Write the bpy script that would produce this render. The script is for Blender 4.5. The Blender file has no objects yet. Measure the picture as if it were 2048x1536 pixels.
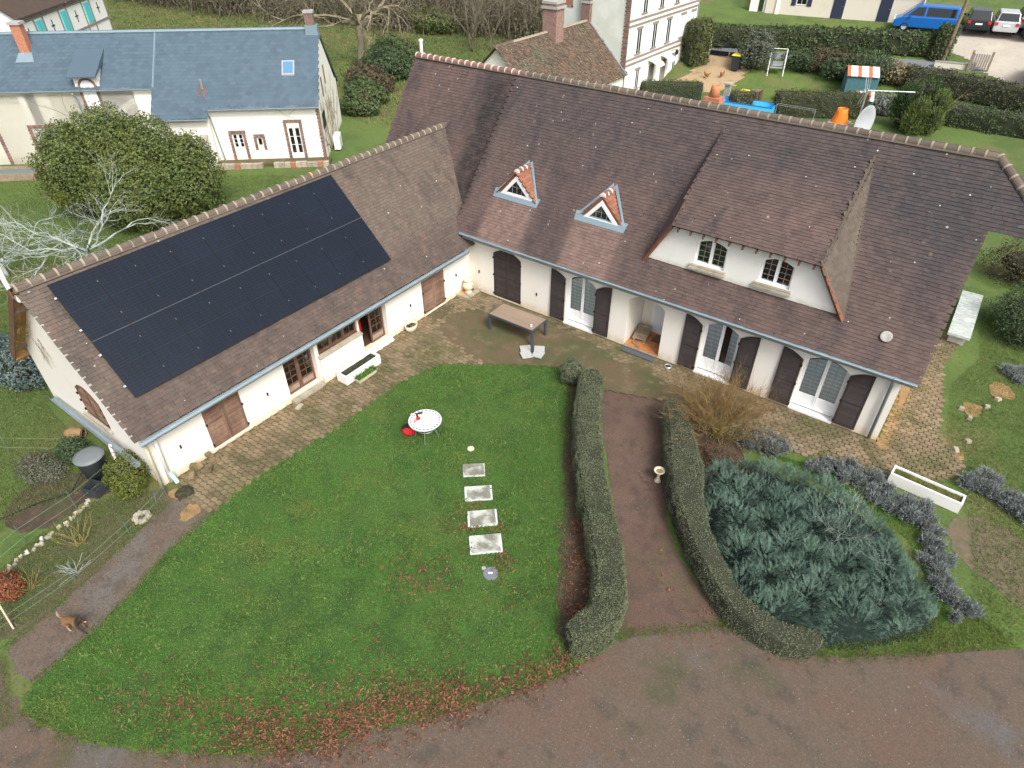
import bpy, math, random
import numpy as np
from mathutils import Vector, Matrix
from mathutils.geometry import tessellate_polygon
D = bpy.data
SC = bpy.context.scene
COL = SC.collection
R = math.radians
rnd = random.Random(11)
RNG = np.random.default_rng(11)

# ------------------------------------------------------------------ camera
cam = D.cameras.new('camera'); cam.lens = 22.87; cam.sensor_width = 36; cam.clip_end = 2000; cam.clip_start = .1
camo = D.objects.new('camera', cam); COL.objects.link(camo)
CAM = (16.11, -19.15, 14.3)
camo.location = CAM; camo.rotation_euler = (R(51.72), 0, R(35.88)); SC.camera = camo
# ------------------------------------------------------------------ sky and sun
SUN_EL, SUN_AZ = 47.0, 28.0            # azimuth: direction to the sun, degrees from +X towards -Y
w = D.worlds.new('World'); SC.world = w; w.use_nodes = True
nt = w.node_tree; bg = nt.nodes['Background']
sky = nt.nodes.new('ShaderNodeTexSky'); sky.sky_type = 'NISHITA'; sky.sun_disc = False
sky.sun_elevation = R(SUN_EL); sky.sun_rotation = R(90 + SUN_AZ); sky.air_density = 1.0; sky.dust_density = 6.0; sky.ozone_density = 1.0
hsv = nt.nodes.new('ShaderNodeHueSaturation'); hsv.inputs['Saturation'].default_value = .45
nt.links.new(sky.outputs[0], hsv.inputs['Color']); nt.links.new(hsv.outputs[0], bg.inputs[0]); bg.inputs[1].default_value = .14
sl = D.lights.new('sun', 'SUN'); sl.energy = 1.5; sl.angle = R(16); sl.color = (1, .96, .9)
so = D.objects.new('sun', sl); COL.objects.link(so)
sd = Vector((math.cos(R(SUN_AZ)) * math.cos(R(SUN_EL)), -math.sin(R(SUN_AZ)) * math.cos(R(SUN_EL)), math.sin(R(SUN_EL))))
so.rotation_euler = sd.to_track_quat('Z', 'Y').to_euler(); so.location = (20, -10, 30)
SC.view_settings.view_transform = 'Standard'; SC.view_settings.look = 'None'; SC.view_settings.gamma = 1
SC.view_settings.exposure = .7

# ------------------------------------------------------------------ helpers
def link(o, parent=None, **props):
    COL.objects.link(o)
    if parent: o.parent = parent
    for k, v in props.items():
        if v is not None: o[k] = v
    return o

def thing(name, label, category, loc=(0, 0, 0), rotz=0, group=None):
    o = D.objects.new(name, None); o.empty_display_size = .2
    o.location = loc; o.rotation_euler = (0, 0, rotz)
    return link(o, None, label=label, category=category, group=group)

class MB:
    def __init__(s): s.v = []; s.f = []; s.m = []
    def add(s, vs, fs, m=0):
        b = len(s.v); s.v += [tuple(p) for p in vs]; s.f += [tuple(i + b for i in f) for f in fs]; s.m += [m] * len(fs); return s
    def hexa(s, p, m=0):
        return s.add(p, [(0, 3, 2, 1), (4, 5, 6, 7), (0, 1, 5, 4), (1, 2, 6, 5), (2, 3, 7, 6), (3, 0, 4, 7)], m)
    def box(s, x0, y0, z0, x1, y1, z1, m=0):
        return s.hexa([(x0, y0, z0), (x1, y0, z0), (x1, y1, z0), (x0, y1, z0), (x0, y0, z1), (x1, y0, z1), (x1, y1, z1), (x0, y1, z1)], m)
    def rbox(s, c, size, rz=0, m=0):
        hx, hy, hz = size[0] / 2, size[1] / 2, size[2] / 2; ca, sa = math.cos(rz), math.sin(rz)
        q = []
        for z in (-hz, hz):
            for x, y in ((-hx, -hy), (hx, -hy), (hx, hy), (-hx, hy)):
                q.append((c[0] + x * ca - y * sa, c[1] + x * sa + y * ca, c[2] + z))
        return s.hexa(q, m)
    def quad(s, *p, m=0): return s.add(p, [tuple(range(len(p)))], m)
    def prism(s, poly, T, a, b, m=0):
        """poly: list of (p,q); T(p,q,t) -> point; extruded from t=a to t=b"""
        n = len(poly); vs = [T(p, q, a) for p, q in poly] + [T(p, q, b) for p, q in poly]
        fs = [tuple(range(n))[::-1], tuple(range(n, 2 * n))] + [(i, (i + 1) % n, n + (i + 1) % n, n + i) for i in range(n)]
        return s.add(vs, fs, m)
    def tube(s, path, r, n=6, m=0, caps=True):
        P = [Vector(p) for p in path]; k = len(P); rs = r if isinstance(r, (list, tuple)) else [r] * k
        b = len(s.v); pv = None
        for i, p in enumerate(P):
            t = (P[min(i + 1, k - 1)] - P[max(i - 1, 0)]).normalized()
            if pv is None:
                u = t.cross(Vector((0, 0, 1)));  u = u if u.length > 1e-3 else Vector((1, 0, 0))
            else: u = pv - t * pv.dot(t)
            u.normalize(); v = t.cross(u); pv = u
            for j in range(n):
                a = 2 * math.pi * j / n; q = p + (u * math.cos(a) + v * math.sin(a)) * rs[i]; s.v.append(tuple(q))
        for i in range(k - 1):
            for j in range(n):
                s.f.append((b + i * n + j, b + i * n + (j + 1) % n, b + (i + 1) * n + (j + 1) % n, b + (i + 1) * n + j)); s.m.append(m)
        if caps:
            s.f.append(tuple(b + j for j in range(n))[::-1]); s.f.append(tuple(b + (k - 1) * n + j for j in range(n))); s.m += [m, m]
        return s
    def lathe(s, prof, c=(0, 0, 0), n=16, m=0, sx=1, sy=1):
        b = len(s.v)
        for r, z in prof:
            for j in range(n):
                a = 2 * math.pi * j / n; s.v.append((c[0] + r * math.cos(a) * sx, c[1] + r * math.sin(a) * sy, c[2] + z))
        for i in range(len(prof) - 1):
            for j in range(n):
                s.f.append((b + i * n + j, b + i * n + (j + 1) % n, b + (i + 1) * n + (j + 1) % n, b + (i + 1) * n + j)); s.m.append(m)
        return s
    def obj(s, name, mats, parent=None, smooth=False, **props):
        me = D.meshes.new(name); me.from_pydata(s.v, [], s.f)
        for mt in (mats if isinstance(mats, (list, tuple)) else [mats]): me.materials.append(mt)
        if any(s.m): me.polygons.foreach_set('material_index', s.m)
        if smooth: me.polygons.foreach_set('use_smooth', [True] * len(s.f))
        me.update()
        return link(D.objects.new(name, me), parent, **props)

def npobj(name, V, F, mat, parent=None, smooth=False, **props):
    V = np.ascontiguousarray(V, np.float32); F = np.ascontiguousarray(F, np.int32)
    me = D.meshes.new(name); me.vertices.add(len(V)); me.vertices.foreach_set('co', V.ravel())
    me.loops.add(F.size); me.loops.foreach_set('vertex_index', F.ravel())
    me.polygons.add(len(F)); me.polygons.foreach_set('loop_start', np.arange(0, F.size, F.shape[1], dtype=np.int32))
    me.update(calc_edges=True); me.materials.append(mat)
    me.polygons.foreach_set('use_smooth', np.full(len(F), bool(smooth)))
    return link(D.objects.new(name, me), parent, **props)

def inst(base_v, base_f, P, Rm, S):
    """merged copies: P (N,3), Rm (N,3,3), S (N,) or (N,3)"""
    bv = np.array(base_v, float); bf = np.array(base_f, int); N = len(P)
    S = np.array(S, float); S = S[:, None] * np.ones(3) if S.ndim == 1 else S
    V = np.einsum('nij,nkj->nki', Rm, bv[None] * S[:, None, :]) + np.asarray(P)[:, None, :]
    F = bf[None] + (np.arange(N) * len(bv))[:, None, None]
    return V.reshape(-1, 3), F.reshape(-1, bf.shape[1])

def frames(Z, spin=None):
    """rotation matrices whose local +Z is Z (N,3), random spin"""
    Z = Z / np.linalg.norm(Z, axis=1, keepdims=True); N = len(Z)
    A = RNG.normal(size=(N, 3)); X = A - Z * (A * Z).sum(1, keepdims=True); X /= np.linalg.norm(X, axis=1, keepdims=True)
    Y = np.cross(Z, X); return np.stack([X, Y, Z], 2)

LEAF = ([(-.5, 0, 0), (0, -.28, .06), (.5, 0, 0), (0, .28, .06)], [(0, 1, 2, 3)])
BLADE = ([(-.12, 0, 0), (.12, 0, 0), (0, .1, 1)], [(0, 1, 2)])

def segs_mesh(segs):
    """list of (p0,p1,r0,r1) -> 3 sided prisms"""
    A = np.array([s[0] for s in segs], float); B = np.array([s[1] for s in segs], float)
    r0 = np.array([s[2] for s in segs]); r1 = np.array([s[3] for s in segs])
    M = frames(B - A + 1e-9); V = []
    for base, r in ((A, r0), (B, r1)):
        for k in range(3):
            a = 2 * math.pi * k / 3
            V.append(base + (M[:, :, 0] * math.cos(a) + M[:, :, 1] * math.sin(a)) * r[:, None])
    V = np.stack(V, 1).reshape(-1, 3)
    f = np.array([(0, 1, 4, 3), (1, 2, 5, 4), (2, 0, 3, 5)])
    F = (f[None] + (np.arange(len(segs)) * 6)[:, None, None]).reshape(-1, 4)
    return V, F

def grow(segs, p, d, ln, r, lvl, spread=.5, nch=3, gravity=0., shrink=.68, steps=3, wob=.18, tips=None):
    p = Vector(p); d = Vector(d).normalized(); pts = [p.copy()]
    for i in range(steps):
        d = (d + Vector((rnd.gauss(0, wob), rnd.gauss(0, wob), rnd.gauss(0, wob) + gravity))).normalized()
        q = p + d * ln / steps; ra = r * (1 - .45 * i / steps); rb = r * (1 - .45 * (i + 1) / steps)
        segs.append((tuple(p), tuple(q), ra, rb)); p = q; pts.append(p.copy())
    if lvl == 0:
        if tips is not None: tips.append(tuple(p))
        return
    for k in range(nch):
        st = pts[-1] if k == 0 else pts[rnd.randint(1, steps)]
        ax = Vector((rnd.gauss(0, 1), rnd.gauss(0, 1), rnd.gauss(0, 1))).normalized()
        nd = (d + ax * spread * rnd.uniform(.6, 1.4)).normalized()
        grow(segs, st, nd, ln * shrink * rnd.uniform(.75, 1.2), r * .55, lvl - 1, spread, nch, gravity, shrink, steps, wob, tips)

def catmull(pts, step=.25, closed=True):
    P = [Vector((p[0], p[1])) for p in pts]; n = len(P); out = []
    for i in range(n if closed else n - 1):
        g = (lambda k: P[k % n]) if closed else (lambda k: P[min(max(k, 0), n - 1)])
        a, b, c, d = g(i - 1), g(i), g(i + 1), g(i + 2); m = max(1, int((c - b).length / step))
        for k in range(m):
            t = k / m
            out.append(.5 * ((2 * b) + (c - a) * t + (2 * a - 5 * b + 4 * c - d) * t * t + (3 * b - a - 3 * c + d) * t ** 3))
    if not closed: out.append(P[-1])
    return out

def sheet(name, pts, z, mat, jit=.03, step=.2, smooth=True, parent=None, **props):
    q = catmull(pts, step) if smooth else [Vector((p[0], p[1])) for p in pts]
    v = [Vector((p.x + rnd.gauss(0, jit), p.y + rnd.gauss(0, jit), z)) for p in q]
    tri = tessellate_polygon([v]); me = D.meshes.new(name)
    me.from_pydata([tuple(p) for p in v], [], [tuple(t) for t in tri]); me.materials.append(mat); me.update()
    for pl in me.polygons:
        if pl.normal.z < 0: pl.flip()
    return link(D.objects.new(name, me), parent, **props)

def inpoly(X, Y, poly):
    P = np.array([(p[0], p[1]) for p in poly]); c = np.zeros(len(X), bool); j = len(P) - 1
    for i in range(len(P)):
        a, b = P[i], P[j]
        cond = ((a[1] > Y) != (b[1] > Y)) & (X < (b[0] - a[0]) * (Y - a[1]) / (b[1] - a[1] + 1e-12) + a[0]); c ^= cond; j = i
    return c

def scatter(poly, n):
    P = np.array([(p[0], p[1]) for p in poly]); lo, hi = P.min(0), P.max(0); out = np.zeros((0, 2))
    while len(out) < n:
        q = RNG.uniform(lo, hi, (n * 2, 2)); out = np.vstack([out, q[inpoly(q[:, 0], q[:, 1], poly)]])
    return out[:n]

def vnoise(x, y, s, seed=0):
    """cheap smooth value noise, numpy"""
    x = np.asarray(x) * s + seed * 17.3; y = np.asarray(y) * s + seed * 9.1
    xi, yi = np.floor(x), np.floor(y); fx, fy = x - xi, y - yi; fx = fx * fx * (3 - 2 * fx); fy = fy * fy * (3 - 2 * fy)
    h = lambda a, b: np.modf(np.abs(np.sin(a * 127.1 + b * 311.7) * 43758.5453))[0]
    return (h(xi, yi) * (1 - fx) + h(xi + 1, yi) * fx) * (1 - fy) + (h(xi, yi + 1) * (1 - fx) + h(xi + 1, yi + 1) * fx) * fy

# ------------------------------------------------------------------ materials
def M(name, base, rough=.85, layers=(), bump=None, metal=0., isl=0., ramp=None, spec=.3, obj=False, trans=0.):
    m = D.materials.new(name); m.use_nodes = True; nt = m.node_tree; N = nt.nodes; L = nt.links
    b = N['Principled BSDF']; b.inputs['Roughness'].default_value = rough; b.inputs['Metallic'].default_value = metal
    b.inputs['Specular IOR Level'].default_value = spec
    geo = N.new('ShaderNodeNewGeometry')
    pos = N.new('ShaderNodeTexCoord').outputs['Object'] if obj else geo.outputs['Position']
    def rng(src, lo, hi, a=0., bb=1.):
        n = N.new('ShaderNodeMapRange'); n.interpolation_type = 'SMOOTHSTEP'
        for i, x in ((1, lo), (2, hi), (3, a), (4, bb)): n.inputs[i].default_value = x
        L.new(src, n.inputs[0]); return n.outputs[0]
    def math_(op, a, c):
        n = N.new('ShaderNodeMath'); n.operation = op
        for i, x in enumerate((a, c)):
            if isinstance(x, (int, float)): n.inputs[i].default_value = x
            else: L.new(x, n.inputs[i])
        return n.outputs[0]
    def mix(f, a, c):
        n = N.new('ShaderNodeMix'); n.data_type = 'RGBA'
        for i, x in ((0, f), (6, a), (7, c)):
            if isinstance(x, (int, float)): n.inputs[i].default_value = x
            elif isinstance(x, tuple): n.inputs[i].default_value = (*x[:3], 1)
            else: L.new(x, n.inputs[i])
        return n.outputs[2]
    def tex(scale, stretch=None, detail=4, off=0):
        v = pos
        if stretch or off:
            mp = N.new('ShaderNodeMapping'); mp.inputs['Scale'].default_value = stretch or (1, 1, 1); mp.inputs['Location'].default_value = (off, off * 1.7, off * .3)
            L.new(pos, mp.inputs[0]); v = mp.outputs[0]
        n = N.new('ShaderNodeTexNoise'); n.inputs['Scale'].default_value = scale; n.inputs['Detail'].default_value = detail; n.inputs['Roughness'].default_value = .6
        L.new(v, n.inputs['Vector']); return n.outputs[0]
    sep = None
    def axis(i):
        nonlocal sep
        if sep is None: sep = N.new('ShaderNodeSeparateXYZ'); L.new(pos, sep.inputs[0])
        return sep.outputs[i]
    col = tuple(base[:3]) if base else None
    rv = None
    if isl or ramp:
        oi = N.new('ShaderNodeObjectInfo')
        rv = math_('FRACT', math_('ADD', geo.outputs['Random Per Island'], oi.outputs['Random']), 0)
    if ramp:
        cr = N.new('ShaderNodeValToRGB'); L.new(rv, cr.inputs[0]); e = cr.color_ramp.elements
        while len(e) < len(ramp): e.new(.5)
        for i, c in enumerate(ramp): e[i].position = i / (len(ramp) - 1); e[i].color = (*c, 1)
        col = cr.outputs[0]
    for i, ly in enumerate(layers):
        k = ly[0]
        if k == 'n':       # noise patch: scale, lo, hi, colour, amount, stretch
            f = math_('MULTIPLY', rng(tex(ly[1], ly[6] if len(ly) > 6 else None, off=i * 3.1), ly[2], ly[3]), ly[5]); c = ly[4]
        elif k == 's':     # spots: scale, radius, share, colour, amount
            v = N.new('ShaderNodeTexVoronoi'); v.inputs['Scale'].default_value = ly[1]; L.new(pos, v.inputs['Vector'])
            sp = N.new('ShaderNodeSeparateColor'); L.new(v.outputs['Color'], sp.inputs[0])
            f = math_('MULTIPLY', math_('MULTIPLY', rng(v.outputs['Distance'], ly[2] * .6, ly[2], 1., 0.), math_('LESS_THAN', sp.outputs[0], ly[3])), ly[5]); c = ly[4]
        elif k == 'b':     # box mask: (x0,x1),(y0,y1),soft,colour,amount
            f = None
            for ax, ab in ((0, ly[1]), (1, ly[2])):
                if ab is None: continue
                g = math_('MULTIPLY', rng(axis(ax), ab[0] - ly[3], ab[0] + ly[3]), rng(axis(ax), ab[1] - ly[3], ab[1] + ly[3], 1., 0.))
                f = g if f is None else math_('MULTIPLY', f, g)
            f = math_('MULTIPLY', math_('MULTIPLY', f, ly[5]), rng(tex(3.0, None, off=2), .1, .75, .3, 1.)); c = ly[4]
        elif k == 'z':     # height band: axis, z0, z1, colour, amount (1 below z0, 0 above z1), broken by noise
            f = math_('MULTIPLY', math_('MULTIPLY', rng(axis(ly[1]), ly[2], ly[3], 1., 0.), rng(tex(4.0, None, off=5), .25, .7, .25, 1.)), ly[5]); c = ly[4]
        elif k == 'g':     # smooth gradient along axis, no noise: axis, a, b, colour, amount
            f = math_('MULTIPLY', rng(axis(ly[1]), ly[2], ly[3]), ly[5]); c = ly[4]
        elif k == 'w':     # wave bands: scale, distortion, colour, amount, direction, detail scale
            wv = N.new('ShaderNodeTexWave'); wv.bands_direction = ly[5]; wv.inputs['Scale'].default_value = ly[1]; wv.inputs['Distortion'].default_value = ly[2]
            wv.inputs['Detail Scale'].default_value = ly[6] if len(ly) > 6 else 1.; L.new(pos, wv.inputs['Vector'])
            f = math_('MULTIPLY', rng(wv.outputs['Fac'], .35, .75), ly[4]); c = ly[3]
        col = mix(f, col, c)
    if isl:
        h = N.new('ShaderNodeHueSaturation'); L.new(rng(rv, 0, 1, 1 - isl, 1 + isl), h.inputs['Value'])
        if isinstance(col, tuple): h.inputs['Color'].default_value = (*col, 1)
        else: L.new(col, h.inputs['Color'])
        col = h.outputs[0]
    if isinstance(col, tuple): b.inputs['Base Color'].default_value = (*col, 1)
    else: L.new(col, b.inputs['Base Color'])
    if bump:
        bn = N.new('ShaderNodeBump'); bn.inputs['Strength'].default_value = bump[1]; bn.inputs['Distance'].default_value = bump[2] if len(bump) > 2 else .02
        L.new(tex(bump[0], None, 5, 1), bn.inputs['Height']); L.new(bn.outputs[0], b.inputs['Normal'])
    if trans:
        tr = N.new('ShaderNodeBsdfTranslucent'); ms = N.new('ShaderNodeMixShader'); ms.inputs[0].default_value = trans
        if isinstance(col, tuple): tr.inputs[0].default_value = (*col, 1)
        else: L.new(col, tr.inputs[0])
        L.new(b.outputs[0], ms.inputs[1]); L.new(tr.outputs[0], ms.inputs[2]); L.new(ms.outputs[0], N['Material Output'].inputs[0])
    return m

def glassmat(name, tint=(1, 1, 1), gloss=.08):
    m = D.materials.new(name); m.use_nodes = True; nt = m.node_tree; N = nt.nodes; L = nt.links
    N.remove(N['Principled BSDF']); t = N.new('ShaderNodeBsdfTransparent'); t.inputs[0].default_value = (*tint, 1)
    g = N.new('ShaderNodeBsdfGlossy'); g.inputs['Roughness'].default_value = .03; fr = N.new('ShaderNodeFresnel'); fr.inputs[0].default_value = 1.5
    ad = N.new('ShaderNodeMath'); ad.operation = 'ADD'; ad.inputs[1].default_value = gloss; L.new(fr.outputs[0], ad.inputs[0])
    ms = N.new('ShaderNodeMixShader'); L.new(ad.outputs[0], ms.inputs[0]); L.new(t.outputs[0], ms.inputs[1]); L.new(g.outputs[0], ms.inputs[2])
    L.new(ms.outputs[0], N['Material Output'].inputs[0]); return m

def mossmap(k): return ('n', .55, .42, .62, k, .8)
TILE_L = [('n', 1.1, .45, .7, (.047, .04, .043), .8, (1.3, .4, .4)), ('n', .35, .48, .7, (.125, .084, .074), .75), ('n', 2.2, .5, .68, (.075, .054, .052), .6),
          ('b', (.75, 2.75), (-.6, .95), .2, (.21, .14, .118), .8), ('b', (4.6, 6.6), (-.6, .9), .2, (.21, .14, .118), .8), ('b', (2.9, 4.4), (-.6, 2.0), .3, (.055, .042, .043), .6),
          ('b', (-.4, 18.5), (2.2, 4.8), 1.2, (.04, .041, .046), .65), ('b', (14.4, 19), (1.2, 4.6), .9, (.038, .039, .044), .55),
          ('b', (-1.75, -.4), (.2, 4.0), .35, (.022, .02, .02), .95),  # black stain left of the verge step, deepened to include the step's shadow
          ('n', 9., .55, .75, (.2, .17, .15), .25),
          ('s', 3.0, .14, .05, (.36, .36, .32), .8), ('s', 5., .14, .06, (.6, .6, .56), .9)]
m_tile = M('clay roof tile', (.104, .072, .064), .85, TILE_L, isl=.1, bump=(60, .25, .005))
m_tilew = M('weathered clay tile', (.115, .09, .074), .88,
            [('n', .9, .45, .7, (.062, .053, .046), .75, (.5, 1.6, .5)), ('n', 7., .5, .75, (.19, .16, .135), .35), ('b', (-.6, .5), (-15, 1), .3, (.068, .05, .045), .7), ('n', 2.2, .52, .7, (.17, .105, .08), .4),
             ('s', 4., .16, .06, (.42, .42, .38), .8), ('s', 7., .11, .05, (.65, .65, .6), .9)], isl=.09, bump=(60, .25, .005))
m_cheek = M('cheek tile', (.1, .083, .066), .9, [('n', 3., .5, .7, (.14, .117, .09), .5), ('n', 1.2, .5, .7, (.065, .055, .046), .6), ('s', 8, .12, .1, (.3, .28, .22), .7)], isl=.1, bump=(60, .25, .005))
m_newtile = M('orange clay tile', (.25, .11, .07), .8, [('n', 4, .5, .75, (.28, .11, .07), .4)], isl=.15)
m_deck = M('roof deck', (.05, .04, .035), .95)
m_ridge = M('ridge tile', (.125, .1, .08), .9, [('n', 3, .5, .7, (.1, .1, .07), .6), ('s', 1.7, .22, .16, (.62, .3, .03), .9), ('n', 14, .55, .75, (.26, .23, .19), .4)], isl=.18, bump=(40, .4, .01))
m_ridgenew = M('newer ridge tile', (.22, .12, .1), .85, [('n', 5, .5, .7, (.15, .09, .08), .5)], isl=.12)
m_mortar = M('lime mortar', (.31, .265, .205), .9, [('n', 6, .45, .65, (.24, .21, .17), .7), ('s', 2.2, .2, .14, (.62, .33, .03), .9)], bump=(40, .4, .01))
m_mortarw = M('pale mortar', (.66, .58, .52), .9, [('n', 6, .5, .7, (.45, .38, .33), .4)])
m_render = M('cream render', (.78, .75, .69), .9, [('n', .7, .5, .75, (.72, .68, .6), .5), ('z', 2, .05, .42, (.62, .47, .26), .75), ('b', (-.05, .62), (-.02, .02), .12, (.62, .56, .4), .75), ('n', 2.5, .62, .8, (.66, .62, .54), .4)], bump=(90, .15, .006))
m_render2 = M('stained render', (.66, .6, .46), .9, [('n', 1.5, .4, .7, (.75, .71, .62), .9, (4, 4, .35))], bump=(90, .15, .006))
m_white = M('white paint', (.8, .8, .78), .5, [('n', 2, .55, .8, (.7, .7, .67), .4)])
m_pvc = M('white joinery', (.82, .83, .84), .35)
m_doorw = M('pale blue white door', (.72, .76, .82), .45)
m_shut = M('dark brown shutter paint', (.048, .037, .036), .6, [('n', 3, .45, .7, (.07, .055, .052), .6)], isl=.12)
m_shutw = M('faded brown shutter', (.15, .085, .06), .75, [('n', 1.4, .42, .7, (.24, .16, .11), .8, (1, 1, .5)), ('n', 8, .5, .7, (.1, .055, .04), .5)], isl=.2)
m_brown = M('brown joinery', (.13, .065, .045), .6, [('n', 4, .45, .7, (.19, .12, .085), .6)])
m_brownw = M('stained brown fascia', (.2, .085, .045), .7, [('n', 5, .45, .7, (.13, .06, .035), .6)])
m_greypanel = M('weathered kick panel', (.3, .24, .19), .8, [('n', 4, .4, .7, (.2, .13, .1), .7)])
m_zinc = M('weathered zinc', (.27, .33, .36), .45, [('n', 2, .45, .7, (.33, .4, .43), .6), ('n', 9, .55, .75, (.24, .29, .3), .4)], metal=.35)
m_zincl = M('bright zinc flashing', (.2, .27, .315), .6, [('n', 4, .5, .7, (.26, .33, .375), .5)], metal=.2)
m_terra = M('terracotta floor', (.42, .17, .06), .7, [('n', 2.5, .4, .7, (.55, .27, .1), .7), ('n', 8, .5, .7, (.25, .12, .06), .5)], isl=.14)
m_glass = glassmat('window glass')
m_glassd = M('dark window glass', (.012, .016, .018), .06, spec=.6)
m_lead = M('window leading', (.3, .31, .3), .5)
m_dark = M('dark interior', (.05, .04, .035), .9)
m_inwall = M('interior wall', (.22, .17, .13), .9)
m_curt = M('patterned net curtain', (.7, .77, .82), .85, [('w', 1.9, 1.2, (.4, .47, .53), .6, 'Z', 2.)])
m_curtg = M('green grey curtain', (.7, .78, .8), .85, [('w', 2.2, 1.4, (.4, .48, .5), .55, 'Z', 2.)])
m_curtr = M('red patterned curtain', (.28, .06, .04), .9, [('n', 7, .45, .55, (.1, .12, .1), .9), ('n', 11, .6, .7, (.4, .3, .12), .6)])
m_cellA = M('solar cell', (.0095, .0135, .022), .22, [('n', .5, .4, .7, (.012, .017, .027), .8)], spec=.22)
m_cellline = M('solar cell seam', (.022, .03, .043), .4)
m_clamp = M('dull clamp', (.17, .18, .2), .6)
m_alu = M('aluminium', (.55, .57, .6), .4, metal=.8)
m_black = M('black frame', (.012, .012, .014), .4)
m_stone = M('pale stone', (.36, .32, .25), .9, [('n', 6, .45, .7, (.22, .2, .15), .6), ('n', 2, .5, .7, (.48, .45, .39), .5)], bump=(30, .5, .02), isl=.15)
m_wood = M('grey weathered wood', (.22, .17, .12), .9, [('n', 3, .4, .7, (.3, .25, .19), .7), ('n', 12, .5, .7, (.12, .09, .06), .6)], isl=.15)
m_orangewood = M('varnished timber', (.36, .19, .07), .7, [('n', 4, .4, .7, (.24, .12, .05), .7)])
m_paver = M('concrete paver', (.19, .145, .088), .92, [('n', .8, .4, .68, (.22, .17, .11), .8), ('n', 1.5, .43, .62, (.095, .085, .04), .85), ('n', .6, .5, .64, (.1, .1, .04), .6), ('n', 14, .5, .8, (.2, .165, .12), .4),
            ('b', (16.5, 16.95), (-.3, 6), .25, (.34, .2, .08), .6), ('b', (-.1, .55), (-14, -3), .3, (.26, .18, .1), .45), ('n', .5, .56, .75, (.11, .105, .05), .5)], isl=.16, bump=(70, .4, .008))
m_joint = M('mossy joint soil', (.11, .085, .05), .95, [('n', 4, .45, .65, (.07, .075, .03), .7), ('b', (16.4, 17.6), (-1, 6), .35, (.4, .23, .07), .6)])
m_moss = M('moss and silt on paving', (.115, .088, .05), .95, [('n', .45, .45, .62, (.075, .082, .035), .9), ('n', 1.6, .5, .7, (.16, .12, .075), .7), ('n', 9, .5, .75, (.085, .07, .04), .6), ('n', .9, .58, .7, (.085, .125, .03), .8), ('s', 5, .05, .2, (.5, .48, .4), .8)], bump=(35, .8, .02))
m_drive = M('red brown tarmac', (.115, .072, .055), .95, [('n', .5, .42, .65, (.15, .098, .076), .8), ('n', 1.3, .5, .7, (.07, .056, .042), .7), ('n', .7, .52, .7, (.1, .09, .045), .7), ('s', 9, .06, .22, (.45, .42, .36), .8), ('n', 26, .45, .65, (.05, .037, .032), .65), ('n', 12, .55, .7, (.15, .115, .095), .45), ('n', 3, .5, .66, (.07, .05, .042), .6)], bump=(80, .6, .012))
m_gravel = M('gravel road', (.125, .094, .07), .95, [('n', .5, .42, .6, (.135, .088, .064), .85), ('n', .28, .54, .66, (.12, .123, .126), .8), ('n', .4, .56, .68, (.07, .076, .032), .75), ('n', 1.7, .52, .68, (.06, .054, .046), .6), ('s', 14, .09, .12, (.3, .3, .29), .5), ('n', 30, .42, .66, (.06, .05, .043), .5), ('n', 5, .5, .7, (.085, .072, .058), .5), ('n', 16, .52, .7, (.18, .155, .13), .35)], bump=(90, .8, .015))
m_path = M('worn earth path', (.135, .1, .075), .95, [('n', .7, .42, .65, (.135, .128, .118), .8), ('n', 1.8, .5, .7, (.09, .065, .048), .7), ('n', 6, .5, .7, (.08, .075, .05), .6), ('s', 8, .06, .2, (.42, .4, .36), .8), ('n', 24, .45, .65, (.055, .046, .04), .65), ('n', 12, .55, .7, (.17, .15, .13), .5)], bump=(60, .7, .015))
m_soil = M('bed soil', (.062, .045, .033), .95, [('n', 3, .45, .65, (.1, .072, .05), .8), ('n', 1.2, .5, .7, (.055, .065, .025), .7)], bump=(25, .9, .03))
m_bed = M('weedy bed', (.095, .085, .05), .95, [('n', 1.1, .45, .62, (.06, .085, .03), .8), ('n', 4, .5, .7, (.13, .1, .068), .7), ('n', 12, .5, .75, (.05, .045, .03), .6)], bump=(25, .9, .03))
m_clay = M('orange clay soil', (.27, .165, .075), .95, [('n', 4, .45, .65, (.33, .22, .11), .7), ('n', 2, .5, .65, (.12, .12, .05), .7), ('n', 10, .5, .7, (.2, .12, .06), .6)], bump=(25, .9, .03))
m_grassd = M('meadow ground', (.085, .135, .034), .95, [('n', .12, .42, .6, (.11, .165, .038), .8), ('n', .6, .45, .65, (.07, .115, .03), .8), ('n', .25, .54, .68, (.155, .135, .06), .75), ('n', 9, .45, .7, (.055, .08, .024), .6), ('n', 2.5, .58, .72, (.14, .16, .055), .6)], bump=(18, .9, .04))
m_lawn = M('lawn turf', (.055, .12, .024), .95, [('n', .35, .4, .6, (.06, .11, .024), .8), ('n', 1.3, .45, .65, (.032, .07, .018), .8), ('n', 14, .45, .7, (.03, .05, .014), .6), ('n', .8, .6, .72, (.09, .115, .03), .6)], bump=(30, .9, .03))
m_blade = M('grass blades', None, .7, [('n', .3, .42, .6, (.14, .3, .052), .5), ('n', 1.2, .48, .68, (.075, .2, .036), .5), ('n', .6, .52, .64, (.26, .31, .075), .7), ('n', 3.5, .52, .66, (.22, .32, .085), .65), ('n', 6, .52, .68, (.065, .17, .032), .5)], ramp=[(.08, .2, .034), (.125, .28, .054), (.165, .32, .068), (.26, .38, .115)], trans=.45)
m_bladew = M('rough grass blades', None, .75, [('n', .35, .5, .65, (.115, .19, .04), .5), ('n', .22, .56, .68, (.2, .17, .085), .6)], ramp=[(.06, .125, .025), (.11, .18, .042), (.16, .2, .065), (.22, .2, .09)], trans=.3)
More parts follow.
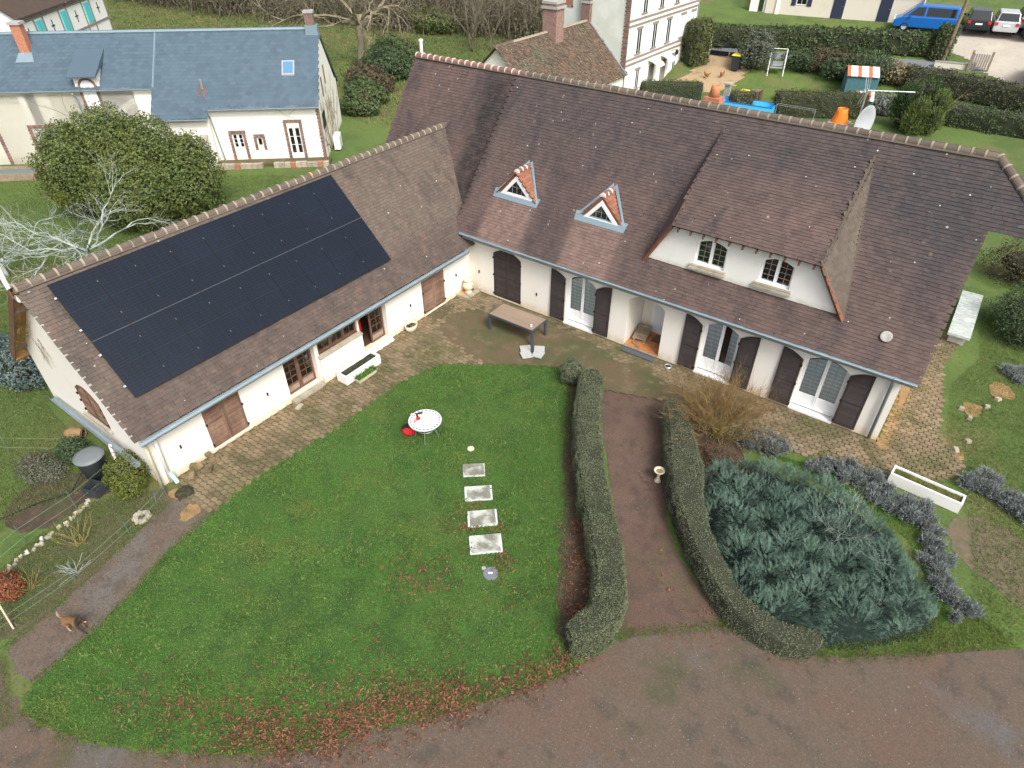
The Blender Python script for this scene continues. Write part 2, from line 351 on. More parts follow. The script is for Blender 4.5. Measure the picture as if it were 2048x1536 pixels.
m_dead = M('fallen leaf', None, .8, ramp=[(.06, .028, .018), (.12, .05, .028), (.18, .075, .04), (.25, .13, .07)])
m_hedge = M('clipped hedge leaf', None, .6, [('n', .45, .62, .74, (.15, .085, .06), .6), ('n', 1.1, .45, .7, (.09, .115, .06), .5)], ramp=[(.085, .105, .055), (.14, .17, .095), (.19, .215, .125), (.27, .28, .18)], trans=.25)
m_hedge2 = M('dark hedge leaf', None, .6, [('n', .5, .5, .7, (.1, .085, .05), .55)], ramp=[(.075, .1, .066), (.125, .155, .095), (.165, .175, .105), (.23, .215, .15)], trans=.15)
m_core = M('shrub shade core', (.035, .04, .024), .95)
m_jun = M('juniper spray', None, .75, [('n', .8, .45, .65, (.06, .12, .095), .45), ('n', 1.3, .58, .7, (.11, .14, .07), .5), ('n', .9, .64, .74, (.16, .13, .09), .6)], ramp=[(.042, .095, .068), (.085, .16, .118), (.145, .23, .175), (.3, .4, .32)], trans=.2)
m_lav = M('blue grey foliage', None, .75, [('n', 1.2, .5, .7, (.2, .23, .23), .4)], ramp=[(.14, .165, .155), (.23, .265, .255), (.36, .39, .375)], trans=.25)
m_ever = M('evergreen leaf', None, .55, [('n', .5, .45, .62, (.16, .17, .045), .5), ('n', .9, .6, .72, (.04, .07, .025), .4)], ramp=[(.04, .07, .022), (.08, .125, .034), (.13, .175, .048), (.2, .22, .075)], trans=.2)
m_ivy = M('dark leaf', None, .55, ramp=[(.03, .055, .026), (.055, .095, .04), (.095, .135, .062)], trans=.2)
m_yel = M('yellow green leaf', None, .6, ramp=[(.06, .1, .02), (.12, .15, .03), (.2, .19, .04)], trans=.2)
m_con = M('conifer leaf', None, .65, ramp=[(.028, .06, .022), (.05, .1, .03), (.09, .145, .04)], trans=.15)
m_bh = M('boundary hedge leaf', None, .65, [('n', .3, .5, .65, (.1, .1, .045), .5)], ramp=[(.045, .075, .03), (.08, .125, .045), (.12, .16, .065)], trans=.2)
m_brn = M('brown shrub leaf', None, .7, ramp=[(.06, .045, .03), (.1, .075, .045), (.13, .115, .06)], trans=.15)
m_twig = M('russet twig', None, .8, ramp=[(.13, .065, .035), (.2, .12, .05), (.24, .17, .06)])
m_twigy = M('mossy yellow twig', None, .8, ramp=[(.17, .13, .04), (.24, .2, .07), (.3, .24, .09)])
m_grey = M('lichened bark', (.36, .4, .37), .9, [('n', 6, .45, .7, (.17, .2, .17), .6)])
m_bark = M('brown bark', (.14, .115, .085), .9, [('n', 5, .45, .7, (.2, .18, .13), .6)])
m_scrub = M('winter twig haze', None, .9, ramp=[(.11, .09, .065), (.16, .135, .1), (.2, .18, .13)])
m_slate = M('slate roof', (.065, .095, .122), .6, [('n', .8, .4, .65, (.15, .21, .265), .7), ('w', 1.9, 1.2, (.09, .14, .19), .35, 'DIAGONAL', 2.), ('n', 9, .5, .75, (.1, .14, .18), .45), ('n', 2.5, .6, .75, (.17, .22, .25), .4)], bump=(9, .3, .02))
m_slate2 = M('slate piece', None, .5, [('n', .8, .4, .65, (.088, .13, .168), .5)], ramp=[(.066, .1, .13), (.076, .114, .148), (.086, .126, .162)])
m_mossroof = M('mossy old tile roof', (.11, .08, .06), .95, [('n', .8, .45, .68, (.15, .092, .058), .6), ('n', 5, .5, .7, (.1, .09, .055), .7), ('s', 4., .2, .22, (.42, .4, .33), .7), ('n', .5, .5, .68, (.09, .095, .06), .6), ('s', 2.4, .2, .12, (.2, .2, .17), .7)], bump=(14, .9, .04), isl=.25)
m_brick = M('purple brick', (.2, .12, .1), .9, [('n', 14, .45, .65, (.34, .27, .24), .6), ('n', 4, .5, .7, (.13, .08, .075), .5)], isl=.22)
m_brickr = M('red brick', (.36, .15, .09), .9, [('n', 10, .45, .65, (.45, .24, .16), .6)], isl=.15)
m_limew = M('limewash', (.82, .8, .73), .9, [('n', .6, .52, .75, (.74, .73, .68), .5), ('n', 2, .62, .8, (.6, .61, .58), .4), ('z', 2, .1, .8, (.6, .56, .45), .5)], bump=(20, .25, .02))
m_timber = M('grey timber', (.26, .23, .21), .9, [('n', 6, .45, .7, (.18, .16, .14), .5)])
m_turq = M('turquoise paint', (.12, .55, .58), .5)
m_pot = M('clay pot', (.48, .21, .1), .75, [('n', 5, .45, .7, (.42, .15, .05), .5)])
m_potp = M('pale glazed pot', (.62, .58, .44), .7, [('n', 5, .45, .7, (.5, .45, .3), .6)])
m_conc = M('concrete', (.36, .35, .33), .9, [('n', 4, .45, .7, (.26, .255, .23), .7), ('n', 1.5, .5, .7, (.46, .46, .43), .5)], bump=(40, .4, .01))
m_slabm = M('stained white slab', (.47, .49, .44), .9, [('n', 1.9, .42, .6, (.15, .145, .115), .9), ('n', 9, .5, .7, (.3, .31, .27), .5)], bump=(40, .4, .01))
m_slabrim = M('white slab rim', (.58, .63, .6), .8, [('n', 9, .58, .64, (.05, .09, .09), .9)])
m_manh = M('slate coloured cover', (.16, .175, .21), .7, [('n', 8, .45, .7, (.12, .13, .16), .5)])
m_taupe = M('taupe composite top', (.27, .2, .145), .6, [('n', 1.2, .4, .7, (.3, .23, .17), .6)], isl=.05)
m_anth = M('anthracite metal', (.055, .065, .085), .5)
m_blue = M('blue car paint', (.012, .12, .42), .25, spec=.6)
m_carb = M('black car paint', (.02, .024, .028), .2, spec=.6)
m_carn = M('navy car paint', (.015, .022, .05), .2, spec=.6)
m_cars = M('silver car paint', (.55, .58, .6), .3, metal=.3, spec=.6)
m_tyre = M('tyre rubber', (.02, .02, .02), .8)
m_rim = M('wheel rim', (.6, .6, .6), .4, metal=.4)
m_red = M('red plastic', (.55, .025, .02), .4)
m_redf = M('red fabric', (.5, .02, .025), .8)
m_blk = M('black fabric', (.018, .018, .02), .85)
m_yellow = M('yellow plastic', (.75, .6, .05), .5)
m_bluep = M('blue plastic', (.03, .12, .5), .4)
m_pool = M('blue pool liner', (.08, .5, .85), .35)
m_rust = M('rusty white sheet', (.6, .6, .6), .6, [('w', .9, 1.0, (.38, .12, .05), 1., 'X', 1.)])
m_teal = M('teal boards', (.06, .16, .18), .8, [('n', 5, .45, .7, (.09, .2, .21), .6)])
m_bin = M('dark bin plastic', (.04, .045, .05), .5)
m_limb = M('galvanised steel', (.5, .52, .54), .4, metal=.7)
m_cream = M('cream wall', (.62, .58, .5), .9, [('n', 1, .5, .7, (.56, .52, .44), .5)])
m_navy = M('dark blue joinery', (.025, .032, .06), .6)
m_asph = M('pale street surface', (.4, .36, .3), .95, [('n', .5, .45, .65, (.46, .42, .35), .7), ('n', 3, .5, .7, (.32, .29, .24), .5)])
m_gree = M('plastic tarp grey green', (.13, .17, .16), .7)
# ================================================================== the ground
def plane(name, x0, y0, x1, y1, z, mat, **p):
    return MB().quad((x0, y0, z), (x1, y0, z), (x1, y1, z), (x0, y1, z)).obj(name, mat, **p)
plane('ground', -900, -900, 900, 900, 0, m_grassd, kind='structure')
LAWN = [(2.72, -5.16), (4.49, -3.9), (6.5, -2.62), (7.3, -3.4), (8.5, -5.6), (9.6, -7.4), (10.5, -8.9), (11.25, -10.3), (12.0, -11.6), (12.75, -12.1), (12.09, -13.11), (11.09, -14.51), (9.68, -16.11), (8.77, -17.20),
        (7.42, -18.18), (6.07, -19.03), (4.75, -19.62), (3.71, -19.86), (3.16, -19.5), (3.06, -18.79), (2.78, -17.19), (2.33, -15.84), (2.1, -14.32), (1.95, -12.51), (2.15, -10.42), (2.24, -8.25), (2.3, -6.53)]
TERR = [(0, -13.9), (0, 0), (16.7, 0), (16.7, 8), (18.0, 8), (17.7, 5.6), (18.0, 3.5), (18.2, 1.7), (19.1, .4), (18.8, -.6), (17.4, -1.5), (16.3, -1.95), (13.7, -2.1), (12, -2.25), (10.6, -2.1), (8.2, -2.95), (6.6, -2.5),
        (4.5, -3.8), (2.7, -5.05), (2.25, -6.5), (2.24, -8.2), (2.15, -10.4), (1.93, -12.5), (2.07, -14.3), (.7, -14.5)]
DRIVE = [(8.0, -2.7), (9.2, -2.35), (10.5, -2.0), (10.9, -3.6), (12.1, -5.95), (13.05, -7.5), (14.3, -8.5), (15.1, -9.05), (14.2, -9.9), (13.25, -10.75), (12.5, -9.2), (11.0, -7.1), (9.8, -5.4), (8.7, -3.8)]
ROAD = [(-14, -30), (-2, -22.6), (1.2, -20.0), (2.0, -19.72), (3.0, -19.95), (3.7, -19.95), (4.75, -19.7), (6.07, -19.1), (7.42, -18.25), (8.77, -17.25), (9.68, -16.15), (11.09, -14.55), (12.09, -13.15), (12.75, -12.1), (13.3, -10.9), (14.2, -9.95),
        (15.15, -9.15), (15.8, -8.95), (16.5, -8.95), (17.8, -8.15), (19.2, -7.0), (21.1, -5.5), (26, -2), (40, 6), (60, -10), (40, -40), (0, -50), (-20, -42)]
PATH = [(3.12, -19.5), (2.5, -19.6), (1.78, -19.42), (1.59, -18.21), (1.13, -16.29), (.8, -14.9), (.7, -14.3), (2.05, -14.2), (2.33, -15.84), (2.76, -17.19), (3.03, -18.79)]
BED = [(1.62, -18.4), (1.12, -16.3), (.72, -14.6), (.1, -14.55), (-.9, -15.9), (-1.05, -16.6), (-.9, -17.9), (-.5, -18.7), (.2, -19.9), (1.3, -19.7)]
sheet('lawn', LAWN, .012, m_lawn, .03, kind='structure')
sheet('gravel_road', ROAD, .006, m_gravel, .04, kind='structure')
sheet('driveway', DRIVE, .010, m_drive, .02, kind='structure')
sheet('garden_path', PATH, .016, m_path, .03, kind='structure')
sheet('flower_bed_soil', BED, .004, m_bed, .04, kind='structure')
sheet('hedge_bed_soil', [(6.6, -2.6), (7.5, -2.6), (8.4, -4.2), (9.8, -6.4), (11.2, -8.4), (12.3, -10.2), (12.6, -11.3), (12.1, -11.6), (11.2, -10.3), (10.4, -8.9), (9.5, -7.4), (8.4, -5.6), (7.2, -3.5)], .018, m_soil, .05, kind='structure')
sheet('shrub_bed_soil', [(11.2, -2.3), (13.0, -2.3), (13.6, -3.3), (15.3, -3.4), (17.0, -3.8), (18.3, -5), (18.7, -6.2), (17.3, -7.7), (15.9, -8.3), (14.5, -8.0), (13, -6.6), (11.9, -4.6)], .014, m_soil, .05, kind='structure')
sheet('vegetable_plot_soil', [(-2.3, -17.9), (-1.2, -17.3), (-1.3, -16.2), (-.9, -15.2), (-1.6, -14.9), (-2.6, -15.6), (-3.2, -16.9)], .005, m_soil, .06, kind='structure')
for k, (x, y, rx, ry) in enumerate([(16.85, 3.4, .16, 1.4), (16.8, -.05, .2, .3), (18.9, 3.6, .35, .45), (19.6, 5.2, .5, .5), (18.9, .75, .2, .2), (.65, -14.4, .35, .25), (1.55, -14.6, .3, .35)]):
    sheet('clay_patch', [(x + rx * math.cos(a) * rnd.uniform(.7, 1.2), y + ry * math.sin(a) * rnd.uniform(.7, 1.2)) for a in [i * .7 for i in range(9)]], .043 if x < 18 else .02, m_clay, .03, .1, kind='structure')
sheet('bare_earth', [(19.0, -2.4), (19.8, -1.6), (20.8, -1.9), (21.5, -3.2), (20.9, -4.3), (20.0, -3.8), (19.5, -3.6)], .008, M('trodden earth', (.14, .11, .075), .95, [('n', 2, .45, .65, (.09, .1, .04), .8), ('n', 8, .5, .7, (.19, .15, .1), .6)], bump=(25, .8, .02)), .07, kind='structure')

# ------------------------------------------------------------------ terrace of interlocking pavers
terr = thing('terrace', 'paved terrace of interlocking grey brown pavers along the house', 'terrace'); terr['kind'] = 'structure'; del terr['category']
sheet('paving_bed', TERR, .008, m_joint, .02, .3, smooth=False, parent=terr)
PW, PH = .225, .165            # pitch along X and Y of the elongated hexagons
hw, hh = PW / 2 - .009, PH / 2 - .007
hexv = [(-hw, -hh * .45), (-hw * .5, -hh * 1.12), (hw * .5, -hh * .92), (hw, -hh * .45), (hw, hh * .45), (hw * .5, hh * 1.12), (-hw * .5, hh * .92), (-hw, hh * .45)]
pv = [(x * .95, y * .95, .035) for x, y in hexv] + [(x, y, .027) for x, y in hexv] + [(x, y, .0) for x, y in hexv]
pf_top = [tuple(range(8))]
pf_side = [(i, 8 + i, 8 + (i + 1) % 8, (i + 1) % 8) for i in range(8)] + [(8 + i, 16 + i, 16 + (i + 1) % 8, 8 + (i + 1) % 8) for i in range(8)]
pq = [(0, 1, 2, 3), (0, 3, 4, 7), (4, 5, 6, 7)] + pf_side
gx, gy = np.meshgrid(np.arange(0, 19.5, PW), np.arange(-14.4, 8, PH)); row = np.round((gy + 14.4) / PH).astype(int); gx = gx + (row % 2) * PW / 2
X, Y = gx.ravel(), gy.ravel(); keep = inpoly(X, Y, TERR) & (X > .06) & ~((Y > -.06) & (X < 16.7)); X, Y = X[keep], Y[keep]
RIGHT = X > 12.2
cover = np.clip((1 - np.hypot((X - 5.4) / 6.6, (Y + 2.5) / 2.5)) * 1.4, 0, 1)           # silted middle of the courtyard
keep = (vnoise(X, Y, .8, 3) * .35 + .05 > cover - .25) | RIGHT; X, Y = X[keep], Y[keep]
Zp = RNG.normal(.006, .004, len(X)); dist = np.hypot(np.hypot(X - CAM[0], Y - CAM[1]), 14.3)
scr = dist + np.where((X > 10) & (X < 13.5) & (Y < -1), 50, 0)
order = np.argsort(scr); near, rest = order[:300], order[300:]
pav_me = []
for k in range(4):
    mb = MB().add([(x * (1 + rnd.uniform(-.03, .03)), y * (1 + rnd.uniform(-.03, .03)), z) for x, y, z in pv], pq)
    o = mb.obj('paver', m_paver, terr); pav_me.append(o.data); i = near[k]; o.location = (X[i], Y[i], Zp[i])
for n_, i in enumerate(near[4:]):
    o = D.objects.new('paver', pav_me[n_ % 4]); COL.objects.link(o); o.parent = terr; o.location = (X[i], Y[i], Zp[i]); o.rotation_euler = (rnd.gauss(0, .01), rnd.gauss(0, .01), rnd.gauss(0, .012))
n = len(rest); A = RNG.normal(0, .012, n); Rm = np.zeros((n, 3, 3)); Rm[:, 0, 0] = Rm[:, 1, 1] = np.cos(A); Rm[:, 0, 1] = -np.sin(A); Rm[:, 1, 0] = np.sin(A); Rm[:, 2, 2] = 1
V, F = inst(pv, pq, np.stack([X[rest], Y[rest], Zp[rest]], 1), Rm, np.ones(n))
npobj('pavers', V, F, m_paver, terr, kind='stuff')
# silt and moss that has crept over the middle of the paving: an uneven skin
gx = np.arange(.3, 13.2, .12); gy = np.arange(-5.3, -.1, .12); XX, YY = np.meshgrid(gx, gy)
cv = np.clip((1 - np.hypot((XX - 5.4) / 6.6, (YY + 2.5) / 2.5)) * 1.7, -.5, 1)
drv = np.clip((1 - np.hypot((XX - 9.6) / 2.4, (YY + 1.9) / 1.0)) * 1.5, -.5, 1)
ZZ = .012 + .05 * np.clip(np.maximum(cv, drv) + (vnoise(XX, YY, .9, 3) - .5) * .7 + (vnoise(XX, YY, 4, 5) - .5) * .35, -.3, .62) + .006 * vnoise(XX, YY, 9, 1)
nx, ny = len(gx), len(gy); idx = np.arange(nx * ny).reshape(ny, nx)
F = np.stack([idx[:-1, :-1], idx[:-1, 1:], idx[1:, 1:], idx[1:, :-1]], -1).reshape(-1, 4)
cx = XX.ravel()[F].mean(1); cy = YY.ravel()[F].mean(1); F = F[inpoly(cx, cy, TERR)]
npobj('moss_skin', np.stack([XX, YY, ZZ], -1).reshape(-1, 3), F, m_moss, terr, smooth=True, kind='stuff')

# ================================================================== the farmhouse
H = thing('farmhouse', 'white rendered L-shaped house with brown tile roofs and dark brown shutters', 'house')
TM = lambda s, d, z: (s, d, z)             # front wall of the main range: runs along X, into the house is +Y
TW = lambda s, d, z: (-d, s, z)            # courtyard wall of the wing: runs along Y, into the house is -X

def arch(sa, sb, spring, rise, n=12):
    return [(sa + (sb - sa) * i / n, spring + rise * (1 - (2 * i / n - 1) ** 2)) for i in range(n + 1)]
def wall(T, s0, s1, z0, z1, ops, depth, mat, name='wall', parent=H):
    mb = MB(); cur = s0
    q = lambda a, b, c, d: mb.quad(T(a, 0, c), T(b, 0, c), T(b, 0, d), T(a, 0, d))
    for (sa, sb, za, spring, rise) in ops:
        q(cur, sa, z0, z1)
        if za > z0 + .001: q(sa, sb, z0, za)
        A = arch(sa, sb, spring, rise)
        for (p, z), (p2, z2) in zip(A[:-1], A[1:]): mb.quad(T(p, 0, z), T(p2, 0, z2), T(p2, 0, z1), T(p, 0, z1))
        loop = [(sa, za)] + A + [(sb, za), (sa, za)]
        for (p, z), (p2, z2) in zip(loop[:-1], loop[1:]): mb.quad(T(p, 0, z), T(p2, 0, z2), T(p2, depth, z2), T(p, depth, z))
        cur = sb
    q(cur, s1, z0, z1)
    return mb.obj(name, mat, parent)

SP, RI = 2.02, .26
OPM = [(1.30, 2.70, .04, 2.05, .27), (4.86, 6.16, .06, SP, RI), (7.54, 8.97, .0, 2.03, .28), (10.43, 11.71, .06, SP, RI), (13.84, 15.21, .06, SP, RI)]
wall(TM, 0, 16.62, -.1, 3.05, OPM, .28, m_render, 'front_wall')
OPW = [(-12.69, -11.41, .16, 2.07, 0), (-9.70, -8.42, .14, 2.12, 0), (-8.27, -6.43, 1.1, 2.12, 0), (-6.36, -4.98, .12, 2.12, 0), (-2.98, -1.66, .1, 2.07, 0)]
wall(TW, -14.45, 0, -.1, 2.42, OPW, .28, m_render, 'wing_wall')
mb = MB(); rz = lambda y: 2.66 + 1.13 * (y + .35)
mb.quad((16.62, 0, -.1), (16.62, 8.4, -.1), (16.62, 8.4, 2.9), (16.62, 4.2, 7.6), (16.62, 0, 2.9)); mb.obj('end_gable_wall', m_render, H)
mb = MB().quad((-5.7, 0, -.1), (-5.7, 8.4, -.1), (-5.7, 8.4, 2.4), (-5.7, 4.2, 7.5), (-5.7, 0, 2.1)); mb.quad((-5.7, 8.4, -.1), (16.62, 8.4, -.1), (16.62, 8.4, 3), (-5.7, 8.4, 3)); mb.obj('rear_wall', m_render, H)
# wing gable with its shuttered window
TG = lambda s, d, z: (s, -14.45 + d, z)
mb = MB(); gops = (-3.6, -2.18, 1.08, 2.05, .35); A = arch(*gops[:2], *gops[3:])
zr = lambda x: 2.2 - 1.0 * (x - .34) if x > -3.19 else 5.73 + (x + 3.19)
mb.quad(TG(-6.4, 0, -.6), TG(gops[0], 0, -.6), TG(gops[0], 0, zr(gops[0]) - .06), TG(-6.4, 0, zr(-6.4) - .06)); mb.quad(TG(gops[1], 0, -.6), TG(0, 0, -.6), TG(0, 0, zr(0) - .06), TG(gops[1], 0, zr(gops[1]) - .06))
mb.quad(TG(gops[0], 0, -.6), TG(gops[1], 0, -.6), TG(gops[1], 0, gops[2]), TG(gops[0], 0, gops[2]))
for (p, z), (p2, z2) in zip(A[:-1], A[1:]): mb.quad(TG(p, 0, z), TG(p2, 0, z2), TG(p2, 0, zr(p2) - .06), TG(p, 0, zr(p) - .06))
loop = [(gops[0], gops[2])] + A + [(gops[1], gops[2]), (gops[0], gops[2])]
for (p, z), (p2, z2) in zip(loop[:-1], loop[1:]): mb.quad(TG(p, 0, z), TG(p2, 0, z2), TG(p2, .1, z2), TG(p, .1, z))
mb.obj('wing_gable_wall', m_render, H)
MB().quad((-6.4, -14.45, -.6), (-6.4, 3, -.6), (-6.4, 3, 2.4), (-6.4, -14.45, 2.4)).obj('wing_rear_wall', m_render, H)

# ------------------------------------------------------------------ roof decks and tiles
def deck(pts, mat=m_deck, name='roof_deck', parent=H):
    return MB().quad(*pts).obj(name, mat, parent)
S_M, S_L, S_W = 1.13, 1.30, 1.0
ZE, YR, ZR = 2.70, 4.2, 2.70 + 1.13 * 4.55
zm = lambda y: ZE + S_M * (y + .35)
zl = lambda y: ZR - .01 - S_L * (YR - y)
zw = lambda x: 2.17 - S_W * (x - .34)
XW = -3.19; ZW = zw(XW)
deck([(-.42, -.37, zm(-.37)), (16.93, -.37, zm(-.37)), (16.93, 2.8, zm(2.8)), (18.65, 2.8, zm(2.8)), (16.5, YR, ZR), (-.42, YR, ZR)])
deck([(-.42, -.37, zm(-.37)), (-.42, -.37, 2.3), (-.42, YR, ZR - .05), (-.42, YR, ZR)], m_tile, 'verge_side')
deck([(-5.95, -.1, zl(-.1)), (-.42, -.1, zl(-.1)), (-.42, YR, ZR - .01), (-5.95, YR, ZR - .01)])
deck([(-5.95, YR, ZR - .01), (16.5, YR, ZR), (18.65, 5.6, zm(2.8)), (16.93, 5.6, zm(2.8)), (16.93, 8.8, zm(-.4)), (-5.95, 8.8, zm(-.4))], m_tile, 'rear_roof')
deck([(16.5, YR, ZR), (18.65, 2.8, zm(2.8)), (18.65, 5.6, zm(2.8))], m_tile, 'hip_end')
deck([(.36, -14.65, zw(.36)), (.36, 3, zw(.36)), (XW, 3, ZW), (XW, -14.65, ZW)])
deck([(XW, -14.65, ZW), (XW, 3, ZW), (-6.75, 3, ZW - 3.56), (-6.75, -14.65, ZW - 3.56)], m_tilew, 'wing_rear_roof')
tw, tg, tl = .17, .122, .2
tv = [(-tw / 2 + .0006, 0, 0), (tw / 2 - .0006, 0, 0), (tw / 2 - .0006, 0, .034), (-tw / 2 + .0006, 0, .034), (-tw / 2 + .0006, tl, -.006), (tw / 2 - .0006, tl, -.006), (tw / 2 - .0006, tl, .008), (-tw / 2 + .0006, tl, .008)]
tf = [(0, 1, 2, 3), (3, 2, 6, 7), (0, 3, 7, 4), (1, 5, 6, 2)]
TILES = []
def tiles(o, u, s, poly, mat, off=.012):
    o, u, s = (np.array(t, float) for t in (o, u, s)); u /= np.linalg.norm(u); s /= np.linalg.norm(s); n = np.cross(u, s)
    if n[2] < 0: n = -n
    P2 = np.array(poly); lo, hi = P2.min(0), P2.max(0)
    a, b = np.meshgrid(np.arange(lo[0] - tw, hi[0] + tw, tw), np.arange(lo[1], hi[1], tg)); r = np.round((b - lo[1]) / tg).astype(int)
    a = a + (r % 2) * tw / 2; a, b = a.ravel(), b.ravel(); k = inpoly(a, b + .05, poly); a, b = a[k], b[k]
    a = a + RNG.normal(0, .004, len(a)); b = b + RNG.normal(0, .004, len(b))
    sag = (vnoise(a, b, .35, 2) - .5) * .03
    P = o + a[:, None] * u + b[:, None] * s + (off + sag)[:, None] * n
    ang = RNG.normal(0, .008, len(a)); ca, sa = np.cos(ang), np.sin(ang)
    U = ca[:, None] * u + sa[:, None] * s; Sx = -sa[:, None] * u + ca[:, None] * s; Nn = np.broadcast_to(n, U.shape)
    TILES.append((P, np.stack([U, Sx, Nn], 2), np.stack([np.ones(len(a)), np.ones(len(a)), RNG.uniform(.93, 1.1, len(a))], 1), mat))
k = math.hypot(1, S_M)
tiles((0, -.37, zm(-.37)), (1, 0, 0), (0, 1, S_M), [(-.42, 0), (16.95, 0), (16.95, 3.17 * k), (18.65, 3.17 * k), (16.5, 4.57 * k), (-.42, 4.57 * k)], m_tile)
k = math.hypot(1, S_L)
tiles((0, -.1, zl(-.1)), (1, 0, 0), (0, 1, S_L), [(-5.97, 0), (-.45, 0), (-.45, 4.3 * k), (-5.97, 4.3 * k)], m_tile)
k = math.hypot(1, S_W)
tiles((.36, 0, zw(.36)), (0, 1, 0), (-1, 0, S_W), [(-14.68, 0), (.3, 0), (2.9, 3.55 * k), (-14.68, 3.55 * k)], m_tilew)
# big dormer
DE, DT = (.10, 5.14), (3.72, zm(3.72) + .02)
deck([(8.68, DE[0], DE[1]), (13.42, DE[0], DE[1]), (13.38, DT[0], DT[1]), (8.56, DT[0], DT[1])])
ds = (DT[1] - DE[1]) / (DT[0] - DE[0]); k = math.hypot(1, ds)
tiles((0, DE[0], DE[1]), (1, 0, 0), (0, 1, ds), [(8.66, 0), (13.45, 0), (13.4, 3.62 * k), (8.55, 3.62 * k)], m_tile)
def tri_tiles(a, b, c, mat):
    """cheek: rows run horizontally; a,b lower points, c top"""
    a, b, c = (Vector(t) for t in (a, b, c)); nrm = (b - a).cross(c - a).normalized()
    if nrm.z < 0: nrm = -nrm
    u = Vector((0, 0, 1)).cross(nrm).normalized(); s = nrm.cross(u).normalized()
    if s.z < 0: s = -s
    o = min((a, b, c), key=lambda p: p.z)
    tiles(o, u, s, [((p - o).dot(u), (p - o).dot(s)) for p in (a, b, c)], mat, .015)
    deck([a, b, c], m_deck, 'cheek_deck')
tri_tiles((13.42, .12, 5.12), (14.45, .36, zm(.36)), (13.38, 3.74, zm(3.74)), m_cheek)
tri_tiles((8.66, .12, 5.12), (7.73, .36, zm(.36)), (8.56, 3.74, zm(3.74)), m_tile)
for pa, pb, m_ in (((13.43, .1, 5.15), (13.38, 3.76, zm(3.76) + .03), m_cheek), ((14.47, .34, zm(.34) + .02), (13.39, 3.76, zm(3.76) + .02), m_cheek), ((8.67, .1, 5.15), (8.56, 3.74, zm(3.74) + .03), m_tile)): MB().tube([pa, pb], .045, 6).obj('verge_mortar', m_, H)
# tiles of the two little triangular dormers go in with the rest
DORM = [(1.80, 4.21, .84), (5.585, 4.15, .84)]
for cx, zb, hwid in DORM:
    za = zb + .98; yb = (za - 2.7) / 1.13 - .35
    for sg in (-1, 1):
        foot = (cx + sg * (hwid + .1), .94, zb - .02); foot2 = (cx + sg * (hwid + .12), (zb - 2.7) / 1.13 - .35, zb - .02)
        a, b, c, d = Vector((cx, .94, za)), Vector((cx, yb, za)), Vector(foot2), Vector(foot)
        deck([a, b, c, d], m_deck, 'little_dormer_deck')
        u = Vector((0, 1, 0)); s = (a - d).normalized()
        tiles(d, u, s, [(0, 0), ((c - d).dot(u), 0), ((b - d).dot(u), (b - d).dot(s)), (0, (a - d).dot(s))], m_newtile, .01)
allP = np.concatenate([t[0] for t in TILES]); dist = np.linalg.norm(allP - np.array(CAM), axis=1)
thr = np.sort(dist)[300]
tme = {}
for mt in (m_tile, m_tilew, m_cheek, m_newtile):
    Vs, Fs, cnt = [], [], 0
    for P, Rm, S, m_ in TILES:
        if m_ is not mt: continue
        nearm = np.linalg.norm(P - np.array(CAM), axis=1) < thr
        for i in np.nonzero(nearm)[0]:
            if mt not in tme: o = MB().add(tv, tf).obj('roof_tile', mt, H); tme[mt] = o.data
            else: o = D.objects.new('roof_tile', tme[mt]); COL.objects.link(o); o.parent = H
            o.matrix_local = Matrix.Translation(P[i]) @ Matrix(Rm[i].tolist()).to_4x4()
        V, F = inst(tv, tf, P[~nearm], Rm[~nearm], S[~nearm]); Vs.append(V); Fs.append(F + cnt); cnt += len(V)
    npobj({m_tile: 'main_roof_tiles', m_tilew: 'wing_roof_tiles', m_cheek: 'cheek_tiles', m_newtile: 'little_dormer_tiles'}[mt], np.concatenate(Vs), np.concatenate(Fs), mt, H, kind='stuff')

# ------------------------------------------------------------------ ridge tiles with mortar collars
def half(r, L, n=8, t=0.):
    mb = MB(); pr = [(r * math.cos(math.pi * (i / n) * 1.1 - .05 * math.pi), r * math.sin(math.pi * (i / n) * 1.1 - .05 * math.pi)) for i in range(n + 1)]
    vs = [(0, y, z) for y, z in pr] + [(L, y * 1.06, z * 1.06) for y, z in pr]
    mb.add(vs, [(i, i + 1, n + 2 + i, n + 1 + i) for i in range(n)]); mb.add(vs, [tuple(range(n + 1)), tuple(range(n + 1, 2 * n + 2))]); return mb
rid_me = {}
def ridge(p0, p1, r=.125, step=.35, newer=lambda t: False):
    p0, p1 = Vector(p0), Vector(p1); n = max(1, int(round((p1 - p0).length / step))); d = (p1 - p0) / n; rot = Matrix((d.normalized(), Vector((0, 0, 1)).cross(d).normalized(), d.cross(Vector((0, 0, 1)).cross(d)).normalized())).transposed().to_4x4()
    for i in range(n):
        nw = newer((p0 + d * i)); key = ('n' if nw else 'o', r)
        if key not in rid_me:
            a = half(r, .36).obj('ridge_tile', m_ridgenew if nw else m_ridge, H); b = half(r * 1.13, .055).obj('mortar_collar', m_mortarw if nw else m_mortar, H); rid_me[key] = (a.data, b.data); pa = (a, b)
        else:
            pa = tuple(link(D.objects.new(nm, me), H) for nm, me in zip(('ridge_tile', 'mortar_collar'), rid_me[key]))
        for o, off in ((pa[0], 0), (pa[1], -.03)):
            o.matrix_local = Matrix.Translation(p0 + d * i + d.normalized() * off + Vector((0, 0, -.01 + rnd.gauss(0, .006)))) @ rot @ Matrix.Rotation(rnd.gauss(0, .02), 4, 'Z')
ridge((-5.97, YR, ZR + .0), (16.5, YR, ZR + .0), newer=lambda p: p.x < -.3)
ridge((16.5, YR, ZR), (18.6, 2.85, zm(2.85)), step=.35)
ridge((XW, -14.7, ZW), (XW, 2.6, ZW))
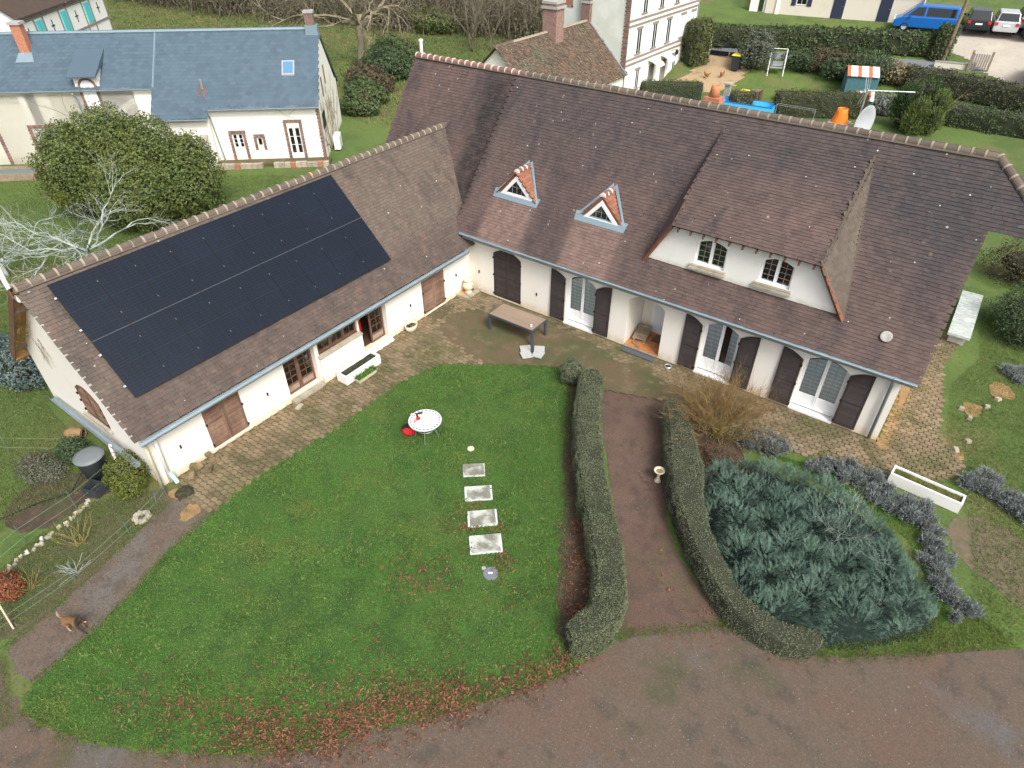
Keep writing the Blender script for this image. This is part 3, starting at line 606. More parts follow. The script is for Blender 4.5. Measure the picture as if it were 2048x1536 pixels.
for cx, zb, hwid in DORM:
    za = zb + .98; ridge((cx, .95, za + .02), (cx, (za - 2.7) / 1.13 - .42, za + .02), .1, .28, lambda p: True)
mb = MB()
for sg in (-1, 1): mb.quad((-5.95, YR + sg * .1, ZR + .02), (16.5, YR + sg * .1, ZR + .02), (16.5, YR + sg * .17, ZR - .06), (-5.95, YR + sg * .17, ZR - .06)); mb.quad((XW + sg * .1, -14.68, ZW + .02), (XW + sg * .1, 2.6, ZW + .02), (XW + sg * .16, 2.6, ZW - .05), (XW + sg * .16, -14.68, ZW - .05))
mb.obj('ridge_bedding', m_ridge, H)
# gutters and pipes
def gutter(p0, p1, r=.075, name='gutter', parent=H, mat=m_zinc):
    p0, p1 = Vector(p0), Vector(p1); d = (p1 - p0).normalized(); u = d.cross(Vector((0, 0, 1))).normalized(); mb = MB(); n = 8; vs = []
    for p in (p0, p1):
        for rr in (r, r * .86):
            for i in range(n + 1):
                a = math.pi + math.pi * i / n; vs.append(p + u * math.cos(a) * rr + Vector((0, 0, math.sin(a) * rr)))
    m = n + 1; fs = []
    for i in range(n): fs += [(i, i + 1, 2 * m + i + 1, 2 * m + i), (m + i, 3 * m + i, 3 * m + i + 1, m + i + 1), (i, m + i, m + i + 1, i + 1), (2 * m + i, 2 * m + i + 1, 3 * m + i + 1, 3 * m + i)]
    fs += [(0, 2 * m, 3 * m, m), (n, m + n, 3 * m + n, 2 * m + n)]
    return mb.add(vs, fs).obj(name, mat, parent, smooth=False)
gutter((-.4, -.46, 2.72), (16.98, -.46, 2.68)); gutter((.46, -14.68, 2.08), (.46, -.5, 2.12))
MB().box(-.4, -.39, 2.5, 16.9, -.36, 2.72).obj('fascia', m_zinc, H); MB().box(.36, -14.6, 1.92, .39, -.4, 2.12).obj('fascia', m_zinc, H)
MB().quad((0, -.36, 2.52), (16.9, -.36, 2.52), (16.9, 0, 2.52), (0, 0, 2.52)).quad((.36, -14.6, 1.96), (.36, -.4, 1.96), (0, -.4, 1.96), (0, -14.6, 1.96)).obj('soffit', m_white, H)
MB().tube([(16.36, -.44, 2.62), (16.36, -.3, 2.45), (16.38, -.1, 2.2), (16.4, -.1, .06)], .05, 8).obj('downpipe', m_zinc, H, smooth=True)
for dx, dy, m_ in ((.1, -14.2, m_white), (.14, -14.5, m_potp)):
    MB().tube([(.4, dy, 2.02), (.15, dy, 1.85), (dx, dy, 1.6), (dx + .03, dy - .05, .1)], .055, 8).obj('downpipe', m_, H, smooth=True)
MB().tube([(.16, -14.2, .45), (.24, -14.15, .06)], .07, 8).obj('drain_elbow', M('mint pipe', (.45, .68, .6), .5), H)
# ------------------------------------------------------------------ shutters, windows, doors
def topz(t, sp, ri): return sp + ri * (1 - (2 * t - 1) ** 2)
def leaf(T, s0, s1, z0, zf, d, mat, parent=H, thick=.04, name='shutter', pitch=.042, label=None):
    """louvred leaf between s0 and s1, top given by zf(s); d = depth of its back face (outwards negative)"""
    fr = .075; mb = MB(); n = 6; a, b = min(s0, s1), max(s0, s1); bx = lambda p, q, r, t: mb.hexa([T(p, d - thick, r), T(q, d - thick, r), T(q, d, r), T(p, d, r), T(p, d - thick, t), T(q, d - thick, t), T(q, d, t), T(p, d, t)])
    zm_ = (z0 + min(zf(a), zf(b))) / 2
    def stile(p, q):
        mb.hexa([T(p, d - thick, z0), T(q, d - thick, z0), T(q, d, z0), T(p, d, z0), T(p, d - thick, zf(p)), T(q, d - thick, zf(q)), T(q, d, zf(q)), T(p, d, zf(p))])
    stile(a, a + fr); stile(b - fr, b); bx(a + fr, b - fr, z0, z0 + .1); bx(a + fr, b - fr, zm_ - .04, zm_ + .04)
    for i in range(n):
        p = a + fr + (b - a - 2 * fr) * i / n; q = a + fr + (b - a - 2 * fr) * (i + 1) / n
        mb.hexa([T(p, d - thick, zf(p) - .1), T(q, d - thick, zf(q) - .1), T(q, d, zf(q) - .1), T(p, d, zf(p) - .1), T(p, d - thick, zf(p)), T(q, d - thick, zf(q)), T(q, d, zf(q)), T(p, d, zf(p))])
    o = mb.obj(name, mat, parent, label=label)
    sl = MB(); zmin = min(zf(a + fr), zf(b - fr), zf((a + b) / 2)) if True else 0
    for lo, hi in ((z0 + .1, zm_ - .04), (zm_ + .04, 99)):
        z = lo
        while True:
            top = z + pitch
            if hi < 90:
                if top > hi: break
                p, q = a + fr, b - fr
            else:
                ok = [p for p in [a + fr + (b - a - 2 * fr) * i / 12 for i in range(13)] if zf(p) - .09 > top]
                if len(ok) < 2: break
                p, q = ok[0], ok[-1]
            sl.add([T(p, d - thick + .002, z), T(q, d - thick + .002, z), T(q, d - .004, z + pitch * 1.25), T(p, d - .004, z + pitch * 1.25), T(p, d - thick + .002, z + .009), T(q, d - thick + .002, z + .009), T(q, d - .004, z + pitch * 1.25 + .009), T(p, d - .004, z + pitch * 1.25 + .009)],
                   [(0, 1, 5, 4), (4, 5, 6, 7), (0, 3, 2, 1)])
            z = top
    sl.obj('louvre', mat, o, kind='stuff')
    hs = s0
    for zz in (z0 + .12, z0 + (zf(hs) - z0) * .5, zf(hs) - .2): c = T(hs, d - thick - .012, zz); MB().rbox(c, (.05, .05, .07)).obj('hinge', m_black, o)
    return o
# closed pair on the main front
a, b, z0, sp, ri = OPM[0]; mid = (a + b) / 2; zf = lambda s: topz((s - a) / (b - a), sp, ri) - .01
leaf(TM, a + .01, mid - .004, z0 + .03, zf, .05, m_shut); leaf(TM, b - .01, mid + .004, z0 + .03, zf, .05, m_shut)
def pane_grid(mb, T, p, q, r, t, d, nx, nz, w):
    for i in range(1, nx): x = p + (q - p) * i / nx; mb.hexa([T(x - w, d, r), T(x + w, d, r), T(x + w, d + .012, r), T(x - w, d + .012, r), T(x - w, d, t), T(x + w, d, t), T(x + w, d + .012, t), T(x - w, d + .012, t)])
    for i in range(1, nz): z = r + (t - r) * i / nz; mb.hexa([T(p, d, z - w), T(q, d, z - w), T(q, d + .012, z - w), T(p, d + .012, z - w), T(p, d, z + w), T(q, d, z + w), T(q, d + .012, z + w), T(p, d + .012, z + w)])
def poly_sheet(T, a, b, zf, z0, d, n=10, wav=0., wn=24):
    mb = MB(); k = wn if wav else n
    for i in range(k):
        p = a + (b - a) * i / k; q = a + (b - a) * (i + 1) / k; dp = d + wav * math.sin(i * 1.9); dq = d + wav * math.sin((i + 1) * 1.9)
        mb.quad(T(p, dp, z0), T(q, dq, z0), T(q, dq, zf(q)), T(p, dp, zf(p)))
    return mb
def frameloop(T, a, b, zf, z0, d0, d1, wdt, mat, name, parent):
    """frame following jambs and arched head"""
    mb = MB(); n = 10; hx = lambda p, q, r0, r1, t0, t1: mb.hexa([T(p, d0, r0), T(q, d0, r1), T(q, d1, r1), T(p, d1, r0), T(p, d0, t0), T(q, d0, t1), T(q, d1, t1), T(p, d1, t0)])
    hx(a, a + wdt, z0, z0, zf(a), zf(a + wdt)); hx(b - wdt, b, z0, z0, zf(b - wdt), zf(b)); hx(a + wdt, b - wdt, z0, z0, z0 + wdt, z0 + wdt)
    for i in range(n):
        p = a + wdt + (b - a - 2 * wdt) * i / n; q = a + wdt + (b - a - 2 * wdt) * (i + 1) / n; hx(p, q, zf(p) - wdt, zf(q) - wdt, zf(p), zf(q))
    return mb.obj(name, mat, parent)
def french(op, curt, ajar=False):
    a, b, z0, sp, ri = op; zf = lambda s: topz((s - a) / (b - a), sp, ri) - .005; z0 += .07
    wdw = frameloop(TM, a, b, zf, z0, .17, .26, .055, m_pvc, 'french_window', H); mid = (a + b) / 2
    for p, q in ((a + .057, mid - .003), (mid + .003, b - .057)):
        s = frameloop(TM, p, q, lambda s: zf(s) - .057, z0 + .057, .185, .245, .05, m_pvc, 'sash', wdw)
        MB().box(p + .05, .2, z0 + .1, q - .05, .235, z0 + .5).obj('lower_panel', m_pvc, wdw)
        zg = z0 + .5; poly_sheet(TM, p + .045, q - .045, lambda s: zf(s) - .1, zg, .215).obj('pane', m_glass, wdw)
        g = MB(); x = (p + q) / 2; g.box(x - .006, .207, zg, x + .006, .212, zf(x) - .11); g.obj('glazing_bar', m_lead, wdw)
    for p, q, dd in ((a + .08, mid - .03, 0), (mid + (.28 if ajar else .03), b - .08, 0)):
        poly_sheet(TM, p, q, lambda s: zf(s) - .13 - (.0 if ajar else .07), z0 + .45, .27, wav=.006, wn=14).obj('curtain', curt, wdw)
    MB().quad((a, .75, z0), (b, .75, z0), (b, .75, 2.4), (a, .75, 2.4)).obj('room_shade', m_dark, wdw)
    MB().box(a - .02, -.06, -.02, b + .02, .27, .07).obj('threshold', m_white, H)
    wl = b - a; h = wl / 2 - .005
    zl_ = lambda s: topz((a + (a - .02 - s) - a) / (b - a), sp, ri) - .02 if s < a else 0
    leaf(TM, a - .03, a - .03 - h, z0 - .03, lambda s: topz(max(0, min(.5, (a - .03 - s) / wl)), sp - .02, ri), -.03, m_shut)
    leaf(TM, b + .03, b + .03 + h, z0 - .03, lambda s: topz(max(0, min(.5, (s - b - .03) / wl)), sp - .02, ri), -.03, m_shut)
french(OPM[1], m_curtg); french(OPM[3], m_curt, True); french(OPM[4], m_curtg)
# porch
a, b = OPM[2][0], OPM[2][1]
mb = MB(); mb.quad((a, .28, 0), (a, 1.45, 0), (a, 1.45, 2.6), (a, .28, 2.6)); mb.quad((b, .28, 0), (b, 1.45, 0), (b, 1.45, 2.6), (b, .28, 2.6)); mb.quad((a, 1.45, 0), (b, 1.45, 0), (b, 1.45, 2.6), (a, 1.45, 2.6)); mb.quad((a, .28, 2.5), (b, .28, 2.5), (b, 1.45, 2.5), (a, 1.45, 2.5)); mb.obj('porch_wall', m_render, H)
MB().box(a + .01, -.03, -.03, b - .01, 1.45, .06).obj('porch_floor', m_stone, H)
for i in range(7):
    for j in range(7):
        x0 = a + .02 + i * (b - a - .04) / 7; y0 = -.0 + j * 1.44 / 7; MB().box(x0 + .004, y0 + .004, .05, x0 + .196, y0 + .2, .075 + rnd.uniform(0, .003)).obj('floor_tile', m_terra, H)
dr = MB().box(a + .5, 1.36, .08, b - .05, 1.42, 2.14).obj('front_door', m_doorw, H)
MB().box(a + .4, 1.38, .06, a + .5, 1.45, 2.2).box(a + .4, 1.38, 2.14, b, 1.45, 2.24).obj('door_frame', m_pvc, H)
MB().box(b - .16, 1.31, 1.05, b - .12, 1.36, 1.09).box(b - .24, 1.3, 1.06, b - .12, 1.315, 1.08).obj('handle', m_alu, dr)
# wing shutters (closed, faded), flat headed
for (p, q, z0, sp, ri), mt in ((OPW[0], m_shutw), (OPW[4], m_shutw)):
    m_ = (p + q) / 2; zf = lambda s, sp=sp: sp - .01
    leaf(TW, p + .01, m_ - .004, z0 + .02, zf, .02, mt); leaf(TW, q - .01, m_ + .004, z0 + .02, zf, .02, mt)
    MB().box(-.02, p - .02, z0 - .06, .05, q + .02, z0).obj('sill', m_render, H)
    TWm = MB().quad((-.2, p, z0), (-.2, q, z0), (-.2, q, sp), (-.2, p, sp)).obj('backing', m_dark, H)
# gable shutters
p, q, z0, sp, ri = gops; m_ = (p + q) / 2; zf = lambda s: topz((s - p) / (q - p), sp, ri) - .01
leaf(TG, p + .01, m_ - .004, z0 + .02, zf, .05, m_shutw); leaf(TG, q - .01, m_ + .004, z0 + .02, zf, .05, m_shutw)
MB().box(p - .08, -14.55, z0 - .07, q + .08, -14.4, z0).obj('sill', m_stone, H)
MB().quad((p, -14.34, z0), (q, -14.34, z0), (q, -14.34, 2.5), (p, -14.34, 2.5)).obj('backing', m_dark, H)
# rooms behind the glazed doors
RD = -3.2
MB().box(RD, -10.4, .02, -.28, -4.5, .1).obj('room_floor', M('dark tile floor', (.1, .05, .035), .6), H)
MB().quad((RD, -10.4, 0), (RD, -4.5, 0), (RD, -4.5, 2.6), (RD, -10.4, 2.6)).quad((RD, -10.4, 0), (-.28, -10.4, 0), (-.28, -10.4, 2.4), (RD, -10.4, 2.4)).quad((RD, -4.5, 0), (-.28, -4.5, 0), (-.28, -4.5, 2.4), (RD, -4.5, 2.4)).obj('room_wall', m_inwall, H)
def gleaf(name, T, p, q, z0, z1, d, nx, nz, kick, parent, mats=(m_brown, m_greypanel)):
    st = .075; o = None; mb = MB(); hx = lambda a, b, c, e, d0=d, d1=d + .045: mb.hexa([T(a, d0, c), T(b, d0, c), T(b, d1, c), T(a, d1, c), T(a, d0, e), T(b, d0, e), T(b, d1, e), T(a, d1, e)])
    hx(p, p + st, z0, z1); hx(q - st, q, z0, z1); hx(p + st, q - st, z1 - st, z1); hx(p + st, q - st, z0, z0 + .09)
    if kick: hx(p + st, q - st, z0 + kick - .07, z0 + kick)
    o = mb.obj(name, mats[0], parent)
    r = z0 + (kick or .09)
    if kick: k = MB(); k.hexa([T(p + st, d + .012, z0 + .09), T(q - st, d + .012, z0 + .09), T(q - st, d + .03, z0 + .09), T(p + st, d + .03, z0 + .09), T(p + st, d + .012, r - .07), T(q - st, d + .012, r - .07), T(q - st, d + .03, r - .07), T(p + st, d + .03, r - .07)]); k.obj('kick_panel', mats[1], o)
    g = MB(); pane_grid(g, T, p + st, q - st, r, z1 - st, d + .012, nx, nz, .013); g.obj('glazing_bar', mats[0], o)
    MB().quad(T(p + st, d + .022, r), T(q - st, d + .022, r), T(q - st, d + .022, z1 - st), T(p + st, d + .022, z1 - st)).obj('pane', m_glass, o)
    return o
p, q, z0, sp, ri = OPW[1]; m_ = (p + q) / 2
gleaf('glazed_door', TW, p + .02, m_, z0 + .02, sp - .02, .2, 2, 6, .38, H); gleaf('glazed_door', TW, m_, q - .02, z0 + .02, sp - .02, .2, 2, 6, .38, H)
p, q, z0, sp, ri = OPW[2]
for i in range(3): gleaf('casement', TW, p + .02 + (q - p - .04) * i / 3, p + .02 + (q - p - .04) * (i + 1) / 3, z0 + .06, sp - .02, .07, 2, 2, 0, H)
MB().box(-.3, p, z0 - .02, -.02, q, z0 + .05).obj('sill', m_brown, H)
MB().hexa([(-.02, p - .06, -.05), (.13, p - .06, -.05), (.13, q + .06, -.05), (-.02, q + .06, -.05), (-.02, p - .06, z0), (.13, p - .06, z0 - .05), (.13, q + .06, z0 - .05), (-.02, q + .06, z0)]).obj('parapet', m_render, H)
MB().hexa([(-.03, p - .08, z0 + .004), (.16, p - .08, z0 - .05), (.16, q + .08, z0 - .05), (-.03, q + .08, z0 + .004), (-.03, p - .08, z0 + .04), (.16, p - .08, z0 - .01), (.16, q + .08, z0 - .01), (-.03, q + .08, z0 + .04)]).obj('parapet_coping', m_stone, H)
MB().box(-1.2, p + .72, z0 - .3, -.75, p + 1.3, z0 + .38).obj('pale_lampshade', M('pale box', (.6, .5, .33), .8), H)
p, q, z0, sp, ri = OPW[3]; m_ = p + (q - p) * .48
gleaf('glazed_door', TW, m_, q - .02, z0 + .02, sp - .02, .2, 2, 5, .38, H)
op = gleaf('glazed_door', lambda s, d, z: (-.25 - s, p + .03 + d, z), 0, .62, z0 + .02, sp - .02, 0, 2, 5, .38, H, (m_brown, m_brown)); op['label'] = 'left leaf of the glazed door, swung open into the room'
for p, q, z0, *_ in (OPW[1], OPW[3]): MB().box(-.26, p - .03, z0 - .16, .22, q + .03, z0 - .01).obj('door_step', m_stone if p < -9 else m_white, H)
# shutter dogs on the walls
for T, s, z in ((TM, .55, .95), (TM, 3.5, .85), (TW, -13.6, .95), (TW, -10.5, .9), (TW, -3.7, .9), (TW, -.9, 1.0)):
    mb = MB(); c = T(s, -.02, z); mb.rbox(c, (.04, .04, .12)); mb.obj('shutter_dog', m_black, H)
# ------------------------------------------------------------------ big dormer front
yw = .42; zb = zm(yw) - .06; tzl, tzr = 4.98, 4.98
dw = [(9.50, 10.54, 3.93, 4.70, .17), (11.68, 12.68, 3.95, 4.70, .17)]
mb = MB(); TD = lambda s, d, z: (s, yw + d, z)
edge = lambda s: 5.0 if 8.62 <= s <= 13.36 else (zb + (5.0 - zb) * ((s - 7.78) / .84 if s < 9 else (14.38 - s) / 1.02))
mb.quad(TD(7.78, 0, zb), TD(8.62, 0, zb), TD(8.62, 0, 5.0)); mb.quad(TD(13.36, 0, zb), TD(14.38, 0, zb), TD(13.36, 0, 5.0)); cur = 8.62
for (sa, sb, za, sp, ri) in dw:
    mb.quad(TD(cur, 0, zb), TD(sa, 0, zb), TD(sa, 0, 5), TD(cur, 0, 5)); mb.quad(TD(sa, 0, zb), TD(sb, 0, zb), TD(sb, 0, za), TD(sa, 0, za)); A = arch(sa, sb, sp, ri)
    for (p, z), (p2, z2) in zip(A[:-1], A[1:]): mb.quad(TD(p, 0, z), TD(p2, 0, z2), TD(p2, 0, 5), TD(p, 0, 5))
    loop = [(sa, za)] + A + [(sb, za), (sa, za)]
    for (p, z), (p2, z2) in zip(loop[:-1], loop[1:]): mb.quad(TD(p, 0, z), TD(p2, 0, z2), TD(p2, .2, z2), TD(p, .2, z))
    cur = sb
mb.quad(TD(cur, 0, zb), TD(13.36, 0, zb), TD(13.36, 0, 5), TD(cur, 0, 5)); mb.obj('dormer_wall', M('dormer render', (.74, .74, .71), .9, [('n', 1.3, .5, .75, (.66, .66, .62), .5), ('z', 2, 3.62, 3.85, (.4, .38, .32), .7)], bump=(90, .15, .006)), H)
for i, (a, b, z0, sp, ri) in enumerate(dw):
    zf = lambda s, a=a, b=b, sp=sp, ri=ri: topz((s - a) / (b - a), sp, ri) - .005; m_ = (a + b) / 2
    wd = frameloop(TD, a, b, zf, z0, .1, .18, .06, m_pvc, 'dormer_window', H)
    MB().hexa([TD(m_ - .05, .09, z0), TD(m_ + .05, .09, z0), TD(m_ + .05, .17, z0), TD(m_ - .05, .17, z0), TD(m_ - .05, .09, zf(m_)), TD(m_ + .05, .09, zf(m_)), TD(m_ + .05, .17, zf(m_)), TD(m_ - .05, .17, zf(m_))]).obj('mullion', m_pvc, wd)
    for p, q in ((a + .06, m_ - .05), (m_ + .05, b - .06)):
        poly_sheet(TD, p, q, lambda s: zf(s) - .06, z0 + .06, .15).obj('pane', m_glass, wd)
        g = MB(); pane_grid(g, TD, p, q, z0 + .06, sp + .06, .142, 2, 4, .007); g.obj('leading', m_lead, wd)
        if i == 1: poly_sheet(TD, p + .03, q - .02, lambda s: zf(s) - .06, z0 + .06, .3, wav=.03).obj('curtain', m_curtr, wd)
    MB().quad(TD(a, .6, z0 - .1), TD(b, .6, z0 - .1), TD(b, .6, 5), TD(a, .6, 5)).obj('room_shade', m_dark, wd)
    MB().box(a - .12, yw - .14, z0 - .17, b + .1, yw + .02, z0 - .1).box(a - .1, yw - .1, z0 - .1, b + .08, yw + .1, z0 - .02).obj('sill', m_stone, wd)
for i in range(11):
    x = 8.85 + i * .435; MB().hexa([(x, .1, 4.98), (x + .06, .1, 4.98), (x + .06, .44, 5.18), (x, .44, 5.18), (x, .1, 5.1), (x + .06, .1, 5.1), (x + .06, .44, 5.3), (x, .44, 5.3)]).obj('rafter_tail', m_brown, H)
for pa, pb in (((8.62, .2, 5.1), (7.7, .36, 3.5)), ((13.44, .2, 5.1), (14.46, .36, 3.46))):
    pa, pb = Vector(pa), Vector(pb); MB().tube([pa, pb], [.075, .075], 4).obj('verge_board', m_brownw, H)
# ------------------------------------------------------------------ two triangular dormers
for cx, zb_, hwid in DORM:
    za = zb_ + .98; y0 = 1.0; T3 = lambda s, d, z: (s, y0 + d, z)
    tri = lambda k, lift: [(cx - k, zb_ + lift), (cx + k, zb_ + lift), (cx, zb_ + lift + k * 1.08)]
    def ring(o, i, d0, d1, mat, nm):
        mb = MB()
        for k in range(3):
            a0, a1, b0, b1 = o[k], o[(k + 1) % 3], i[k], i[(k + 1) % 3]
            mb.hexa([T3(a0[0], d0, a0[1]), T3(a1[0], d0, a1[1]), T3(b1[0], d0, b1[1]), T3(b0[0], d0, b0[1]), T3(a0[0], d1, a0[1]), T3(a1[0], d1, a1[1]), T3(b1[0], d1, b1[1]), T3(b0[0], d1, b0[1])])
        return mb.obj(nm, mat, H)
    ring(tri(hwid * .93, 0), tri(hwid * .6, .1), -.09, .1, m_pvc, 'triangular_window_frame')
    ot = [(cx - hwid - .14, zb_ - .02), (cx + hwid + .14, zb_ - .02), (cx, za + .02)]; it = [(cx - hwid - .0, zb_ - .02), (cx + hwid + .0, zb_ - .02), (cx, za - .14)]
    mb = MB()
    for s_ in (0, 1): a0, a1, b0, b1 = ot[s_], ot[2], it[s_], it[2]; mb.hexa([T3(a0[0], -.06, a0[1]), T3(a1[0], -.06, a1[1]), T3(b1[0], -.06, b1[1]), T3(b0[0], -.06, b0[1]), T3(a0[0], -.01, a0[1]), T3(a1[0], -.01, a1[1]), T3(b1[0], -.01, b1[1]), T3(b0[0], -.01, b0[1])])
    mb.obj('bargeboard', m_brownw, H)
    t = tri(hwid * .62, .09); MB().quad(*[T3(p, -.03, z) for p, z in t]).obj('triangular_pane', m_glassd, H)
    g = MB()
    for dx in (-.22, 0, .22): zt = t[2][1] - abs(dx) * 1.08; g.box(cx + dx - .006, y0 - .042, t[0][1], cx + dx + .006, y0 - .034, zt)
    zt = t[0][1] + .28; hwx = hwid * .62 - .28 / 1.08; g.box(cx - hwx, y0 - .042, zt - .006, cx + hwx, y0 - .034, zt + .006); g.obj('leading', m_lead, H)
    f = lambda y: zm(y) + .085
    MB().quad((cx - hwid - .24, 1.02, f(1.02) + .02), (cx + hwid + .24, 1.02, f(1.02) + .02), (cx + hwid + .2, .78, f(.78)), (cx - hwid - .2, .78, f(.78))).obj('apron_flashing', m_zincl, H)
    yb = (za - 2.7) / 1.13 - .35
    for sg in (1, -1): MB().quad((cx + sg * (hwid + .1), .9, f(.9) + .03), (cx + sg * (hwid + .2), .9, f(.9) + .01), (cx + sg * .08, yb + .06, f(yb + .08) + .02), (cx + sg * .0, yb, f(yb) + .03)).obj('side_flashing', m_zincl, H)
# ------------------------------------------------------------------ chimneys, aerials, flue
MB().box(7.32, 4.65, 7.2, 7.86, 5.1, 7.82).obj('chimney_stack', m_render2, H); MB().box(7.26, 4.6, 7.82, 7.92, 5.15, 7.89).box(7.3, 4.63, 7.89, 7.88, 5.12, 8.0).obj('chimney_cap', m_brickr, H)
MB().lathe([(.0, 0), (.19, 0), (.16, .25), (.14, .38), (.11, .38), (.1, .2)], (7.59, 4.88, 8.0), 16).obj('chimney_pot', m_pot, H, smooth=True)
MB().box(11.62, 4.6, 7.1, 12.2, 5.1, 7.72).obj('chimney_stack', m_zinc, H); MB().box(11.54, 4.52, 7.72, 12.28, 5.18, 7.82).box(11.6, 4.58, 7.82, 12.22, 5.12, 7.88).obj('chimney_cap', m_conc, H)
MB().lathe([(.28, 0), (.24, .1), (.18, .3), (.16, .42), (.13, .42), (.13, .2)], (11.9, 4.85, 7.88), 18).obj('chimney_pot', M('orange pot', (.75, .2, .02), .6), H, smooth=True)
MB().tube([(-6.0, 4.5, 7.4), (-6.0, 4.5, 8.35)], .07, 8).lathe([(.1, 8.35), (.1, 8.43), (0, 8.45)], (-6.0, 4.5, 0), 8).obj('flue', m_white, H)
ae = thing('tv_aerial', 'metal television aerial with long boom on mast beside orange chimney pot', 'aerial', (12.45, 4.75, 7.45))
MB().tube([(0, 0, 0), (.0, 0, 1.55)], .024, 6).obj('mast', m_limb, ae); MB().tube([(-.1, .0, 1.48), (1.25, .5, 1.52)], .014, 5).obj('boom', m_limb, ae)
for i in range(11): t = .2 + i * .095; c = Vector((-.1 + 1.35 * t, .5 * t, 1.49)); MB().tube([c + Vector((.03, -.09, .03)), c + Vector((-.03, .09, .03))], .006, 4).obj('element', m_limb, ae)
for s_ in (-1, 1):
    for j in range(3): MB().tube([(-.05 + j * .05, -.1, 1.5 + s_ * .04), (-.15 + j * .07, -.06, 1.5 + s_ * .42)], .009, 4).obj('reflector_rod', m_limb, ae)
dsh = thing('satellite_dish', 'round grey satellite dish seen edge-on on the ridge', 'satellite dish', (12.55, 4.72, 8.0), R(-20))
n = 20; mb = MB(); prof = [(r_ * 1.25, z_ * 1.25) for r_, z_ in [(.0, 0), (.15, .012), (.3, .05), (.42, .1), (.44, .1), (.43, .085), (.3, .035), (.15, -.005), (0, -.015)]]
mb.lathe(prof, (0, 0, 0), n); mb.v = [(z, x, y) for x, y, z in mb.v]; mb.obj('reflector', M('grey dish', (.42, .45, .47), .5), dsh, smooth=True)
MB().tube([(.02, 0, -.42), (.25, 0, -.35), (.5, 0, -.32)], .016, 5).obj('feed_arm', m_white, dsh); MB().lathe([(0, 0), (.05, 0), (.05, .1), (.03, .13), (0, .13)], (.52, 0, -.36), 8).obj('feed_horn', m_white, dsh); MB().tube([(-.03, 0, 0), (-.08, 0, -.05), (-.08, 0, -.6)], .02, 5).obj('bracket', m_limb, dsh)
# ------------------------------------------------------------------ roof vents, loose tiles (cowls)
for x, y in ((4.4, .95), (3.9, 2.9), (9.0, 2.4), (15.6, 2.2), (15.1, 1.5), (15.9, 2.0), (11.5, 1.4 + 1.2), (1.2, 2.9)):
    if 8.5 < x < 13.5: continue
    z = zm(y); MB().hexa([(x - .06, y, z + .02), (x + .06, y, z + .02), (x + .06, y + .14, z + .17), (x - .06, y + .14, z + .17), (x - .05, y, z + .1), (x + .05, y, z + .1), (x + .05, y + .14, z + .2), (x - .05, y + .14, z + .2)]).obj('vent_tile', m_ridge, H)
MB().lathe([(.0, .0), (.09, .0), (.16, .05), (.17, .06), (.16, .075), (.08, .03), (0, .03)], (0, 0, 0), 14).obj('roof_bowl', m_conc, None, smooth=True, label='pale green bowl lying on the tiles near the right eaves', category='bowl').matrix_world = Matrix.Translation((15.72, .28, zm(.28) + .06)) @ Matrix.Rotation(math.atan(1.13), 4, 'X')
# ------------------------------------------------------------------ timber hood under the wing gable apex, with a nest
hd = thing('gable_hood', 'brown timber verge of the rear wing slope, its open underside full of nest twigs', 'timber verge', (-3.19, -14.5, 5.6))
sl2 = lambda t, y, dz=0.: (-t, y, -t + dz)
MB().quad(sl2(-.1, -.34, .1), sl2(3.4, -.34, .1), sl2(3.4, .04, .1), sl2(-.1, .04, .1)).obj('tile_edge', m_tilew, hd)
for i in range(3): y0 = .04 - .125 * i; MB().hexa([sl2(0, y0 - .12, .0), sl2(3.35, y0 - .12, .0), sl2(3.35, y0, .0), sl2(0, y0, .0), sl2(0, y0 - .12, .05), sl2(3.35, y0 - .12, .05), sl2(3.35, y0, .05), sl2(0, y0, .05)]).obj('soffit_board', m_orangewood, hd)
MB().hexa([sl2(-.1, -.37, -.2), sl2(3.45, -.37, -.2), sl2(3.45, -.335, -.2), sl2(-.1, -.335, -.2), sl2(-.1, -.37, .1), sl2(3.45, -.37, .1), sl2(3.45, -.335, .1), sl2(-.1, -.335, .1)]).obj('bargeboard', m_brown, hd)
MB().hexa([sl2(3.3, -.34, -.25), sl2(3.4, -.34, -.25), sl2(3.4, .04, -.25), sl2(3.3, .04, -.25), sl2(3.3, -.34, .05), sl2(3.4, -.34, .05), sl2(3.4, .04, .05), sl2(3.3, .04, .05)]).obj('end_board', m_orangewood, hd)
for t in (.75, 2.9): MB().hexa([sl2(t, -.34, -.12), sl2(t + .1, -.34, -.12), sl2(t + .1, .04, -.12), sl2(t, .04, -.12), sl2(t, -.34, .0), sl2(t + .1, -.34, .0), sl2(t + .1, .04, .0), sl2(t, .04, .0)]).obj('purlin_end', m_wood, hd)
sg = []
for i in range(90):
    t_ = rnd.uniform(1.3, 2.7); p = Vector((-t_, rnd.uniform(-.3, .0), -t_ - rnd.uniform(.02, .3))); grow(sg, p, (rnd.gauss(0, 1), rnd.gauss(0, 1), rnd.gauss(-.2, .6)), rnd.uniform(.12, .3), .006, 0, wob=.5)
V, F = segs_mesh(sg); npobj('nest_twigs', V, F, m_twigy, hd, kind='stuff')
sg = []
for i in range(10): grow(sg, (rnd.uniform(-2.2, -1.2), .03, rnd.uniform(-2.6, -2.0)), (rnd.gauss(.3, .4), 0, -1), .6, .006, 1, gravity=-.1, wob=.3)
sg = [((a[0], .03, a[2]), (b[0], .03, b[2]), c, d) for a, b, c, d in sg]; V, F = segs_mesh(sg); npobj('dead_creeper', V, F, m_wood, hd, kind='stuff')
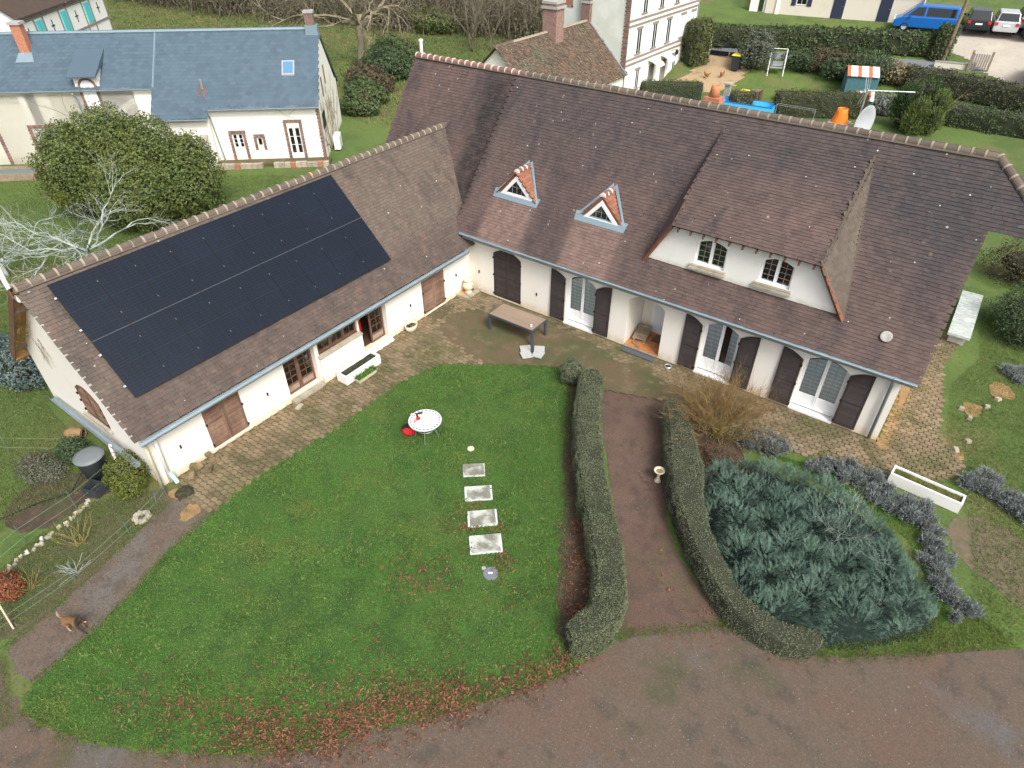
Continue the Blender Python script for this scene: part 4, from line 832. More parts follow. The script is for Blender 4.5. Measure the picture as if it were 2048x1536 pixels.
MB().tube([(-3.45, -14.75, 6.3), (-3.5, -14.75, 5.85), (-3.42, -14.75, 5.5), (-3.2, -14.72, 5.35), (-3.0, -14.6, 5.38)], .06, 8).obj('flue_pipe', m_white, None, smooth=True, label='bent white pipe at the far end of the wing ridge', category='pipe')
gt = thing('low_gutter', 'blue grey half-round gutter running low along the wing gable', 'gutter', (0, 0, 0))
gutter((-6.0, -14.6, .62), (-.3, -14.75, .95), .09, 'channel', gt); MB().tube([(-1.9, -14.75, .85), (-1.75, -14.85, .05)], .05, 6).obj('outlet_pipe', m_white, gt)
# ------------------------------------------------------------------ solar panels
nrm = Vector((1, 0, 1)).normalized(); up = Vector((-1, 0, 1)).normalized(); ux = Vector((0, 1, 0)); RM = Matrix((ux, up, nrm)).transposed()
Y0, Y1 = -14.06, -4.12; pw = (Y1 - Y0) / 9; xT = -3.0; base = Vector((-.375, 0, zw(-.375))) + nrm * .11; ph = (-.375 - xT) * math.sqrt(2) / 2
ORD = ['first', 'second', 'third', 'fourth', 'fifth', 'sixth', 'seventh', 'eighth', 'ninth']
ga, gb = .004, .006; cells = MB().box(ga + .008, gb + .008, .0, pw - ga - .008, ph - gb - .008, .032); frm = MB()
for q in ((ga, gb, pw - ga, gb + .012), (ga, ph - gb - .012, pw - ga, ph - gb), (ga, gb, ga + .012, ph - gb), (pw - ga - .012, gb, pw - ga, ph - gb)): frm.box(q[0], q[1], -.004, q[2], q[3], .036)
seam = MB(); 
for i in range(1, 6): x = pw * i / 6; seam.box(x - .0018, .03, .032, x + .0018, ph - .03, .0325)
for i in range(1, 20):
    y = ph * i / 20; w_ = .0016 if i != 10 else .004
    for j in range(6): seam.box(pw * j / 6 + .02, y - w_, .032, pw * (j + 1) / 6 - .02, y + w_, .0326)
cl = MB()
for y in (ph * .22, ph * .78): cl.box(pw - .012, y - .02, .03, pw + .012, y + .02, .042)
mesh4 = None
for r_ in range(2):
    for c_ in range(9):
        root = thing('solar_panel', 'black solar panel on the wing roof, %s row, %s column from the left gable' % (('lower', 'upper')[r_], ORD[c_]), 'solar panel', group='solar panels on the wing roof')
        pos = base + ux * (Y0 + pw * c_) + up * (ph * r_ + (.006 if r_ else 0)); root.matrix_world = Matrix.Translation(pos) @ RM.to_4x4()
        if mesh4 is None:
            os_ = [cells.obj('cell_face', m_cellA, root), frm.obj('frame', m_black, root), seam.obj('cell_seam', m_cellline, root, kind='stuff'), cl.obj('clamp', m_clamp, root)]; mesh4 = [(o.name, o.data) for o in os_]
        else:
            for (nm, me), b_ in zip(mesh4, ('cell_face', 'frame', 'cell_seam', 'clamp')):
                if b_ == 'clamp' and c_ == 8: continue
                link(D.objects.new(b_, me), root, kind='stuff' if b_ == 'cell_seam' else None)
MB().box(-.007, Y0, -.02, .007, Y1, .012).obj('panel_rail', M('dull aluminium', (.085, .095, .115), .6), H).matrix_local = Matrix.Translation(base + up * (ph + .003) + nrm * .02) @ Matrix(((0, 0, 1), (0, 1, 0), (-1, 0, 0))).to_4x4() if False else Matrix.Translation(base + up * (ph + .003) + nrm * .022) @ Matrix((up, ux, nrm)).transposed().to_4x4()
for r_ in range(2):
    for f_ in (.22, .78):
        c = base + ux * (Y0 - .03) + up * (ph * (r_ + f_)); mb = MB().rbox((0, 0, 0), (.06, .05, .05)); o = mb.obj('rail_end', m_alu, H); o.matrix_local = Matrix.Translation(c) @ RM.to_4x4()
# ================================================================== things in the courtyard and on the lawn
def crate_box(x0, y0, x1, y1, h, t, name, label, cat, mat, fill, fillz, loc, rz=0, group=None):
    r = thing(name, label, cat, loc, rz, group); mb = MB()
    for q in ((x0, y0, x1, y0 + t), (x0, y1 - t, x1, y1), (x0, y0 + t, x0 + t, y1 - t), (x1 - t, y0 + t, x1, y1 - t)): mb.box(q[0], q[1], 0, q[2], q[3], h)
    mb.box(x0 + t, y0 + t, .01, x1 - t, y1 - t, .04); mb.obj('trough', mat, r)
    gx = np.linspace(x0 + t, x1 - t, 24); gy = np.linspace(y0 + t, y1 - t, 10); XX, YY = np.meshgrid(gx, gy); ZZ = fillz + .03 * vnoise(XX, YY, 9, 4)
    idx = np.arange(240).reshape(10, 24); F = np.stack([idx[:-1, :-1], idx[:-1, 1:], idx[1:, 1:], idx[1:, :-1]], -1).reshape(-1, 4)
    npobj('soil', np.stack([XX, YY, ZZ], -1).reshape(-1, 3), F, fill, r, smooth=True)
    return r
def tuft(parent, P, mat, size, n, name='leaves', up=.6, base=LEAF, **kw):
    """little leafy tuft: n leaves around points P (local)"""
    P = np.asarray(P, float); i = RNG.integers(0, len(P), n); Q = P[i] + RNG.normal(0, size * .8, (n, 3)) * (1, 1, .5); Q[:, 2] = np.maximum(Q[:, 2], P[i][:, 2] * .6)
    Z = RNG.normal(0, 1, (n, 3)) * (1, 1, .5) + (0, 0, up); V, F = inst(*base, Q, frames(Z), RNG.uniform(.6, 1.3, n) * size)
    return npobj(name, V, F, mat, parent, kind='stuff', **kw)
m_potsoil = M('dark potting soil', (.035, .03, .02), .95, [('n', 8, .45, .65, (.07, .075, .04), .8)], bump=(30, .9, .03))
pl = crate_box(-.25, -.83, .25, .83, .36, .06, 'planter_trough', 'long white trough of dark soil under the wing window', 'planter', m_white, m_potsoil, .27, (.62, -7.15, .04))
tuft(pl, [(rnd.uniform(-.15, .15), rnd.uniform(-.7, .7), .3) for _ in range(60)], m_ivy, .035, 500)
pp = thing('plant_pot', 'low cream pot overflowing with bright green plants before the white trough', 'planter', (1.05, -7.25, .04))
MB().hexa([(-.1, -.4, 0), (.1, -.4, 0), (.1, .4, 0), (-.1, .4, 0), (-.14, -.46, .16), (.14, -.46, .16), (.14, .46, .16), (-.14, .46, .16)]).obj('pot', m_potp, pp); MB().quad((-.13, -.44, .162), (.13, -.44, .162), (.13, .44, .162), (-.13, .44, .162)).obj('soil', m_potsoil, pp)
tuft(pp, [(rnd.uniform(-.1, .1), rnd.uniform(-.35, .42), .2) for _ in range(40)], M('fresh leaf', None, .6, ramp=[(.05, .14, .02), (.09, .2, .03), (.15, .25, .05)], trans=.2), .06, 900)
op = thing('oval_pot', 'cream oval pot with brown dead plants against the wing wall', 'plant pot', (.3, -4.05, .04))
MB().lathe([(0, 0), (.2, 0), (.25, .14), (.27, .27), (.24, .27), (.22, .2), (0, .2)], (0, 0, 0), 20, sx=.75, sy=1.1).obj('pot', m_potp, op, smooth=True); tuft(op, [(rnd.uniform(-.12, .12), rnd.uniform(-.18, .18), .24) for _ in range(30)], m_brn, .05, 350, 'dead_stems')
# urn on its corner step
cs = thing('corner_step', 'stone-edged corner step in the angle of the two walls', 'step', (0, 0, .03))
for i in range(5): MB().box(.42 + .0, -.75 + i * .15, .0, .62, -.61 + i * .15, .1 + rnd.uniform(-.01, .01)).obj('edging_stone', m_stone, cs)
for i in range(4): MB().box(.02 + i * .15, -.98, 0, .15 + i * .15, -.78, .1 + rnd.uniform(-.01, .01)).obj('edging_stone', m_stone, cs)
for i in range(2):
    for j in range(2): MB().box(.02 + i * .2, -.77 + j * .2 , .0, .2 + i * .2, -.58 + j * .2, .085).obj('floor_tile', m_terra, cs)
ur = thing('garden_urn', 'tall pale stone urn standing on the corner step', 'urn', (.33, -.52, .12))
MB().lathe([(0, 0), (.14, 0), (.15, .04), (.09, .08), (.2, .2), (.24, .32), (.19, .45), (.12, .5), (.17, .58), (.19, .6), (.15, .6), (.1, .5), (0, .45)], (0, 0, 0), 20).obj('body', m_potp, ur, smooth=True)
MB().tube([(.18, 0, .3), (.28, 0, .42), (.2, 0, .5), (.13, 0, .52)], .02, 6).tube([(-.18, 0, .3), (-.28, 0, .42), (-.2, 0, .5), (-.13, 0, .52)], .02, 6).obj('handle', m_potp, ur)
# big patio table: slatted taupe top
tb = thing('patio_table', 'large rectangular patio table with taupe slatted top and anthracite legs', 'table', (2.72, -2.22, .035))
TLX, TLY = 2.08, 1.0
for i in range(6): MB().box(.03, .03 + i * (TLY - .06) / 6 + .0015, .7, TLX - .03, .03 + (i + 1) * (TLY - .06) / 6 - .0015, .738).obj('top_slat', m_taupe, tb)
MB().box(0, 0, .66, TLX, .03, .735).box(0, TLY - .03, .66, TLX, TLY, .735).box(0, .03, .66, .03, TLY - .03, .735).box(TLX - .03, .03, .66, TLX, TLY - .03, .735).obj('apron', m_anth, tb)
for x in (.0, TLX - .08):
    for y in (.0, TLY - .08): MB().box(x, y, 0, x + .08, y + .08, .66).obj('leg', m_anth, tb)
cd = thing('white_candle', 'small white candle standing on the patio table corner', 'candle', (4.6, -2.0, .775)); MB().lathe([(0, 0), (.035, 0), (.035, .09), (.03, .1), (0, .1)], (0, 0, 0), 10).obj('wax', m_white, cd); MB().tube([(0, 0, .1), (0, 0, .12)], .004, 4).obj('wick', m_black, cd)
# parasol foot with its paving slabs
pb = thing('parasol_foot', 'anthracite parasol foot tube standing between four pale slabs', 'parasol foot', (5.0, -2.55, .05)); MB().tube([(0, 0, 0), (0, 0, .62)], .03, 8).obj('tube', m_anth, pb)
for a in range(4): MB().rbox((.18 * math.cos(a * 1.571 + .4), .18 * math.sin(a * 1.571 + .4), .03), (.36, .05, .04), a * 1.571 + .4).obj('cross_foot', m_anth, pb)
slabm = M('pale concrete slab', (.42, .43, .41), .9, [('n', 7, .45, .7, (.33, .34, .31), .6)], bump=(50, .4, .008))
for (dx, dy, rz, dz), w_ in zip(((-.28, .02, .75, 0), (.16, .3, .55, 0), (.32, -.02, .2, .02), (-.02, -.3, .9, .02)), ('left', 'back', 'right', 'front')):
    MB().rbox((0, 0, 0), (.4, .4, .04), 0).obj('paving_slab', slabm, None, label='square pale slab weighing down the parasol foot, the %s one' % w_, category='slab', group='slabs round the parasol foot').matrix_world = Matrix.Translation((5.0 + dx, -2.55 + dy, .1 + dz)) @ Matrix.Rotation(rz, 4, 'Z')
# porch things
mt = thing('door_mat', 'dark grey mat lying in front of the porch step', 'mat', (8.3, -.28, .045)); MB().box(-.65, -.13, 0, .65, .13, .014).obj('pile', M('grey mat', (.09, .1, .12), .95), mt); MB().box(-.67, -.15, 0, .67, -.13, .01).box(-.67, .13, 0, .67, .15, .01).obj('rim', m_blk, mt)
pt = thing('timber_pallet', 'weathered wood slat pallet leaning in the porch corner', 'pallet', (7.75, .75, .08), R(8))
for i in range(5): MB().hexa([(-.12, -.35 + i * .15, .1 + i * .05), (.42, -.35 + i * .15, .1 + i * .05), (.42, -.24 + i * .15, .14 + i * .05), (-.12, -.24 + i * .15, .14 + i * .05), (-.12, -.35 + i * .15, .125 + i * .05), (.42, -.35 + i * .15, .125 + i * .05), (.42, -.24 + i * .15, .165 + i * .05), (-.12, -.24 + i * .15, .165 + i * .05)]).obj('slat', m_wood, pt)
for x in (-.08, .32): MB().hexa([(x, -.35, 0), (x + .07, -.35, 0), (x + .07, .42, 0), (x, .42, 0), (x, -.35, .1), (x + .07, -.35, .1), (x + .07, .42, .33), (x, .42, .33)]).obj('runner', m_wood, pt)
MB().rbox((7.95, .18, .1), (.4, .1, .03), -.5).obj('loose_board', m_wood, None, label='short loose board lying on the terracotta porch floor', category='board')
MB().rbox((8.6, 1.0, .085), (.6, .5, .015), 0).obj('doormat', m_brown, None, label='dark brown mat before the pale front door', category='mat')
bl = thing('pet_bowl', 'round metal pet bowl on the paving right of the porch', 'bowl', (9.55, -.35, .04)); MB().lathe([(0, .01), (.1, .01), (.12, 0), (.16, .0), (.13, .06), (.11, .06), (.09, .02), (0, .02)], (0, 0, 0), 16).obj('dish', m_alu, bl, smooth=True); MB().lathe([(0, .03), (.095, .03)], (0, 0, 0), 14).obj('water', m_glassd, bl)
MB().rbox((.42, -9.75, .055), (.16, .3, .05), .3).obj('loose_stone', m_stone, None, label='white stone block at the foot of the wing wall by the glazed door', category='stone')
# objects seen through the open wing door and glass
toy = thing('ride_on_toy', 'red and blue ride-on toy inside the open wing door', 'toy', (-.75, -5.98, .1), R(20))
MB().hexa([(-.1, -.45, .1), (.12, -.45, .1), (.12, .1, .1), (-.1, .1, .1), (-.08, -.42, .3), (.1, -.42, .3), (.1, .05, .36), (-.08, .05, .36)]).obj('body', m_bluep, toy); MB().lathe([(0, 0), (.16, 0), (.17, .3), (.1, .42), (0, .44)], (0, .2, .45), 10).obj('seat', m_red, toy)
for x in (-.14, .14):
    for y in (-.35, .2): mb = MB().lathe([(.0, -.03), (.13, -.03), (.13, .03), (0, .03)], (0, 0, 0), 12); mb.v = [(z + x, xx + y, yy + .13) for xx, yy, z in mb.v]; mb.obj('wheel', m_black, toy)
MB().lathe([(.1, 0), (.12, .05), (0, .08)], (0, .3, .85), 8).obj('headrest', m_yellow, toy)
MB().box(-2.3, -9.3, .1, -1.7, -8.7, .55).obj('red_chair_seat', m_red, None, label='red seat seen through the closed glazed door of the wing', category='seat')
# ------------------------------------------------------------------ mosaic bistro table, bag, tools
bt = thing('bistro_table', 'round white mosaic table with a grey tiled border on the lawn', 'table', (4.88, -8.3, .0))
RT = .53; MB().lathe([(0, .69), (RT - .02, .69), (RT, .7), (RT, .72), (RT - .012, .727), (RT - .014, .722), (0, .722)], (0, 0, 0), 40).obj('top', M('grout', (.42, .43, .45), .7), bt, smooth=False)
mb = MB(); mg = MB()
for i in range(-11, 12):
    for j in range(-11, 12):
        x, y = i * .036, j * .036
        if math.hypot(x, y) < .405: mb.box(x - .0165, y - .0165, .715, x + .0165, y + .0165, .726)
for k in range(48):
    a = 2 * math.pi * k / 48; (mg if k % 2 else mb).rbox((.455 * math.cos(a), .455 * math.sin(a), .7205), (.05, .05, .011), a); 
for k in range(90): a = 2 * math.pi * k / 90; mb.rbox((.5 * math.cos(a), .5 * math.sin(a), .7205), (.026, .03, .011), a); mb.rbox((.415 * math.cos(a), .415 * math.sin(a), .7205), (.016, .024, .011), a)
tl_o = mb.obj('mosaic_tile', M('white mosaic', (.74, .75, .75), .35, isl=.06), bt, kind='stuff'); mg.obj('border_tile', M('blue grey mosaic', (.14, .18, .25), .35, isl=.2), bt, kind='stuff')
for a in (.6, 2.2, 3.75, 5.3): MB().tube([(.22 * math.cos(a), .22 * math.sin(a), .69), (.3 * math.cos(a), .3 * math.sin(a), .35), (.38 * math.cos(a), .38 * math.sin(a), .0)], .012, 6).obj('leg', m_limb, bt)
MB().tube([(.28 * math.cos(i * .35), .28 * math.sin(i * .35), .4) for i in range(19)], .008, 5).obj('brace_ring', m_limb, bt)
bg_ = thing('tool_bag', 'red and black fabric bag under the mosaic table edge', 'bag', (4.32, -8.52, .02), R(35))
mb = MB(); mb.lathe([(0, 0), (.2, .0), (.23, .1), (.2, .22), (.1, .28), (0, .29)], (0, 0, 0), 14, sx=1, sy=.7); mb.obj('body', m_redf, bg_, smooth=True)
mb = MB(); mb.lathe([(.21, .1), (.235, .14), (.215, .24), (.11, .31), (0, .32)], (0, .05, 0), 14, sx=1, sy=.7); mb.obj('flap', m_blk, bg_, smooth=True); MB().tube([(-.15, -.05, .22), (-.1, -.1, .36), (.1, -.1, .36), (.15, -.05, .22)], .012, 5).obj('handle', m_blk, bg_)
dl = thing('cordless_drill', 'black and red cordless drill lying on the mosaic table', 'drill', (4.55, -8.22, .735), R(60)); MB().tube([(-.14, 0, .035), (.12, 0, .035)], [.035, .03], 8).obj('body', m_blk, dl); MB().hexa([(-.1, -.02, .02), (-.04, -.02, .02), (-.06, -.2, .02), (-.12, -.2, .02), (-.1, -.02, .06), (-.04, -.02, .06), (-.06, -.2, .06), (-.12, -.2, .06)]).obj('grip', m_blk, dl); MB().box(-.15, -.27, .01, -.03, -.19, .075).obj('battery', m_red, dl); MB().tube([(.12, 0, .035), (.2, 0, .035)], .012, 6).obj('chuck', m_limb, dl)
gl = thing('glue_tube', 'white cartridge with yellow nozzle overhanging the mosaic table', 'cartridge', (4.52, -8.32, .745), R(205)); MB().tube([(-.1, 0, .025), (.16, 0, .025)], .025, 10).obj('barrel', m_white, gl); MB().tube([(-.1, 0, .025), (-.16, 0, .03)], [.02, .012], 8).obj('nozzle', m_yellow, gl)
pr_ = thing('red_pliers', 'red-handled pliers lying on the mosaic table', 'pliers', (4.72, -8.6, .735), R(120)); MB().tube([(0, 0, .01), (.08, .03, .01), (.18, .03, .01)], .011, 5).obj('handle', m_red, pr_); MB().tube([(0, 0, .01), (.08, -.03, .01), (.18, -.03, .01)], .011, 5).obj('handle', m_red, pr_); MB().tube([(0, 0, .01), (-.07, 0, .01)], [.014, .006], 5).obj('jaw', m_limb, pr_)
# ------------------------------------------------------------------ stepping slabs in the lawn
CAMX = R(35.88)
for k, ((x, y), (w_, h_), rz, lab) in enumerate((((7.05, -8.6), (.66, .5), 4, 'smallest pale stepping slab, nearest the mosaic table'), ((7.74, -9.25), (.80, .54), 5, 'whitest stepping slab, second from the mosaic table'), ((8.41, -9.92), (.83, .56), 6, 'stained stepping slab among leaves, third from the mosaic table'), ((9.03, -10.57), (.87, .6), 6, 'darkest stained stepping slab, nearest the round grey cover'))):
    s_ = thing('stepping_slab', lab, 'slab', (x, y, .012), CAMX + R(rz), 'stepping slabs in the lawn')
    MB().box(-w_ / 2, -h_ / 2, 0, w_ / 2, h_ / 2, .05).obj('rim', m_slabrim, s_); MB().box(-w_ / 2 + (.06 if k else .01), -h_ / 2 + .015, .04, w_ / 2 - (.05 if k else .02), h_ / 2 - .015, .062).obj('plate', m_slabm, s_)
mh = thing('round_cover', 'round slate grey cover with pale patch in the lawn', 'cover', (9.7, -11.23, .012)); MB().lathe([(0, .03), (.19, .03), (.2, .02), (.2, 0)], (0, 0, 0), 26).obj('disc', m_manh, mh); MB().rbox((-.01, .0, .034), (.12, .04, .008), CAMX).obj('patch', m_white, mh)
for (x, y, rr), lab in (((6.38, -7.91, .11), 'pale round disc in the grass between mosaic table and slabs'), ((9.45, -11.2, .06), 'small grey disc beside the round cover'), ((9.1, -5.2, .05), 'small white disc in the bed left of the hedge')):
    MB().lathe([(0, .03), (rr * .9, .028), (rr, .015), (rr, 0)], (x, y, .012), 16).obj('ground_disc', m_potp if rr > .1 else m_conc, None, label=lab, category='disc')
gb_ = thing('stone_pedestal_bowl', 'small cream stone bowl on a stem at the right of the drive', 'bird bath', (11.75, -5.72, .01))
MB().lathe([(0, 0), (.1, 0), (.1, .05), (.05, .1), (.045, .3), (.08, .38), (.16, .44), (.17, .46), (.14, .46), (.08, .41), (0, .4)], (0, 0, 0), 18).obj('stem_and_bowl', m_potp, gb_, smooth=True)
MB().lathe([(0, .425), (.1, .425)], (0, 0, 0), 14).obj('water', M('murky water', (.25, .2, .08), .2), gb_)
tr = crate_box(-.95, -.22, .95, .22, .38, .05, 'stone_trough', 'long white trough of mossy soil at the terrace edge', 'planter', m_white, M('mossy soil', (.07, .075, .02), .95, [('n', 6, .45, .65, (.12, .11, .035), .8)]), .3, (18.25, -1.62, .02), R(-4))
tuft(tr, [(rnd.uniform(-.8, .8), rnd.uniform(-.12, .12), .32) for _ in range(60)], m_yel, .04, 500, 'moss_tufts')
sb = thing('timber_bench_slab', 'grey lichened slab bench beside the right end of the house', 'bench', (17.8, 9.2, 0)); MB().box(-.35, -1.9, .42, .4, 2.0, .52).obj('slab', M('lichened slab', (.36, .4, .38), .9, [('n', 3, .42, .66, (.55, .58, .55), .8, (1, 4, 1)), ('n', 8, .5, .7, (.2, .24, .22), .6)], bump=(30, .5, .02)), sb)
for y in (-1.5, 1.6): MB().box(-.25, y - .15, 0, .3, y + .15, .42).obj('support', m_conc, sb)
# rubble heap, blocks and a coping stone
def stone(c, s, mat=m_stone, parent=None, name='stone', **kw):
    mb = MB(); a = rnd.uniform(0, 6.3)
    q = [Vector((x * s[0] / 2 * rnd.uniform(.75, 1.15), y * s[1] / 2 * rnd.uniform(.75, 1.15), z)) for z in (0, s[2]) for x, y in ((-1, -1), (1, -1), (1, 1), (-1, 1))]
    q = [Matrix.Rotation(a, 3, 'Z') @ p for p in q]; q = [tuple(Vector(c) + (p if i < 4 else Vector((p.x * .8, p.y * .8, p.z * rnd.uniform(.8, 1.1))))) for i, p in enumerate(q)]
    return mb.hexa(q).obj(name, mat, parent, **kw)
hp = thing('rubble_heap', 'heap of broken paving stones at the foot of the wing wall', 'rubble', (.35, -13.25, .04))
for i in range(16): stone((rnd.gauss(.05, .16), rnd.gauss(0, .28), max(0, rnd.gauss(.03, .06))), (rnd.uniform(.16, .3), rnd.uniform(.14, .24), rnd.uniform(.07, .12)), m_paver, hp)
dm = thing('dark_soil_heap', 'black soil heap beside the downpipes of the wing corner', 'soil heap', (.75, -14.25, .01)); mb = MB().lathe([(.3, 0), (.24, .06), (.12, .12), (0, .14)], (0, 0, 0), 12); mb.v = [(x * rnd.uniform(.8, 1.2), y * rnd.uniform(.8, 1.2), z) for x, y, z in mb.v]; mb.obj('soil', m_potsoil, dm)
rs = thing('stone_ring', 'ring of pale stones around a hole in the bed beside the path', 'stone ring', (.63, -15.5, .0))
for k in range(9): a = k * .7; stone((.17 * math.cos(a), .17 * math.sin(a), 0), (.15, .13, .1), m_stone, rs)
ORD26 = ORD + ['tenth', 'eleventh', 'twelfth', 'thirteenth', 'fourteenth', 'fifteenth', 'sixteenth', 'seventeenth', 'eighteenth', 'nineteenth', 'twentieth', 'twenty-first', 'twenty-second', 'twenty-third', 'twenty-fourth', 'twenty-fifth', 'twenty-sixth']
for k in range(26):
    t = k / 25; p = Vector((-.55, -18.5, 0)).lerp(Vector((-1.12, -16.0, 0)), t); big = 'white' if k in (5, 6, 10) else 'pale'
    stone((p.x + rnd.gauss(0, .05), p.y + rnd.gauss(0, .03), 0), (rnd.uniform(.07, .17), rnd.uniform(.06, .13), rnd.uniform(.04, .09)), m_slabrim if big == 'white' else m_stone, None, 'edging_stone', label='pale edging stone of the vegetable plot, %s counting up from the rust red plant' % ORD26[k], category='stone', group='stones edging the vegetable plot')
for x, y, w_ in ((18.9, 2.9, 'third up from the terrace end'), (18.6, 3.3, 'closest to the house wall'), (19.3, 3.9, 'second farthest from the terrace end'), (19.0, 1.6, 'second up from the terrace end'), (18.75, .95, 'lowest one, at the paving edge'), (19.55, 4.6, 'farthest one, nearest the dark bush')): stone((x, y, .01), (.2, .16, .1), m_stone, None, 'field_stone', label='pale stone by the dug earth, ' + w_, category='stone', group='stones by the dug earth')
# water butt, tank, barrow things by the wing gable
wb = thing('water_butt', 'dark grey lidded water butt by the wing gable', 'water butt', (-2.0, -15.35, 0)); MB().lathe([(0, 0), (.3, 0), (.38, .75), (.4, .76), (.4, .8)], (0, 0, 0), 22).obj('barrel', M('grey plastic', (.1, .12, .13), .5), wb, smooth=True); MB().lathe([(.42, .78), (.42, .82), (.3, .86), (0, .88)], (0, 0, 0), 22).obj('lid', M('grey lid', (.15, .17, .18), .5), wb, smooth=True)
ct = thing('plastic_crate', 'dark plastic crate on the soil below the water butt', 'crate', (-1.35, -15.75, 0), R(20))
for q in ((-.25, -.2, .25, -.18), (-.25, .18, .25, .2), (-.25, -.18, -.23, .18), (.23, -.18, .25, .18)): MB().box(q[0], q[1], 0, q[2], q[3], .3).obj('side', m_bin, ct)
MB().box(-.23, -.18, 0, .23, .18, .02).obj('bottom', m_bin, ct)
MB().tube([(-2.0, -15.7, .4), (-1.9, -16.2, .05), (-2.3, -17.0, .03), (-2.6, -18.2, .03), (-3.0, -20, .03)], .02, 6).obj('hose', m_blk, None, label='black hose running over the soil from the water butt', category='hose')
st_ = thing('marker_stake', 'pale wooden stake leaning in the bed by the path end', 'stake', (1.36, -19.18, 0)); MB().tube([(0, 0, 0), (-.5, .1, .6)], .022, 6).obj('shaft', M('pale stake', (.5, .42, .3), .8), st_)
cr_ = thing('ceramic_jar', 'orange clay jar lying on its side by the wing gable', 'jar', (-4.2, -14.95, .0), R(40)); mb = MB().lathe([(0, 0), (.15, .03), (.22, .25), (.17, .48), (.11, .53), (.13, .58)], (0, 0, 0), 16); mb.v = [(z - .25, x, y + .2) for x, y, z in mb.v]; mb.obj('body', M('ochre jar', (.27, .17, .085), .7, [('n', 5, .45, .65, (.2, .12, .06), .6)]), cr_, smooth=True); mb = MB().lathe([(.11, .5), (.13, .56), (.115, .56), (.1, .5)], (0, 0, 0), 14); mb.v = [(z - .25, x, y + .2) for x, y, z in mb.v]; mb.obj('rim', m_dark, cr_)
# wire fences of the vegetable plot
def wirefence(pts, h, label, nw=3):
    f = thing('wire_fence', label, 'fence', (pts[0][0], pts[0][1], 0)); o = Vector((*pts[0], 0))
    for p in pts: MB().tube([Vector((*p, 0)) - o, Vector((*p, h)) - o + Vector((rnd.gauss(0, .05), rnd.gauss(0, .05), 0))], .014, 5).obj('post', M('green post', (.1, .14, .1), .7), f)
    for k in range(nw):
        mb = MB()
        for a, b in zip(pts[:-1], pts[1:]): mb.tube([Vector((*a, h * (k + .6) / nw)) - o, Vector((*b, h * (k + .6) / nw)) - o], .004, 3)
        mb.obj('wire', M('green wire', (.16, .25, .16), .6), f)
wirefence([(1.2, -19.6), (1.2, -17.6), (.85, -16.0), (.55, -15.0), (.35, -14.6)], .45, 'low green wire fence between path and bed', 2)
wirefence([(-.6, -19.6), (-1.1, -17.8), (-1.2, -16.4), (-1.5, -15.2)], .7, 'green wire fence along the stone row', 2)
wirefence([(-7.5, -17.6), (-5.2, -16.5), (-3.6, -15.4)], .8, 'wire fence ending at the orange jar', 2)
